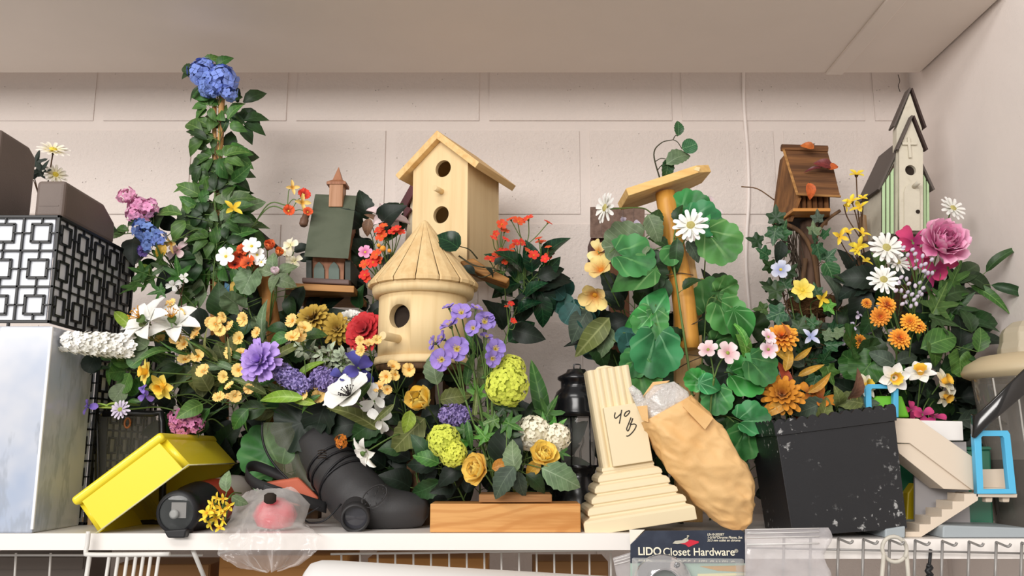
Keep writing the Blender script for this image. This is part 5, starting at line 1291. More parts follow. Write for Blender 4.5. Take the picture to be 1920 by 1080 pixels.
PM = {k2: petalmat('petal_' + k2, *a) for k2, a in {
    'blue': ('#3C4F9C', '#7C97DC'), 'pink': ('#C65A92', '#EBA6CB'), 'yellow': ('#EAC83C', '#F6E272'), 'brightyel': ('#DDB424', '#F0D848'), 'white': ('#E9E8DC', '#F6F5F1'), 'cream': ('#E9DDA8', '#F5EFD9'), 'redorange': ('#8E2A14', '#E2522F'), 'orange': ('#D2571F', '#F08A4A'), 'palepink': ('#D79FA8', '#F0DADB'),
    'gold': ('#D8912A', '#FAD684', .12, .5), 'lavender': ('#8F6FC4', '#BCA0E6'), 'purple': ('#6A54A0', '#9A88CE'), 'violet': ('#4A3188', '#8B6FC6'), 'iris': ('#2B245E', '#5550A0'), 'red': ('#7E1618', '#C93A30'), 'mustard': ('#8A6A1E', '#C3A545'), 'lime': ('#A9AE26', '#D6DC54'),
    'yelrose': ('#EBB42E', '#FBDF70', .1, .5), 'primrose': ('#F2E27C', '#9B83CF', .1, .38), 'hellebore': ('#C9822C', '#F1DD9C', .1, .8), 'magenta': ('#8E1E56', '#D0477C'), 'peony': ('#E285B8', '#F7CBE0', .5, 1.1), 'lilac': ('#A597B4', '#CDC3D4'), 'rust': ('#8A3E12', '#D98A2C'), 'mandarin': ('#D9601A', '#F5AC3E'),
    'faded': ('#E6DCA6', '#EDE7DC'), 'paleblue': ('#9AA3CE', '#D5D9EA'), 'daffcup': ('#EFB02A', '#F8CF50'), 'pinkwhite': ('#E29AB0', '#F6E6EA'), 'coral': ('#D8601E', '#F07A58'), 'kal': ('#E09A2A', '#DE4A2C', .05, .3), 'magpink': ('#A9477E', '#D586B4')}.items()}
def hyacmat():
    t = NT('petal_hyacinth'); c = t.mix(t.ramp(t.noise(9, detail=2), .38, .62), lin('#4A3D78'), lin('#A594D0')); t.base(t.rnd(c, .1, .01)); t.b.inputs['Roughness'].default_value = .6; return t.m
PM['hyac'] = hyacmat()
PM['spotted'] = petalmat('petal_spotted', '#EDE9DA', '#F5F2EA', .1, .9, .6, .05, '#3A2030')
PM['hellspot'] = petalmat('petal_hellspot', '#C9822C', '#EED58C', .1, .8, .6, .08, '#B4532A')
CM = {k2: mat('centre_' + k2, c, .8, .2, 60, .3, 200) for k2, c in {'olive': '#B9AE6A', 'yellow': '#E8CF4A', 'gold': '#D9982A', 'brown': '#5A3A1E', 'black': '#2A2226', 'green': '#9AA84A', 'orange': '#D98028'}.items()}

def flower(label, kind, heads, base, pm, centre=None, face=(0, .25, 1), name='flower', cat='flower', group=None, stem=STEM, r=.0012, Y=None, leaves=(), junction=.35, wob=.35, sag=.01, squash=1, part='blossom', seed=0, jz=.012):
    """an artificial flower stem: heads [(x, y, radius px[, Y][, face])] on one branching stem that starts at base (x, y, Y)"""
    R = random.Random(hash_(label)); b = P(*base); root = thing(name, label, cat, b, group)
    hs = []
    for h in heads:
        Yh = h[3] if len(h) > 3 and h[3] else Y; fc = Vector(h[4] if len(h) > 4 else face)
        if len(heads) > 1 and len(h) < 5: fc = fc + Vector((R.uniform(-wob, wob), R.uniform(-wob, wob), 0))
        n = Vector((fc.x, -fc.z, fc.y)).normalized(); p = P(h[0], h[1], Yh + (R.uniform(-jz, jz) if len(heads) > 1 else 0)); hs.append((p, n, h[2] * K(Yh, h[1])))
    m = MB(); cen = sum((p for p, _, _ in hs), Vector()) / len(hs)
    if len(hs) > 1:
        j = b.lerp(cen, 1 - junction) + Vector((0, .006, 0)); mid = b.lerp(j, .5) + Vector((0, 0, sag)); m.tube(spline([b, mid, j], 6), r, 5)
    else: j = b
    for p, n, s in hs:
        q = p - n * s * .25
        if len(hs) > 1: path = [j, j.lerp(q, .55) - n * .006 + Vector((0, 0, sag * .3)), q]
        else: path = [b, b.lerp(q, .5) - n * min(.02, (b - q).length * .25) + Vector((0, 0, sag)), q]
        m.tube(spline(path, 6), r * (.7 if len(hs) > 1 else 1), 5)
        M_ = n.to_track_quat('Z', 'Y').to_matrix() @ Matrix.Rotation(R.uniform(0, 6.28), 3, 'Z')
        pmat = PM[pm] if isinstance(pm, str) else PM[R.choice(pm)]
        if kind in SINGLE and h[2] >= 17:
            o = put(part, CUPM, STEM, root, p - b, M_.to_euler(), (s, s, s * squash))
            for pme in SINGLE[kind]: put('petal', pme, pmat, o)
        else:
            m.lathe([(.001, -.3 * s), (.16 * s, -.2 * s), (.22 * s, -.02 * s), (.05 * s, .01 * s)], 8, axis_matrix(p, n))
            o = put(part, HEAD[kind], pmat, root, p - b, M_.to_euler(), (s, s, s * squash))
        if centre: put('centre', CEN[centre[0]], CM[centre[1]] if centre[1] in CM else PM[centre[1]], o)
    for e in leaves:
        x, y, s_, an, kk_, mm = e[:6]; Ye = e[6] if len(e) > 6 else (Y or base[2]); d = Vector((math.cos(RAD(an)), R.uniform(-.1, .1), math.sin(RAD(an)))); c = P(x, y, Ye); ke = K(Ye, y); bb = c - d * s_ * ke * .48
        m.tube([j, j.lerp(bb, .6) + Vector((0, 0, .003)), bb], .0008, 4); add_leaf(root, kk_, bb, d, Vector((R.uniform(-.4, .4), -1, R.uniform(-.1, .5))), s_ * ke, mm)
    m.build('stem', stem, root)
    return root
def hash_(s):
    h = 7
    for c in s: h = (h * 131 + ord(c)) % 1000003
    return h
def spike(label, p0, p1, w_px, pm, kind='spike', base=None, name='flower', group=None, cat='flower', leaves=()):
    a, b = P(*p0), P(*p1); L = (b - a).length; bs = P(*base); root = thing(name, label, cat, bs, group)
    M_ = axis_matrix(a.lerp(b, .5), b - a); k_ = K(p0[2], p0[1]); ratio = .42 if kind == 'spike' else .56
    put('florets', HEAD[kind], PM[pm], root, a.lerp(b, .5) - bs, M_.to_euler(), (w_px * k_ / 2 / ratio, w_px * k_ / 2 / ratio, L / 2 / .95))
    m = MB(); m.tube(spline([bs, bs.lerp(a, .6) + Vector((0, 0, .006)), a, a.lerp(b, .8)], 5), .0014, 5); m.build('stem', STEM, root)
    for x, y, s_, an, kk_, mm, Ye in leaves:
        d = Vector((math.cos(RAD(an)), 0, math.sin(RAD(an)))); c = P(x, y, Ye); ke = K(Ye, y); add_leaf(root, kk_, c - d * s_ * ke * .48, d, Vector((.1, -1, .3)), s_ * ke, mm)
    return root
# ------------------------------------------------------------------ left: tall trellis with creeper
YT_ = 1.52
t = thing('trellis_stake', 'tall wooden stake trellis wrapped in green creeper, at the left of the pile', 'trellis', (P(405, 700, YT_).x, YT_, SHELF))
TRELLIS = t
bamb = wood('stake_wood', '#D8AE78', '#B5854C', 'Z', 1, .6)
for pts, r_ in (([(416, 178), (414, 250), (409, 340), (405, 440), (404, 560)], .0058), ([(402, 182), (402, 260), (402, 360)], .0042)):
    m = MB(); m.tube(spline([P(x, y, YT_ + (.006 if r_ < .005 else 0)) for x, y in pts], 4), r_, 8); m.build('stake', bamb, t)
m = MB(); q = pxpoly([(393, 505), (424, 505), (420, 1000), (396, 1000)], YT_ + .01); q[2].z = q[3].z = SHELF + .0005; m.prism(q, (0, .02, 0)); m.build('lower_post', wood('honey_post', '#B5793A', '#8C5624', 'Z', 1, .55), t, bevel=.0012)
m = MB(); m.tube(spline([P(x, y, YT_ - .008) for x, y in ((404, 215), (419, 250), (403, 285), (420, 330), (400, 380), (416, 430), (402, 490), (415, 550))], 5), .0011, 5); m.build('vine', STEMB, t)
for q, c in (([(422, 505), (432, 505), (428, 590), (419, 590)], '#3F7DA6'), ([(433, 503), (443, 505), (436, 590), (428, 590)], '#D9B13C')):
    m = MB(); m.prism(pxpoly(q, YT_ - .012), (0, .0006, 0)); m.build('ribbon', mat('ribbon_' + c[1:], c, .5), t)
spray(None, [(404, 590, YT_ - .01), (412, 480, YT_ - .015), (402, 380, YT_ - .015), (412, 280, YT_ - .01), (410, 190, YT_)], ('creeper', 'creeper', 'trio', 'trio'), ('mid', 'mid', 'mid', 'deep'), 26, 62, .5, 11, tilt=.6, parent=t, away=1.5, up=.2,
      explicit=[(375, 210, 42, 215, 'trio', 'mid'), (442, 200, 45, 45, 'trio', 'mid'), (368, 250, 50, 150, 'lance', 'deep', 1.5, 1.4), (445, 222, 40, -20, 'trio', 'deep'), (375, 300, 60, 200, 'creeper', 'mid'), (455, 300, 58, -25, 'creeper', 'mid'), (368, 330, 50, 240, 'creeper', 'deep'), (450, 340, 60, -40, 'creeper', 'deep'),
                (380, 365, 56, 205, 'rose', 'deep'), (440, 385, 56, -50, 'creeper', 'mid'), (355, 395, 54, 195, 'rose', 'sage'), (385, 418, 64, 230, 'creeper', 'sage'), (345, 412, 42, 250, 'rose', 'sage'), (455, 420, 50, -60, 'creeper', 'mid'), (372, 470, 58, 210, 'creeper', 'mid'), (425, 455, 60, 280, 'creeper', 'mid'), (350, 500, 62, 190, 'creeper', 'mid'), (385, 520, 60, 260, 'creeper', 'mid'), (440, 520, 50, 300, 'heart', 'deep'), (362, 545, 56, 230, 'heart', 'deep')])
flower('large blue hydrangea at the very top of the trellis', 'hydrangea', [(380, 134, 27), (412, 150, 30), (395, 158, 24)], (410, 200, YT_), 'blue', face=(-.2, .3, 1), Y=1.50, jz=.004, wob=.2, group=None, leaves=[(397, 112, 34, 30, 'rose', 'mid'), (420, 115, 36, 40, 'rose', 'mid'), (352, 130, 34, 165, 'rose', 'deep'), (350, 140, 26, 200, 'rose', 'deep'), (430, 148, 30, 20, 'rose', 'deep'), (366, 172, 40, 215, 'lance', 'deep')])
flower('pale blue floret hanging under the big blue hydrangea', 'bunch', [(428, 172, 18), (402, 170, 12)], (410, 210, YT_), 'blue', Y=1.49, jz=.003)
flower('pink and lilac bloom at the far left, above a blue one', 'bunch', [(236, 366, 17), (258, 384, 19), (277, 392, 20), (250, 400, 16)], (330, 520, 1.52), 'pink', face=(-.4, .3, 1), Y=1.47, jz=.004, leaves=[(250, 415, 30, 200, 'oval', 'deep')])
flower('bright blue bloom at the far left, below a pink one', 'bunch', [(264, 428, 19), (280, 440, 22), (296, 446, 18), (277, 455, 18)], (340, 530, 1.52), 'blue', face=(-.3, .2, 1), Y=1.455, jz=.004)
spray('dark broad leaved stem behind the pink and blue blooms at the far left', [(345, 540, 1.54), (310, 480, 1.52), (270, 440, 1.50), (215, 440, 1.49)], 'oval', ('dark', 'deep'), 7, 55, .3, 21, explicit=[(268, 408, 62, 20, 'oval', 'dark'), (300, 400, 50, 60, 'lance', 'dark', 1.5, 1.6), (318, 420, 48, -20, 'oval', 'dark'), (262, 460, 58, 200, 'oval', 'dark'), (220, 440, 32, 190, 'rose', 'mid'), (228, 430, 28, 170, 'rose', 'mid'), (340, 440, 48, 250, 'oval', 'dark')])
flower('yellow star flower on the creeper, right of the stake', 'forsy', [(437, 392, 20, 1.445)], (420, 470, 1.52), 'brightyel', face=(.4, .4, .8), Y=1.475)
flower('drooping yellow star flower left of the creeper', 'forsy', [(322, 455, 20)], (380, 440, 1.50), 'gold', face=(-.5, -.5, .6), Y=1.46, leaves=[(302, 470, 32, 250, 'oval', 'gold', 1.45)])
flower('small deep violet bloom below the blue one at the far left', 'bunch', [(268, 470, 12)], (335, 540, 1.52), 'violet', face=(-.4, 0, 1), Y=1.46)
flower('white bloom peeping out left of the creeper', 'loose', [(332, 470, 18)], (370, 540, 1.52), 'palepink', face=(-.2, 0, 1), Y=1.48)
spray('big soft green leaves low on the left beside the lattice lantern', [(370, 580, 1.50), (320, 530, 1.48), (275, 515, 1.46)], 'maple', 'mid', 5, 62, .3, 23, explicit=[(272, 522, 66, 200, 'maple', 'mid'), (300, 505, 60, 215, 'maple', 'sage'), (268, 505, 34, 140, 'oval', 'lime'), (315, 528, 62, 235, 'oval', 'dark')])
m0 = flower('tiny white blossom on the brown twig above the white lily', 'loose', [(325, 535, 12), (345, 520, 9)], (340, 600, 1.48), 'white', Y=1.46, stem=STEMB)
spray(None, [(404, 600, 1.505), (400, 520, 1.50), (408, 440, 1.495), (404, 390, 1.495)], ('creeper', 'trio', 'creeper'), ('mid', 'mid', 'deep', 'sage'), 20, 62, .7, 12, tilt=.6, parent=TRELLIS, away=1.7, up=.1)
m = MB(); m.prism(pxpoly([(474, 428), (480, 425), (516, 456), (513, 464)], 1.56), (0, .08, 0)); props(m.build('dark_stick', mat('dark_slat', '#4A443A', .7, .1), org=P(490, 460, 1.6), bevel=.001), 'dark slanted wooden stick poking out right of the creeper', 'stick')
# arching stems right of the trellis
flower('arching stem of red and yellow nasturtiums left of the green roof church', 'ruffle', [(570, 366, 13), (541, 396, 12), (577, 398, 10)], (462, 440, 1.50), 'redorange', ('small', 'yellow'), face=(.2, .5, .7), Y=1.50, sag=.03, junction=.2)
flower('yellow nasturtium and bud on the arching stem left of the green roof church', 'forsy', [(566, 380, 17), (548, 352, 14)], (460, 455, 1.51), 'gold', face=(.4, -.3, .6), Y=1.495, sag=.035, junction=.2)
flower('white blossoms of the mixed cluster right of the stake', 'five', [(424, 481, 19), (472, 462, 18), (482, 478, 15), (490, 492, 12)], (470, 590, 1.46), 'white', ('small', 'yellow'), Y=1.41, jz=.006)
flower('red orange blossoms of the mixed cluster right of the stake', 'ruffle', [(457, 470, 14), (448, 482, 13), (440, 497, 14), (466, 494, 16)], (478, 595, 1.47), 'redorange', ('small', 'black'), Y=1.415, jz=.006)
flower('orange tulip like bloom beside the white and red cluster', 'tulip', [(502, 467, 16), (522, 478, 13)], (490, 600, 1.47), 'orange', face=(.5, .3, .8), Y=1.43)
flower('pale cream blossoms left of the green roof church', 'loose', [(545, 460, 16), (538, 474, 14), (552, 490, 13)], (530, 590, 1.50), 'cream', Y=1.47, leaves=[(566, 466, 34, 20, 'oval', 'dark', 1.5), (572, 484, 30, 0, 'oval', 'dark', 1.5)])
r0 = flower('pink magnolia bud cupped by green sepals in front of the church ledge', 'tulip', [(518, 514, 13)], (505, 610, 1.44), 'pinkwhite', face=(0, .5, .8), Y=1.405, leaves=[(512, 492, 40, 100, 'oval', 'sage', 1.41), (537, 506, 42, 35, 'oval', 'sage', 1.41), (496, 508, 36, 160, 'oval', 'sage', 1.41), (532, 528, 46, -15, 'oval', 'sage', 1.40), (514, 530, 38, 240, 'oval', 'sage', 1.40)])
m = MB(); m.tube([P(483, 492, 1.44), P(503, 560, 1.44), P(512, 600, 1.45), P(520, 920, 1.46)], [.0125, .0125, .0115, .010], 10); o = m.build('branch_stub', wood('cut_branch', '#A9763E', '#7A5228', 'Z', 1, .7, bump=.3), org=P(516, 960, 1.46)); props(o, 'sawn brown branch stub rising in front of the green roof church', 'branch')
spray('round leaved stem hanging in front of the sawn branch stub', [(490, 640, 1.45), (470, 590, 1.43), (455, 540, 1.42)], 'geranium', ('sage', 'mid'), 3, 50, .3, 31, explicit=[(466, 526, 58, 250, 'geranium', 'sage', 1.41), (560, 560, 52, 250, 'oval', 'dark', 1.45), (545, 575, 46, 280, 'oval', 'deep', 1.45), (480, 560, 50, 240, 'oval', 'dark', 1.44)])

# ------------------------------------------------------------------ left pile of stems lying towards the left
CB = (560, 790, 1.46)                                              # where the lying stems are bundled
spike('fat white stock spike pointing left over the marbled box', (244, 650, 1.33), (112, 640, 1.27), 56, 'white', 'stock', (480, 720, 1.44), leaves=[(258, 640, 46, 150, 'round', 'sage', 1.33), (258, 660, 44, 200, 'round', 'sage', 1.33), (172, 682, 44, 250, 'round', 'dark', 1.34), (252, 676, 36, 230, 'round', 'mid', 1.33)])
flower('large white lily, left one of two, in front of the lattice lantern', 'lily', [(262, 596, 44)], (430, 700, 1.44), 'white', ('stamen', 'gold'), face=(-.45, .5, .8), Y=1.325, squash=.9)
flower('white lily with curled petals, right one of two beside the lattice lantern', 'lily', [(322, 596, 40)], (440, 700, 1.45), 'white', ('stamen', 'gold'), face=(.1, .6, .8), Y=1.33)
spray('bright yellow green blade leaf left of the lilies', [(400, 690, 1.42), (320, 640, 1.38), (270, 625, 1.36)], 'blade', 'lime', 1, 60, .2, 33, explicit=[(232, 600, 86, 143, 'lance', 'lime', 1.35)])
gg = 'sprays of small yellow blossoms'
YB_ = 1.35
buds = [('small yellow blossoms nearest to the white lilies', [(278, 628, 13), (308, 613, 15), (301, 637, 12), (322, 571, 12), (345, 590, 15), (331, 588, 12)], (480, 690, 1.42)),
        ('small yellow blossoms below the lilies, over the daffodil stems', [(330, 640, 14), (346, 646, 15), (347, 675, 15), (372, 668, 14), (371, 626, 15)], (500, 720, 1.42)),
        ('yellow blossom spray in front of the wooden stake', [(405, 608, 15), (395, 604, 12), (420, 594, 12), (433, 613, 12), (412, 621, 12), (459, 598, 15)], (520, 700, 1.43)),
        ('yellow blossom spray left of the lavender cornflower', [(450, 634, 14), (483, 625, 12), (432, 662, 13), (452, 664, 12), (448, 694, 14), (460, 690, 10)], (540, 720, 1.43)),
        ('yellow blossoms hanging lowest on the left side', [(382, 697, 15), (421, 706, 13), (432, 725, 11), (441, 742, 13), (411, 747, 13), (430, 745, 9)], (540, 740, 1.43)),
        ('bunch of four yellow blossoms right above the cornflower', [(550, 602, 15), (571, 616, 15), (548, 634, 15), (562, 628, 15)], (590, 740, 1.44)),
        ('yellow blossoms below the purple hyacinth spikes', [(569, 738, 12), (597, 742, 14), (591, 724, 11), (467, 728, 11)], (620, 780, 1.42)),
        ('pale yellow blossoms under the round birdhouse', [(737, 688, 14), (768, 693, 15), (725, 706, 14), (742, 702, 12), (712, 727, 14), (726, 730, 10)], (760, 800, 1.40)),
        ('ochre buds in front of the red zinnia', [(676, 638, 10), (692, 645, 11), (679, 657, 12), (706, 638, 10)], (720, 760, 1.42))]
for i, (lb_, hs, b) in enumerate(buds):
    flower(lb_, 'ruffle', hs, b, 'gold', ('small', 'gold' if i % 2 else 'olive'), face=(-.15, .25, 1), group=gg, Y=YB_ if i < 5 else (1.34 if i < 7 else 1.30), wob=.7, junction=.3, sag=.012, leaves=[(b[0] - 40, b[1] - 25, 52, 160 + i * 9, 'lance', 'olive' if i % 2 else 'mid')])
flower('yellow daffodil, upper one of the pair left of the pile', 'daff', [(276, 697, 25)], (470, 740, 1.42), 'yellow', ('trumpet', 'daffcup'), face=(-.75, .0, .7), Y=1.32)
flower('yellow daffodil, lower one of the pair left of the pile', 'daff', [(305, 724, 28)], (480, 745, 1.42), 'yellow', ('trumpet', 'daffcup'), face=(-.3, -.45, .8), Y=1.33)
flower('small violet flower below the upper daffodil', 'loose', [(272, 740, 14), (268, 728, 9)], (400, 760, 1.40), 'violet', Y=1.33)
flower('small violet flower at the tip of the far left stem, above the clear case', 'loose', [(166, 762, 16)], (262, 760, 1.36), 'violet', face=(-.6, .2, .6), Y=1.33, leaves=[(195, 764, 30, 180, 'blade', 'lime', 1.335), (190, 758, 26, 165, 'blade', 'lime', 1.335), (205, 758, 26, 190, 'blade', 'lime', 1.335), (250, 752, 34, 175, 'lance', 'mid', 1.34)])
flower('pale lilac scabious above the clear case', 'daisy', [(226, 768, 19)], (330, 770, 1.38), 'lilac', ('dome', 'green'), face=(-.1, .2, 1), Y=1.325)
flower('dusky pink bloom above the yellow tin', 'bunch', [(332, 785, 18), (352, 782, 20), (345, 800, 20), (370, 795, 16), (330, 798, 14)], (420, 800, 1.42), 'magpink', Y=1.37, jz=.004)
flower('lavender cornflower with ragged petals, in the middle of the left pile', 'corn', [(489, 678, 42)], (600, 760, 1.42), 'lavender', ('dome', 'lilac'), face=(-.25, .3, 1), Y=1.315)
spike('purple hyacinth spike right of the lavender cornflower', (512, 690, 1.335), (578, 728, 1.325), 44, 'hyac', 'hyacinth', (640, 780, 1.42))
spike('shorter purple hyacinth spike above the white anemone', (590, 705, 1.35), (628, 718, 1.33), 50, 'hyac', 'hyacinth', (690, 790, 1.43))
spike('purple grape hyacinth right of the yellow tulip', (826, 778, 1.32), (882, 780, 1.31), 48, 'hyac', 'hyacinth', (860, 880, 1.40))
flower('white anemone lying open at the front of the pile', 'cup', [(656, 742, 48)], (760, 830, 1.40), 'white', ('stamen', 'black'), face=(-.5, .75, .7), Y=1.30, squash=.8)
flower('drooping white orchid petals right of the white anemone', 'loose', [(702, 752, 28), (714, 788, 22), (712, 735, 16)], (770, 800, 1.40), 'white', face=(.3, -.4, .8), Y=1.315, jz=.004)
flower('deep indigo iris petals above the white anemone', 'loose', [(672, 690, 32), (640, 706, 22)], (740, 790, 1.42), 'iris', face=(.2, .4, .9), Y=1.325, jz=.003)
flower('mustard yellow mums, left one, behind the yellow blossoms', 'mum', [(588, 600, 38)], (620, 760, 1.50), 'mustard', face=(-.2, .5, .8), Y=1.43)
flower('mustard yellow mum next to the red zinnia', 'mum', [(634, 618, 34)], (650, 760, 1.49), 'mustard', face=(0, .2, 1), Y=1.42)
flower('white mum between the mustard mum and the red zinnia', 'mum', [(657, 600, 26)], (680, 760, 1.50), 'white', face=(.1, .6, .8), Y=1.43)
flower('large red zinnia half covered by the round birdhouse', 'zinnia', [(686, 622, 42)], (730, 760, 1.48), 'red', ('small', 'black'), face=(-.3, .3, 1), Y=1.40)
r0 = spray('frosted dusty miller sprig under the mustard mums', [(690, 700, 1.40), (640, 680, 1.385), (560, 650, 1.375)], 'trio', 'sage', 34, 22, .5, 41, tilt=.6, t0=.1)
mm_ = leafmat('leaf_frost', '#B7C4A6', '#EEF1E4', '#B9C4AC', .7, .25); LM['frost'] = mm_
for o in [c for c in COL.objects if c.parent == r0 and c.name.startswith('leaf')]: o.material_slots[0].material = mm_
flower('yellow tulip with a burnt edge, under the round birdhouse', 'tulip', [(797, 756, 38)], (840, 880, 1.40), 'yelrose', face=(-.3, .25, .9), Y=1.315, leaves=[(815, 690, 66, 100, 'rose', 'sage', 1.31), (852, 745, 60, 10, 'rose', 'olive', 1.33), (765, 790, 44, 260, 'oval', 'lime', 1.30), (765, 815, 90, 225, 'rose', 'olive', 1.33)])
spray('long olive leaves lying at the bottom of the left pile', [(640, 800, 1.40), (560, 765, 1.37), (500, 740, 1.36)], 'lance', 'olive', 2, 70, .3, 43, explicit=[(525, 745, 95, 178, 'lance', 'lime', 1.33), (560, 748, 70, 165, 'lance', 'lime', 1.335), (665, 780, 110, 150, 'lance', 'olive', 1.35), (690, 800, 80, 210, 'rose', 'deep', 1.36)])
spray('tall pale green blades standing in the left pile', [(530, 720, 1.42), (500, 640, 1.41), (490, 590, 1.40)], 'blade', 'sage', 1, 60, .2, 44, explicit=[(492, 600, 90, 95, 'lance', 'sage', 1.39, .8), (505, 650, 60, 140, 'lance', 'olive', 1.38), (540, 655, 70, 30, 'lance', 'olive', 1.37), (590, 628, 42, 10, 'oval', 'mid', 1.36), (520, 616, 40, 170, 'oval', 'deep', 1.38), (525, 636, 42, 200, 'oval', 'mid', 1.37), (545, 690, 60, 300, 'lance', 'deep', 1.38), (580, 690, 60, 40, 'lance', 'lime', 1.36)])
flower('white spotted alstroemeria hanging over the boot scope', 'lily', [(678, 852, 26)], (770, 830, 1.36), 'spotted', face=(-.7, -.5, .6), Y=1.265)
flower('brown dried bloom beside the shaft of the boot scope', 'bunch', [(640, 828, 13)], (720, 830, 1.42), 'rust', Y=1.34)
flower('bunch of small bright yellow statice hanging out beside the torch', 'forsy', [(400, 945, 15), (415, 952, 16), (388, 962, 15), (405, 972, 16), (422, 960, 14), (395, 982, 14), (412, 990, 12), (385, 972, 12), (428, 948, 12), (408, 934, 12), (418, 935, 10), (400, 960, 14), (420, 975, 11)], (452, 925, 1.33), 'brightyel', ('small', 'gold'), face=(-.2, 0, 1), Y=1.225, junction=.12, wob=.8, jz=.006, leaves=[(425, 903, 40, 95, 'oval', 'sage', 1.24), (448, 938, 34, -30, 'oval', 'sage', 1.25)])
spray('big scalloped leaf behind the clear visor', [(520, 960, 1.46), (500, 900, 1.45), (490, 860, 1.44)], 'geranium', 'ger', 1, 60, .2, 45, explicit=[(500, 845, 108, 130, 'geranium', 'ger', 1.425), (560, 800, 92, 80, 'geranium', 'deep', 1.45)])
spray('large dark drooping leaves above the boot scope', [(660, 830, 1.46), (600, 790, 1.43), (560, 775, 1.42)], 'rose', ('dark', 'deep'), 3, 80, .3, 46, explicit=[(560, 795, 110, 200, 'geranium', 'dark', 1.39), (600, 790, 110, 250, 'rose', 'dark', 1.385), (690, 815, 80, 215, 'rose', 'deep', 1.37), (640, 800, 80, 190, 'oval', 'dark', 1.38), (470, 770, 60, 190, 'oval', 'deep', 1.38), (450, 785, 50, 230, 'oval', 'mid', 1.37)])

# filling leaves deep in the pile, recess shade put into their dark green
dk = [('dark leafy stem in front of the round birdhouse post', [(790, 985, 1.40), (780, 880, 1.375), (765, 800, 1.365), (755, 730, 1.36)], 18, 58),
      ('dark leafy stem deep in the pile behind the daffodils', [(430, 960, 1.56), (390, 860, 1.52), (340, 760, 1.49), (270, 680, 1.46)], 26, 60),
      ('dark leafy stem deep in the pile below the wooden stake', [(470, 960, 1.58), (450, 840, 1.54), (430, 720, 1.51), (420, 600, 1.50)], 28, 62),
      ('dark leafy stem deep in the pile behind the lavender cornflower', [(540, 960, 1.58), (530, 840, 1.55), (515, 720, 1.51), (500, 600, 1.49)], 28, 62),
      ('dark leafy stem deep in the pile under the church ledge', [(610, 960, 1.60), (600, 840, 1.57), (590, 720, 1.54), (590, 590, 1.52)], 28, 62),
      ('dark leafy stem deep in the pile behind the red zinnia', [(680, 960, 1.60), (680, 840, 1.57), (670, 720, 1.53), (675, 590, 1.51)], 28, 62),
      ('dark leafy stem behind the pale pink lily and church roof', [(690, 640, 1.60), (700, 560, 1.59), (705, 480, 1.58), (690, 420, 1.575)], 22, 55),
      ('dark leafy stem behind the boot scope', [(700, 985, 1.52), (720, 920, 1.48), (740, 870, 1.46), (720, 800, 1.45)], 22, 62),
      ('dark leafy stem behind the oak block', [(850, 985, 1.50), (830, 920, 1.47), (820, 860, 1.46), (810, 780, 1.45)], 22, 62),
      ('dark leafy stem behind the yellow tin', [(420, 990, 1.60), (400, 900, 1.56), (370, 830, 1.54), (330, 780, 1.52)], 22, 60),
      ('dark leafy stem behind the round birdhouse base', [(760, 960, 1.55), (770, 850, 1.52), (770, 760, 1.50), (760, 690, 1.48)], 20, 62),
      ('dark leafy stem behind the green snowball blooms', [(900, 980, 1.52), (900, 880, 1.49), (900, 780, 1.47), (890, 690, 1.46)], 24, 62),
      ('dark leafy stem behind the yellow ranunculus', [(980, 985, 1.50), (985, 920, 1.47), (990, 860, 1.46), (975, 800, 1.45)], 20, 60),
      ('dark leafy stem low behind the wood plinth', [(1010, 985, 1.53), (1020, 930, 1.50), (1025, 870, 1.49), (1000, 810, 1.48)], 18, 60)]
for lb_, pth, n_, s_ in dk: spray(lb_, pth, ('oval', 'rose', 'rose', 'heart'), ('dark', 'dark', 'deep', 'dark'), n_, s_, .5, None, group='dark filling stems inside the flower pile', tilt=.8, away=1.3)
spray('fan of thin green flower stems running through the left pile', [(600, 790, 1.43), (500, 720, 1.39), (400, 680, 1.365), (290, 640, 1.35)], ('blade', 'lance'), ('olive', 'sage', 'mid'), 26, 62, .3, 55, tilt=.5, away=.45)
spray('leafy green stem under the yellow blossoms of the left pile', [(560, 780, 1.45), (480, 720, 1.42), (400, 690, 1.40), (310, 670, 1.38)], ('lance', 'oval', 'rose'), ('olive', 'mid', 'deep', 'sage'), 30, 52, .4, 51)
spray('narrow leaved green stem low in the left pile', [(600, 790, 1.45), (510, 760, 1.42), (430, 755, 1.40), (350, 745, 1.39)], ('lance', 'blade', 'oval'), ('olive', 'mid', 'deep'), 28, 52, .4, 52)
spray('leafy olive stem in front of the lattice lantern, under the stock spike', [(420, 720, 1.42), (340, 690, 1.40), (260, 700, 1.37), (215, 680, 1.36)], ('oval', 'round', 'lance'), ('mid', 'deep', 'sage'), 18, 42, .4, 53, explicit=[(235, 720, 44, 250, 'round', 'mid', 1.345), (222, 738, 40, 240, 'round', 'sage', 1.345), (205, 700, 46, 265, 'lance', 'mid', 1.35)])

# ------------------------------------------------------------------ behind and right of the church, tall birdhouse
flower('pale pink lily behind the round birdhouse roof', 'lily', [(730, 400, 32)], (725, 520, 1.60), 'palepink', ('stamen', 'brown'), face=(.3, .6, .7), Y=1.55, leaves=[(700, 408, 40, 150, 'lance', 'brown', 1.555, 1.6), (690, 425, 34, 260, 'oval', 'brown', 1.555), (722, 430, 36, 240, 'oval', 'brown', 1.55)])
flower('orange red kalanchoe sprig just left of the cone roof tip', 'five', [(712, 432, 11), (719, 424, 9), (716, 443, 13), (743, 430, 11), (752, 436, 9), (735, 436, 9)], (745, 560, 1.50), 'kal', ('small', 'orange'), Y=1.42, jz=.005, face=(-.2, .5, .8))
flower('orange red kalanchoe sprig along the left slope of the cone roof', 'five', [(706, 478, 13), (700, 492, 13), (684, 496, 11), (712, 488, 9), (684, 516, 12), (690, 524, 9)], (735, 580, 1.46), 'kal', ('small', 'orange'), Y=1.41, jz=.005, face=(-.3, .4, .8))
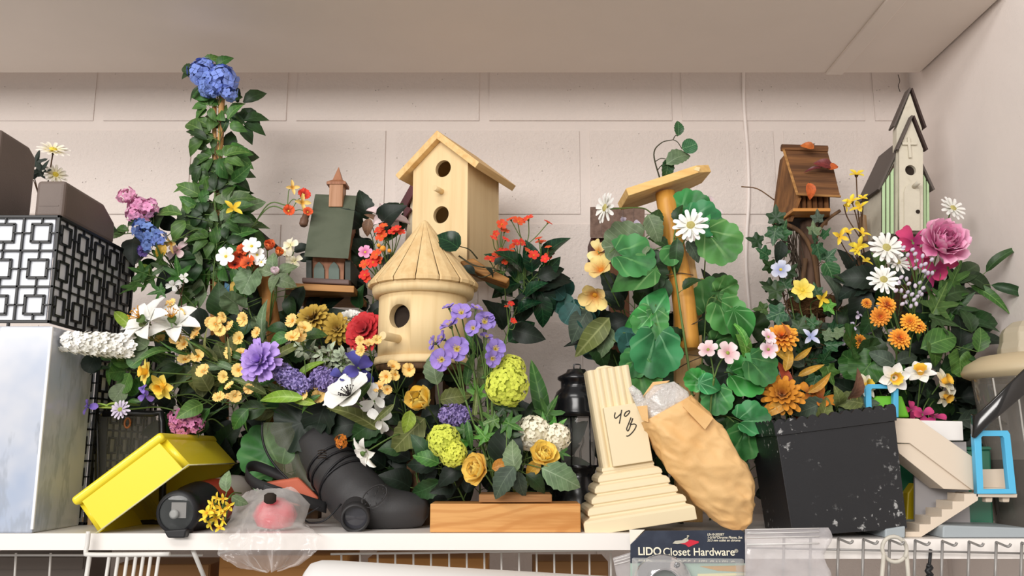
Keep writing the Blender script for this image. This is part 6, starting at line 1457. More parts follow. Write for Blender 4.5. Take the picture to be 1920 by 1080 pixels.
flower('small pink five petal flower left of the cone roof', 'five', [(685, 473, 14)], (720, 560, 1.50), 'pink', ('small', 'yellow'), Y=1.46)
flower('orange bud sprig beside the cone roof', 'bead', [(718, 466, 6), (710, 460, 4), (730, 470, 4)], (745, 570, 1.49), 'mandarin', Y=1.43)
gk = 'orange red kalanchoe sprays right of the tall birdhouse'
Yk = 1.44
for lb_, hs, b in (('tallest orange red kalanchoe spray right of the tall birdhouse', [(958, 412, 10), (972, 416, 13), (990, 411, 13), (1027, 418, 9)], (985, 560, 1.50)),
                   ('orange red kalanchoe sprig closest to the tall birdhouse wall', [(941, 421, 11), (946, 434, 11), (930, 438, 7), (948, 450, 9), (925, 447, 8)], (940, 560, 1.49)),
                   ('orange red kalanchoe bunch low beside the tall birdhouse wall', [(920, 488, 14), (933, 480, 12), (944, 474, 13), (958, 478, 12), (950, 490, 10)], (950, 580, 1.48)),
                   ('orange red kalanchoe sprig in the middle right of the tall birdhouse', [(970, 457, 12), (962, 462, 9), (978, 455, 9), (989, 471, 9), (1001, 479, 11)], (985, 580, 1.50)),
                   ('rightmost orange red kalanchoe spray with open blossoms', [(1014, 455, 11), (1010, 448, 8), (1028, 464, 7), (1030, 481, 13), (1022, 486, 9)], (1000, 580, 1.50)),
                   ('orange bead buds low on the right of the kalanchoe sprays', [(962, 602, 7), (958, 570, 7), (966, 606, 5), (950, 575, 5)], (940, 680, 1.44))):
    flower(lb_, 'five', hs, b, 'kal', ('small', 'orange'), face=(.1, .7, .7), Y=Yk, group=gk, junction=.3, wob=.7, sag=.0)
spray('glossy dark leaves right of the tall birdhouse under the kalanchoe', [(930, 690, 1.50), (960, 600, 1.49), (985, 540, 1.48), (1010, 510, 1.475)], ('oval', 'rose'), ('gloss', 'dark', 'gloss'), 16, 66, .35, 61, explicit=[(1000, 530, 74, 40, 'oval', 'gloss'), (1020, 560, 70, -60, 'oval', 'gloss'), (985, 575, 70, 240, 'oval', 'dark'), (1015, 580, 66, -75, 'oval', 'gloss'), (950, 540, 62, 200, 'oval', 'gloss'), (930, 525, 60, 150, 'oval', 'deep'), (990, 500, 46, 60, 'oval', 'sage'), (970, 510, 50, 100, 'oval', 'mid')])
spray('single glossy round leaf curling in front of the tall birdhouse', [(895, 485, 1.40), (880, 468, 1.385), (862, 462, 1.38)], 'heart', 'gloss', 0, 40, explicit=[(836, 452, 58, 150, 'heart', 'gloss', 1.375)], stem=STEMD)
m = MB(); m.prism(pxpoly([(862, 490), (888, 484), (912, 500), (956, 522), (950, 532), (905, 516), (870, 500)], 1.40), (0, .05, 0)); props(m.build('wood_bracket', wood('bracket_wood', '#A9783F', '#7C5428', 'X', 1, .6), org=P(900, 520, 1.42), bevel=.002), 'rough wood bracket behind the cone roof, in front of the tall birdhouse', 'bracket')
spray('twining dark vine around the wood bracket', [(860, 480, 1.39), (890, 498, 1.39), (930, 505, 1.39), (905, 520, 1.395), (880, 510, 1.395)], 'oval', 'dark', 3, 30, .4, 62, stem=STEMD)

# ------------------------------------------------------------------ centre bouquet on the plinth
BB = (950, 926, 1.30)
pr = [('violet primrose, highest on the front of the round birdhouse', [(865, 588, 19, None, (0, .5, .9)), (842, 578, 12, None, (-.3, .9, .4)), (892, 580, 12, None, (.3, .8, .4))]),
      ('violet primroses crowding the right side of the round birdhouse wall', [(908, 605, 20, None, (.2, .4, 1)), (912, 597, 14, None, (.1, .9, .4)), (888, 616, 15, None, (-.3, .1, .9))]),
      ('violet primrose seen from the side, left edge of the bouquet', [(845, 612, 19, None, (-.4, .7, .4)), (832, 636, 16, None, (-.8, .3, .4)), (815, 644, 14, None, (-.9, .1, .4))]),
      ('wide open violet primroses, lowest on the birdhouse wall', [(857, 655, 23, None, (0, .1, 1)), (829, 675, 21, None, (-.2, .05, 1))]),
      ('violet primrose hanging on the right side, above the green snowball', [(928, 655, 19, None, (.35, .1, .9)), (922, 672, 16, None, (.4, -.2, .9)), (912, 634, 13, None, (.2, .6, .3))])]
for lb_, hs in pr: flower(lb_, 'cup', hs, (925, 900, 1.32), 'primrose', ('stamen', 'yellow'), Y=1.25, group='violet primroses beside the round birdhouse', junction=.35, sag=.0, jz=.006, r=.0015)
flower('lime green snowball bloom, upper right one of two', 'viburnum', [(950, 722, 42), (958, 692, 28)], (940, 920, 1.31), 'lime', face=(0, .2, 1), Y=1.275, jz=.004)
flower('lime green snowball bloom, lower left one of two', 'viburnum', [(832, 826, 32), (850, 850, 27)], (930, 920, 1.31), 'lime', face=(-.2, .1, 1), Y=1.265, jz=.004)
flower('white snowball bloom beside the right yellow ranunculus', 'snow', [(1000, 812, 34)], (970, 922, 1.31), 'cream', Y=1.30)
flower('white snowball bloom in front of the black storm lantern', 'snow', [(1044, 820, 27), (1040, 838, 20)], (985, 922, 1.31), 'cream', Y=1.30, jz=.003)
flower('yellow ranunculus turned sideways, left one of two', 'ranun', [(901, 880, 36)], (955, 922, 1.30), 'yelrose', ('small', 'gold'), face=(-.65, .1, .75), Y=1.255)
flower('yellow ranunculus opening upwards, right one of two', 'ranun', [(1018, 858, 33)], (975, 922, 1.30), 'yelrose', ('small', 'gold'), face=(.2, .55, .85), Y=1.265, leaves=[(1000, 878, 40, 230, 'oval', 'gold', 1.265)])
spray('broad leaves of the ranunculus bouquet over the wood plinth', [(965, 922, 1.30), (955, 890, 1.28), (950, 850, 1.27), (950, 810, 1.275)], 'rose', 'sage', 0, 50, explicit=[(950, 828, 84, 80, 'heart', 'dark', 1.285), (962, 855, 62, 100, 'rose', 'sage', 1.245), (945, 903, 70, 235, 'rose', 'greyg', 1.24), (976, 908, 50, 280, 'rose', 'greyg', 1.255), (1052, 895, 84, -25, 'rose', 'sage', 1.25), (1005, 905, 50, -40, 'rose', 'deep', 1.265), (940, 872, 40, 20, 'oval', 'gold', 1.25)])
spray('upright bright green stems in the middle of the bouquet', [(930, 922, 1.31), (915, 840, 1.31), (900, 740, 1.31), (895, 650, 1.30)], ('lance', 'blade'), ('mid', 'olive', 'bright'), 22, 50, .3, 71, explicit=[(880, 690, 70, 80, 'lance', 'mid', 1.31), (905, 690, 80, 95, 'lance', 'olive', 1.305), (893, 740, 80, 85, 'blade', 'olive', 1.30)])
spray('tall dark green spear leaves between the snowball and the storm lantern', [(985, 922, 1.33), (1000, 840, 1.34), (1010, 750, 1.35)], 'lance', 'deep', 1, 60, .2, 72, explicit=[(1010, 735, 125, 102, 'lance', 'mid', 1.345), (1000, 770, 90, 70, 'lance', 'deep', 1.35), (1030, 770, 70, 60, 'maple', 'mid', 1.335), (1022, 800, 60, 100, 'maple', 'bright', 1.32), (1045, 800, 50, 40, 'maple', 'bright', 1.33)])
spray('toothed green leaves around the lime snowball blooms', [(940, 922, 1.32), (910, 850, 1.31), (905, 800, 1.31), (930, 770, 1.31)], 'maple', ('mid', 'deep', 'bright'), 10, 56, .4, 73, explicit=[(920, 790, 56, 200, 'maple', 'mid', 1.29), (940, 770, 50, 230, 'maple', 'deep', 1.29), (870, 870, 60, 240, 'rose', 'deep', 1.285), (845, 890, 62, 215, 'rose', 'dark', 1.29), (800, 860, 52, 160, 'rose', 'mid', 1.285), (905, 815, 52, 130, 'maple', 'bright', 1.285), (880, 815, 56, 280, 'lance', 'mid', 1.28), (965, 770, 46, 300, 'maple', 'deep', 1.29), (1055, 850, 34, -20, 'maple', 'mid', 1.29)])
spray('dark leaves at the left foot of the bouquet', [(880, 960, 1.36), (850, 900, 1.33), (820, 870, 1.32)], ('rose', 'oval'), ('deep', 'dark'), 10, 62, .4, 74)

# ------------------------------------------------------------------ around the bamboo post
YA = 1.40
spray('curling vine with three leaves rising above the slanted platform', [(1240, 345, 1.42), (1226, 290, 1.415), (1240, 268, 1.41), (1262, 262, 1.41)], 'rose', 'ivy', 0, 40, explicit=[(1272, 240, 32, 85, 'rose', 'ivy', 1.41), (1294, 274, 34, 20, 'round', 'ivy', 1.41), (1272, 296, 56, 30, 'rose', 'sage', 1.405), (1250, 318, 42, 265, 'rose', 'ivy', 1.41)], stem=STEMD)
flower('white daisy facing left under the tip of the slanted platform', 'daisy', [(1136, 390, 31)], (1222, 400, 1.42), 'white', ('dome', 'olive'), face=(-.9, .1, .45), Y=1.37)
flower('white daisy in front of the top of the bamboo pole', 'daisy', [(1295, 423, 33)], (1250, 520, 1.41), 'white', ('dome', 'olive'), face=(-.3, .1, 1), Y=1.36)
spray('bright green geranium leaves under the right end of the slanted platform', [(1262, 520, 1.42), (1280, 450, 1.41), (1300, 400, 1.40), (1340, 440, 1.40)], 'geranium', 'gerb', 0, 60, explicit=[(1295, 393, 82, 40, 'geranium', 'gerb', 1.41), (1318, 412, 76, 0, 'geranium', 'gerb', 1.40), (1350, 456, 88, -45, 'geranium', 'ger', 1.39), (1275, 385, 50, 120, 'geranium', 'gerb', 1.42)])
spray('large geranium leaves left of the bamboo pole, upper group', [(1240, 620, 1.42), (1225, 540, 1.41), (1205, 470, 1.40), (1180, 455, 1.40)], 'geranium', 'ger', 0, 60, explicit=[(1172, 458, 90, 190, 'geranium', 'sage', 1.395), (1186, 482, 92, -10, 'geranium', 'ger', 1.38), (1226, 428, 60, 290, 'rose', 'sage', 1.38), (1230, 412, 50, 80, 'rose', 'deep', 1.385), (1190, 520, 96, 200, 'heart', 'ger', 1.385), (1210, 505, 90, 30, 'geranium', 'deep', 1.40), (1255, 480, 46, 240, 'round', 'ger', 1.38), (1240, 545, 60, 260, 'oval', 'deep', 1.40)])
spray('large geranium leaves left of the bamboo pole, lower group', [(1250, 800, 1.42), (1235, 720, 1.40), (1225, 620, 1.39), (1235, 570, 1.39)], 'geranium', 'gerb', 0, 60, explicit=[(1232, 570, 74, 70, 'heart', 'gerb', 1.385), (1218, 605, 72, 250, 'geranium', 'ger', 1.375), (1228, 660, 104, 265, 'geranium', 'gerb', 1.36), (1190, 680, 60, 230, 'geranium', 'ger', 1.365), (1205, 705, 74, 290, 'geranium', 'ger', 1.37), (1198, 600, 56, 200, 'heart', 'gerb', 1.38)])
spray('geranium leaves right of the post, upper group', [(1310, 760, 1.44), (1320, 640, 1.43), (1330, 560, 1.42), (1370, 580, 1.41)], 'geranium', 'ger', 2, 60, .3, 81, explicit=[(1335, 560, 86, 70, 'geranium', 'ger', 1.43), (1362, 590, 78, -60, 'geranium', 'ger', 1.40), (1385, 615, 84, -75, 'heart', 'gerb', 1.39), (1340, 620, 70, 250, 'geranium', 'deep', 1.44), (1345, 660, 70, 300, 'geranium', 'dark', 1.44), (1350, 540, 60, 120, 'geranium', 'deep', 1.44)])
spray('geranium leaves right of the post, lower group above the parcel', [(1340, 870, 1.42), (1350, 780, 1.41), (1380, 710, 1.40), (1420, 680, 1.40)], 'geranium', 'ger', 2, 60, .3, 82, explicit=[(1400, 705, 86, -10, 'geranium', 'gerb', 1.38), (1425, 690, 74, -40, 'geranium', 'ger', 1.375), (1368, 700, 70, 200, 'geranium', 'dark', 1.41), (1304, 712, 46, 150, 'geranium', 'gerb', 1.37), (1332, 722, 52, -10, 'heart', 'gerb', 1.365), (1345, 750, 62, 270, 'geranium', 'ger', 1.38), (1392, 640, 74, 100, 'lance', 'bright', 1.385, 1.5), (1410, 785, 72, 10, 'geranium', 'gerb', 1.36), (1390, 830, 74, 250, 'geranium', 'ger', 1.37), (1372, 870, 66, 260, 'geranium', 'deep', 1.38), (1330, 800, 60, 240, 'geranium', 'deep', 1.40)])
spray('long green stem running down the front of the bamboo pole', [(1300, 760, 1.385), (1290, 680, 1.385), (1272, 560, 1.385), (1262, 470, 1.39), (1272, 400, 1.39)], 'rose', 'deep', 5, 42, .3, 83, r=.0022, explicit=[(1268, 480, 70, 265, 'lance', 'deep', 1.38, 1.5), (1300, 470, 46, 300, 'rose', 'greyg', 1.40)])
flower('cream orchid with orange throat left of the geranium leaves, upper one', 'orchid', [(1128, 508, 32)], (1180, 640, 1.52), 'hellspot', ('small', 'orange'), face=(-.4, .4, .8), Y=1.44)
flower('mustard speckled orchid hanging above the teal leaves', 'orchid', [(1116, 552, 34)], (1180, 660, 1.52), 'hellspot', ('small', 'gold'), face=(-.3, -.6, .8), Y=1.44)
flower('pale cream orchid bud under the brown roof birdhouse', 'loose', [(1122, 472, 22)], (1180, 620, 1.53), 'hellebore', face=(-.4, .2, .9), Y=1.47)
flower('dusky mauve bloom in front of the brown roof birdhouse', 'loose', [(1187, 424, 15), (1170, 416, 12)], (1200, 520, 1.46), 'lilac', Y=1.42)
flower('pale pink blossoms at the right end of the slanted platform', 'loose', [(1328, 380, 14), (1342, 402, 13), (1335, 390, 9)], (1320, 520, 1.50), 'pinkwhite', Y=1.47, jz=.003)
flower('pair of pale pink geranium flowers right of the post', 'five', [(1328, 656, 20, None, (-.4, .5, .8)), (1364, 662, 23, None, (.2, .2, 1))], (1330, 800, 1.38), 'palepink', ('small', 'green'), Y=1.335, r=.0018)
flower('white and pink phlox at the right edge of the geranium leaves', 'five', [(1440, 632, 17, None, (.4, .4, .8)), (1440, 655, 19, None, (.2, -.1, 1))], (1390, 720, 1.40), 'pinkwhite', ('small', 'green'), Y=1.36, leaves=[(1390, 625, 56, 110, 'lance', 'bright', 1.37, 1.4)])
flower('small yellow leaf like flower behind the geranium leaves', 'forsy', [(1330, 535, 20)], (1320, 640, 1.48), 'mustard', face=(.3, .7, .6), Y=1.46)
spray('teal eucalyptus stem left of the dark post', [(1170, 720, 1.56), (1130, 640, 1.54), (1090, 590, 1.52), (1052, 560, 1.51)], 'round', 'teal', 10, 48, .3, 84, explicit=[(1056, 570, 48, 150, 'round', 'teal', 1.50), (1068, 590, 48, 240, 'round', 'teal', 1.49), (1100, 575, 40, 60, 'round', 'teal', 1.5), (1175, 630, 48, 30, 'round', 'teal', 1.46), (1178, 648, 50, 280, 'round', 'teal', 1.455), (1100, 600, 44, 120, 'round', 'teal', 1.49)])
spray('large drooping olive leaf with companions left of the dark post', [(1170, 720, 1.55), (1140, 640, 1.52), (1120, 610, 1.50)], 'lance', ('dark', 'olive'), 3, 66, .3, 85, explicit=[(1112, 630, 96, 228, 'lance', 'olive', 1.47, 1.7), (1088, 608, 70, 240, 'oval', 'greyg', 1.49), (1135, 640, 60, 250, 'rose', 'sage', 1.48), (1125, 660, 66, 290, 'rose', 'deep', 1.49), (1150, 610, 70, 200, 'oval', 'dark', 1.5)])
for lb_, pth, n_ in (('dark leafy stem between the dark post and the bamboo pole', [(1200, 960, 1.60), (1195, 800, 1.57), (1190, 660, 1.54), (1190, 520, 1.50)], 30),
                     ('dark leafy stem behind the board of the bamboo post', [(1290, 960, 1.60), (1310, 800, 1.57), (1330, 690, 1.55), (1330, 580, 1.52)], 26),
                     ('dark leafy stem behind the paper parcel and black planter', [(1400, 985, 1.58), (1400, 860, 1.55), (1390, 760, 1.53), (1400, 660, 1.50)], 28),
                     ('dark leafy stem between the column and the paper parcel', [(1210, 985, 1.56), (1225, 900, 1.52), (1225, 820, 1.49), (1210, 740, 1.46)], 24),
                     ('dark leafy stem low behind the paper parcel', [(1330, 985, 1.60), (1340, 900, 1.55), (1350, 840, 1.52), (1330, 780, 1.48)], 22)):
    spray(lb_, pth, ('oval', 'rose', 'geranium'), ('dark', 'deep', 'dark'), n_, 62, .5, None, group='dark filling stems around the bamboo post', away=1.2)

# ------------------------------------------------------------------ around the rustic birdhouse
spray('ivy climbing the left side of the rustic birdhouse post', [(1500, 640, 1.53), (1470, 560, 1.52), (1455, 480, 1.52), (1450, 430, 1.52)], 'ivy', ('ivy', 'deep'), 12, 42, .3, 91, stem=STEMB, explicit=[(1452, 440, 44, 260, 'ivy', 'ivy', 1.50), (1462, 470, 42, 260, 'oval', 'dark', 1.5), (1452, 545, 50, 160, 'ivy', 'deep', 1.5), (1456, 590, 56, 200, 'ivy', 'ivy', 1.49), (1428, 580, 36, 180, 'ivy', 'mid', 1.5), (1470, 530, 40, 100, 'ivy', 'ivy', 1.5)])
spray('ivy hanging right of the rustic birdhouse post', [(1530, 620, 1.53), (1535, 540, 1.52), (1530, 470, 1.52), (1526, 425, 1.52)], 'ivy', ('ivy', 'greyg'), 6, 40, .3, 92, stem=STEMB, explicit=[(1526, 430, 36, 90, 'ivy', 'sage', 1.5), (1534, 470, 44, 280, 'ivy', 'ivy', 1.5), (1557, 515, 50, 290, 'heart', 'ivy', 1.5), (1554, 575, 36, 300, 'ivy', 'bright', 1.48), (1530, 545, 34, 100, 'ivy', 'ivy', 1.5)])
spray('ivy and small leaves low on the rustic birdhouse post', [(1530, 800, 1.54), (1520, 720, 1.52), (1515, 660, 1.51), (1540, 610, 1.51)], 'ivy', ('ivy', 'deep', 'greyg', 'sage'), 26, 42, .5, 93, stem=STEMB, explicit=[(1500, 610, 44, 60, 'ivy', 'deep', 1.48), (1527, 716, 44, 250, 'ivy', 'ivy', 1.48), (1492, 675, 40, 140, 'oval', 'greyg', 1.48), (1560, 640, 36, 30, 'ivy', 'ivy', 1.49), (1555, 700, 50, 290, 'ivy', 'mid', 1.49)])
gl_ = 'rust coloured leaves on the rustic birdhouse'
for lb_, e, Yq in (('orange red leaf on the ridge of the rustic birdhouse', (1515, 274, 26, 160, 'oval', 'orange'), 1.585), ('orange leaf hanging over the eave of the rustic birdhouse', (1519, 357, 32, 275, 'oval', 'orange'), 1.50), ('maroon leaves lying on the shingles of the rustic birdhouse', (1545, 308, 34, 160, 'oval', 'maroon'), 1.545)):
    spray(lb_, [(e[0] + 12, e[1] - 4, Yq), (e[0] + 6, e[1] - 2, Yq), (e[0], e[1], Yq)], 'oval', 'orange', 0, 30, explicit=[e[:6] + (Yq,)] + ([(1562, 313, 24, 20, 'oval', 'orange', Yq), (1525, 316, 30, 185, 'lance', 'maroon', Yq)] if 'maroon' in lb_ else []), group=gl_, name='leaf_sprig', cat='leaf sprig', stem=STEMB)
flower('yellow six petal flower on the nest of the rustic birdhouse post', 'six', [(1504, 544, 24)], (1510, 610, 1.52), 'yellow', ('small', 'yellow'), face=(0, .2, 1), Y=1.475)
flower('small yellow flower drooping right of the nest', 'forsy', [(1540, 560, 17)], (1525, 610, 1.52), 'brightyel', face=(.3, -.3, .8), Y=1.475)
flower('pale blue blossom left of the rustic birdhouse post', 'five', [(1464, 506, 19)], (1490, 600, 1.53), 'paleblue', ('small', 'yellow'), face=(-.4, .2, .9), Y=1.49)
flower('pale blue grey star flower on the rustic post below the nest', 'forsy', [(1520, 632, 19)], (1520, 720, 1.53), 'paleblue', face=(0, .2, 1), Y=1.47)
flower('bright orange mum left of the rustic post', 'mum', [(1466, 634, 33)], (1490, 760, 1.50), 'mandarin', face=(-.2, .5, .8), Y=1.42)
flower('rust orange mum above the black planter', 'mum', [(1466, 742, 42)], (1490, 830, 1.48), 'rust', face=(-.2, .3, 1), Y=1.39)
flower('rust brown bloom low behind the black planter', 'loose', [(1540, 748, 26), (1518, 738, 20)], (1540, 840, 1.48), 'rust', face=(.1, .4, .9), Y=1.43, jz=.004)
spray('autumn coloured leaves between the two orange mums', [(1490, 830, 1.47), (1488, 760, 1.45), (1486, 700, 1.44), (1478, 660, 1.43)], 'lance', ('rust', 'gold', 'rust'), 8, 52, .3, 94, stem=STEMB, explicit=[(1478, 672, 52, 75, 'lance', 'gold', 1.42, 1.4), (1472, 705, 60, 100, 'lance', 'rust', 1.425, 1.4), (1455, 765, 64, 210, 'lance', 'gold', 1.38, 1.4)])
spray('olive and brown leaves just above the planter rim', [(1560, 850, 1.47), (1560, 790, 1.45), (1575, 760, 1.44)], 'rose', ('olive', 'brown', 'greyg'), 8, 56, .4, 95, explicit=[(1590, 752, 60, 170, 'rose', 'olive', 1.42), (1520, 765, 62, 200, 'rose', 'greyg', 1.43), (1545, 770, 56, 60, 'rose', 'olive', 1.42)])
flower('bright yellow bloom just above the planter rim', 'loose', [(1600, 756, 16)], (1590, 840, 1.47), 'yellow', Y=1.42)
# forsythia
gf = 'forsythia twigs between the two right birdhouses'
flower('forsythia twig reaching up beside the white church roof', 'forsy', [(1606, 328, 17), (1597, 378, 17), (1612, 390, 18), (1585, 385, 13), (1618, 372, 12)], (1628, 520, 1.53), 'brightyel', face=(0, .5, .8), Y=1.49, wob=.9, stem=STEMB, r=.0016, junction=.5, group=gf)
flower('forsythia twig with lower blossoms left of the white daisies', 'forsy', [(1590, 436, 15), (1574, 444, 17), (1615, 438, 17), (1612, 462, 20), (1622, 490, 15), (1606, 468, 14)], (1632, 560, 1.52), 'brightyel', face=(-.1, .3, .9), Y=1.475, wob=.9, stem=STEMB, r=.0014, junction=.5, group=gf)

# ------------------------------------------------------------------ right bouquet under the white church
flower('white daisy, uppermost of three beside the pink peony', 'daisy', [(1662, 465, 32)], (1690, 640, 1.48), 'white', ('dome', 'olive'), face=(-.1, .2, 1), Y=1.42)
flower('white daisy, middle one of three beside the pink peony', 'daisy', [(1682, 492, 26)], (1695, 640, 1.48), 'white', ('dome', 'olive'), face=(.2, .5, .9), Y=1.43)
flower('white daisy, lowest of three beside the pink peony', 'daisy', [(1656, 525, 29)], (1690, 650, 1.48), 'white', ('dome', 'olive'), face=(-.1, .2, 1), Y=1.415)
flower('white daisy behind the top of the pink peony', 'daisy', [(1786, 391, 26)], (1770, 560, 1.53), 'white', ('dome', 'olive'), face=(.2, .4, .9), Y=1.50)
flower('large pink peony beside the white church', 'peony', [(1766, 456, 52)], (1740, 640, 1.49), 'peony', face=(.0, .25, 1), Y=1.43)
flower('crimson petals under the pink peony', 'loose', [(1712, 456, 34), (1752, 508, 34), (1720, 480, 28)], (1735, 640, 1.49), 'magenta', face=(-.2, 0, 1), Y=1.46, jz=.004)
gb_ = 'lilac berry sprays beside the daisies'
def berries(label, pts, b, Y):
    R = random.Random(hash_(label)); root = thing('berry_spray', label, 'berry spray', P(*b), gb_); m = MB(); b0 = P(*b); cen = sum((P(x, y, Y) for x, y in pts), Vector()) / len(pts); j = b0.lerp(cen, .6)
    m.tube([b0, b0.lerp(j, .5), j], .0011, 5)
    for x, y in pts:
        p = P(x, y, Y + R.uniform(-.01, .01)); m.tube(spline([j, j.lerp(p, .6) + Vector((0, -.004, 0)), p], 4), .0007, 4)
        put('berry', HEAD['bead'], PM['lilac'], root, p - b0, (R.random(), R.random(), 0), (.0031, .0031, .0042))
    m.build('stem', STEM, root)
berries('lilac berries spreading right of the upper daisies', [(1694, 464), (1711, 468), (1702, 478), (1716, 476), (1730, 480), (1718, 489), (1735, 495), (1747, 487), (1727, 498), (1716, 503), (1733, 508), (1740, 512)], (1712, 620, 1.47), 1.405)
berries('lilac berries in the middle below the crimson petals', [(1734, 510), (1748, 512), (1733, 518), (1725, 530), (1716, 536), (1731, 540), (1690, 520), (1700, 523), (1686, 530), (1680, 545), (1704, 532)], (1708, 630, 1.47), 1.405)
berries('dusky lilac berries lowest, above the orange daisies', [(1690, 545), (1702, 548), (1697, 556), (1710, 552), (1720, 556), (1728, 552), (1714, 562), (1700, 566), (1692, 570), (1718, 570), (1708, 574), (1724, 548)], (1708, 640, 1.47), 1.405)
flower('pair of orange yellow daisies left below the lilac berries', 'mum', [(1662, 573, 21), (1650, 594, 20)], (1690, 700, 1.47), 'mandarin', ('small', 'orange'), Y=1.41, jz=.003)
flower('orange yellow daisy bud at the left edge of the right bouquet', 'mum', [(1625, 569, 11)], (1670, 690, 1.48), 'mandarin', Y=1.42)
flower('pair of orange yellow daisies right below the lilac berries', 'mum', [(1706, 604, 19), (1720, 612, 17)], (1705, 720, 1.47), 'mandarin', ('small', 'orange'), Y=1.405, jz=.003)
flower('orange yellow daisy, lowest of the right bouquet', 'mum', [(1686, 635, 22)], (1700, 740, 1.47), 'mandarin', ('small', 'orange'), Y=1.40)
flower('rusty bloom in the shade left of the lowest orange daisy', 'mum', [(1612, 640, 15)], (1640, 740, 1.51), 'rust', Y=1.47)
flower('white narcissus with an orange cup, left one above the toy frame', 'daff', [(1676, 708, 29)], (1690, 820, 1.47), 'white', ('trumpet', 'daffcup'), face=(-.1, -.2, 1), Y=1.42)
flower('white narcissus with an orange cup seen from the side, middle one', 'daff', [(1726, 700, 28)], (1715, 820, 1.47), 'white', ('trumpet', 'daffcup'), face=(-.3, .6, .7), Y=1.425)
flower('cream narcissus turned right, behind the white toy roof', 'daff', [(1768, 716, 26)], (1740, 830, 1.48), 'cream', ('trumpet', 'daffcup'), face=(.5, .3, .7), Y=1.44)
flower('cream narcissus hanging low beside the pitcher', 'daff', [(1772, 742, 22)], (1750, 840, 1.48), 'cream', ('trumpet', 'daffcup'), face=(.3, -.5, .8), Y=1.45)
flower('cream narcissus left of the blue toy frame', 'daff', [(1622, 724, 25)], (1650, 830, 1.48), 'cream', ('trumpet', 'daffcup'), face=(.4, .2, .8), Y=1.44)
flower('pink petals behind the white toy roof panel', 'loose', [(1730, 778, 20), (1752, 782, 20)], (1745, 880, 1.47), 'magenta', face=(0, .5, .8), Y=1.42, jz=.003)
flower('faded cream bloom at the right edge of the bouquet', 'loose', [(1798, 572, 22), (1792, 602, 15)], (1760, 690, 1.52), 'faded', face=(.4, .3, .8), Y=1.50)
spray('dark broad leaves left of the daisies', [(1680, 660, 1.52), (1640, 600, 1.51), (1610, 540, 1.50), (1600, 520, 1.50)], 'rose', ('dark', 'deep'), 6, 66, .3, 101, explicit=[(1608, 522, 76, 175, 'rose', 'dark', 1.47), (1605, 540, 70, 200, 'rose', 'dark', 1.48), (1612, 575, 76, 250, 'rose', 'dark', 1.48), (1632, 600, 60, 240, 'oval', 'deep', 1.48), (1645, 490, 40, 100, 'oval', 'mid', 1.46)])
spray('long pointed leaves spreading right of the pink peony', [(1740, 640, 1.51), (1775, 570, 1.50), (1810, 530, 1.49), (1850, 540, 1.48)], 'lance', ('deep', 'mid'), 7, 84, .3, 102, explicit=[(1815, 508, 84, 35, 'lance', 'deep', 1.48, 1.7), (1838, 530, 72, -25, 'lance', 'deep', 1.475, 1.7), (1790, 550, 90, 20, 'lance', 'deep', 1.47, 1.6), (1765, 545, 70, 150, 'lance', 'dark', 1.49, 1.5)])
spray('broad lobed leaf cluster right of the orange daisies', [(1720, 760, 1.51), (1745, 680, 1.49), (1760, 610, 1.48), (1775, 570, 1.47)], 'maple', ('deep', 'mid'), 10, 78, .35, 103, explicit=[(1760, 565, 92, 60, 'maple', 'mid', 1.45), (1765, 600, 80, -20, 'maple', 'deep', 1.45), (1800, 625, 78, 80, 'rose', 'dark', 1.46), (1762, 640, 80, 20, 'oval', 'mid', 1.44), (1750, 660, 56, 290, 'oval', 'mid', 1.44), (1800, 682, 56, 260, 'geranium', 'mid', 1.44), (1838, 636, 52, 75, 'rose', 'mid', 1.42), (1815, 600, 50, 100, 'rose', 'deep', 1.45)])
spray('rounded leaves behind the white narcissus', [(1680, 840, 1.51), (1660, 760, 1.50), (1630, 690, 1.49), (1615, 670, 1.48)], 'geranium', ('mid', 'deep'), 6, 66, .3, 104, explicit=[(1625, 690, 70, 230, 'geranium', 'mid', 1.46), (1655, 672, 50, 150, 'oval', 'greyg', 1.45), (1700, 672, 46, 20, 'oval', 'greyg', 1.45), (1640, 650, 60, 120, 'rose', 'deep', 1.47)])
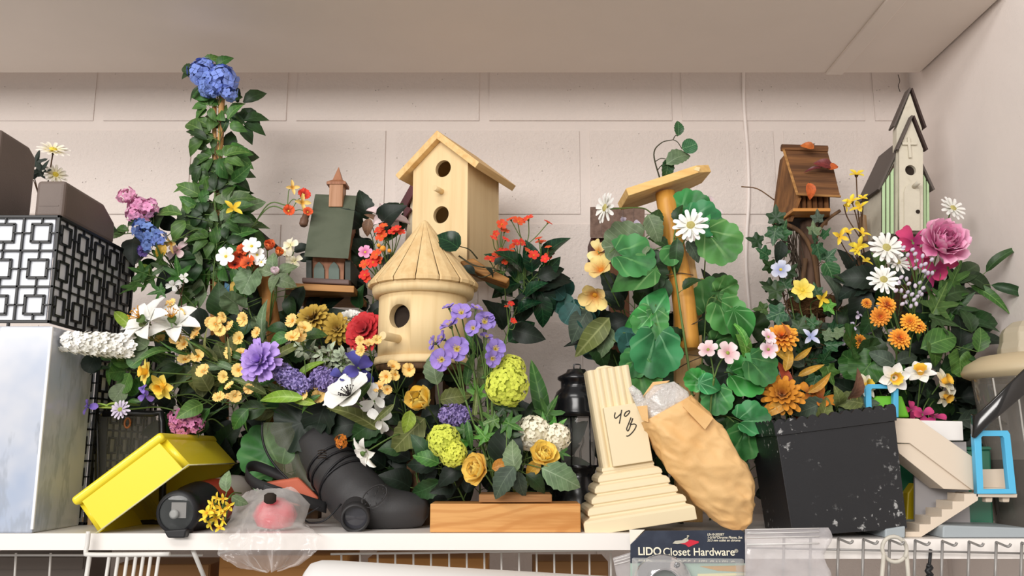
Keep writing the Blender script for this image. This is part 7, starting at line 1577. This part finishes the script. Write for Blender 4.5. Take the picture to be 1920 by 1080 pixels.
for lb_, pth, n_ in (('dark leafy stem in the middle of the right bouquet', [(1690, 900, 1.58), (1690, 780, 1.55), (1680, 660, 1.52), (1690, 540, 1.50)], 34),
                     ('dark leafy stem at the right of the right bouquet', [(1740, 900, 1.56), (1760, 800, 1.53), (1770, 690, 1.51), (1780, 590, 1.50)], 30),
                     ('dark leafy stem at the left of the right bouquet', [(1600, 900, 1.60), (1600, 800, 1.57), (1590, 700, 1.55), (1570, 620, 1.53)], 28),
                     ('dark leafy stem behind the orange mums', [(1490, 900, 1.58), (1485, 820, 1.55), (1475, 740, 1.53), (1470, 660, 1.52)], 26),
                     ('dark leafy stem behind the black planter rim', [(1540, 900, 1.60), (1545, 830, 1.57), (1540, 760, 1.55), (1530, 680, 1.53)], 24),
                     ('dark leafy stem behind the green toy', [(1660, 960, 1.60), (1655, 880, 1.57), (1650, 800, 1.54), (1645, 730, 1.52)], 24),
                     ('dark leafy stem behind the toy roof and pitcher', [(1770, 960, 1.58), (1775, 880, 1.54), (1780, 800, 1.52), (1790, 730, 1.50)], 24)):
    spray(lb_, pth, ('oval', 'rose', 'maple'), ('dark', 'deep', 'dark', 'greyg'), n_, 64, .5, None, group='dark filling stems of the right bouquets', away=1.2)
flower('tiny pale blossoms scattered in the shade between the right bouquets', 'loose', [(1598, 612, 10), (1624, 622, 9), (1585, 640, 8), (1610, 590, 9)], (1600, 740, 1.53), 'lilac', Y=1.49)
flower('magenta bud deep behind the green toy', 'loose', [(1708, 768, 14)], (1700, 850, 1.50), 'magenta', Y=1.46)

# white daisies on the lattice lantern
flower('faded white daisy standing behind the taupe trays', 'daisy', [(100, 282, 29)], (80, 400, 1.43), 'faded', ('dome', 'yellow'), face=(.3, .7, .5), Y=1.40, stem=STEMB, leaves=[(68, 300, 46, 75, 'maple', 'dark', 1.42), (78, 318, 50, 60, 'maple', 'dark', 1.41), (62, 325, 40, 110, 'maple', 'dark', 1.42)])
flower('second faded daisy sinking behind the smaller taupe tray', 'daisy', [(104, 328, 22)], (84, 400, 1.43), 'faded', ('dome', 'yellow'), face=(.5, .2, .6), Y=1.42, stem=STEMB)
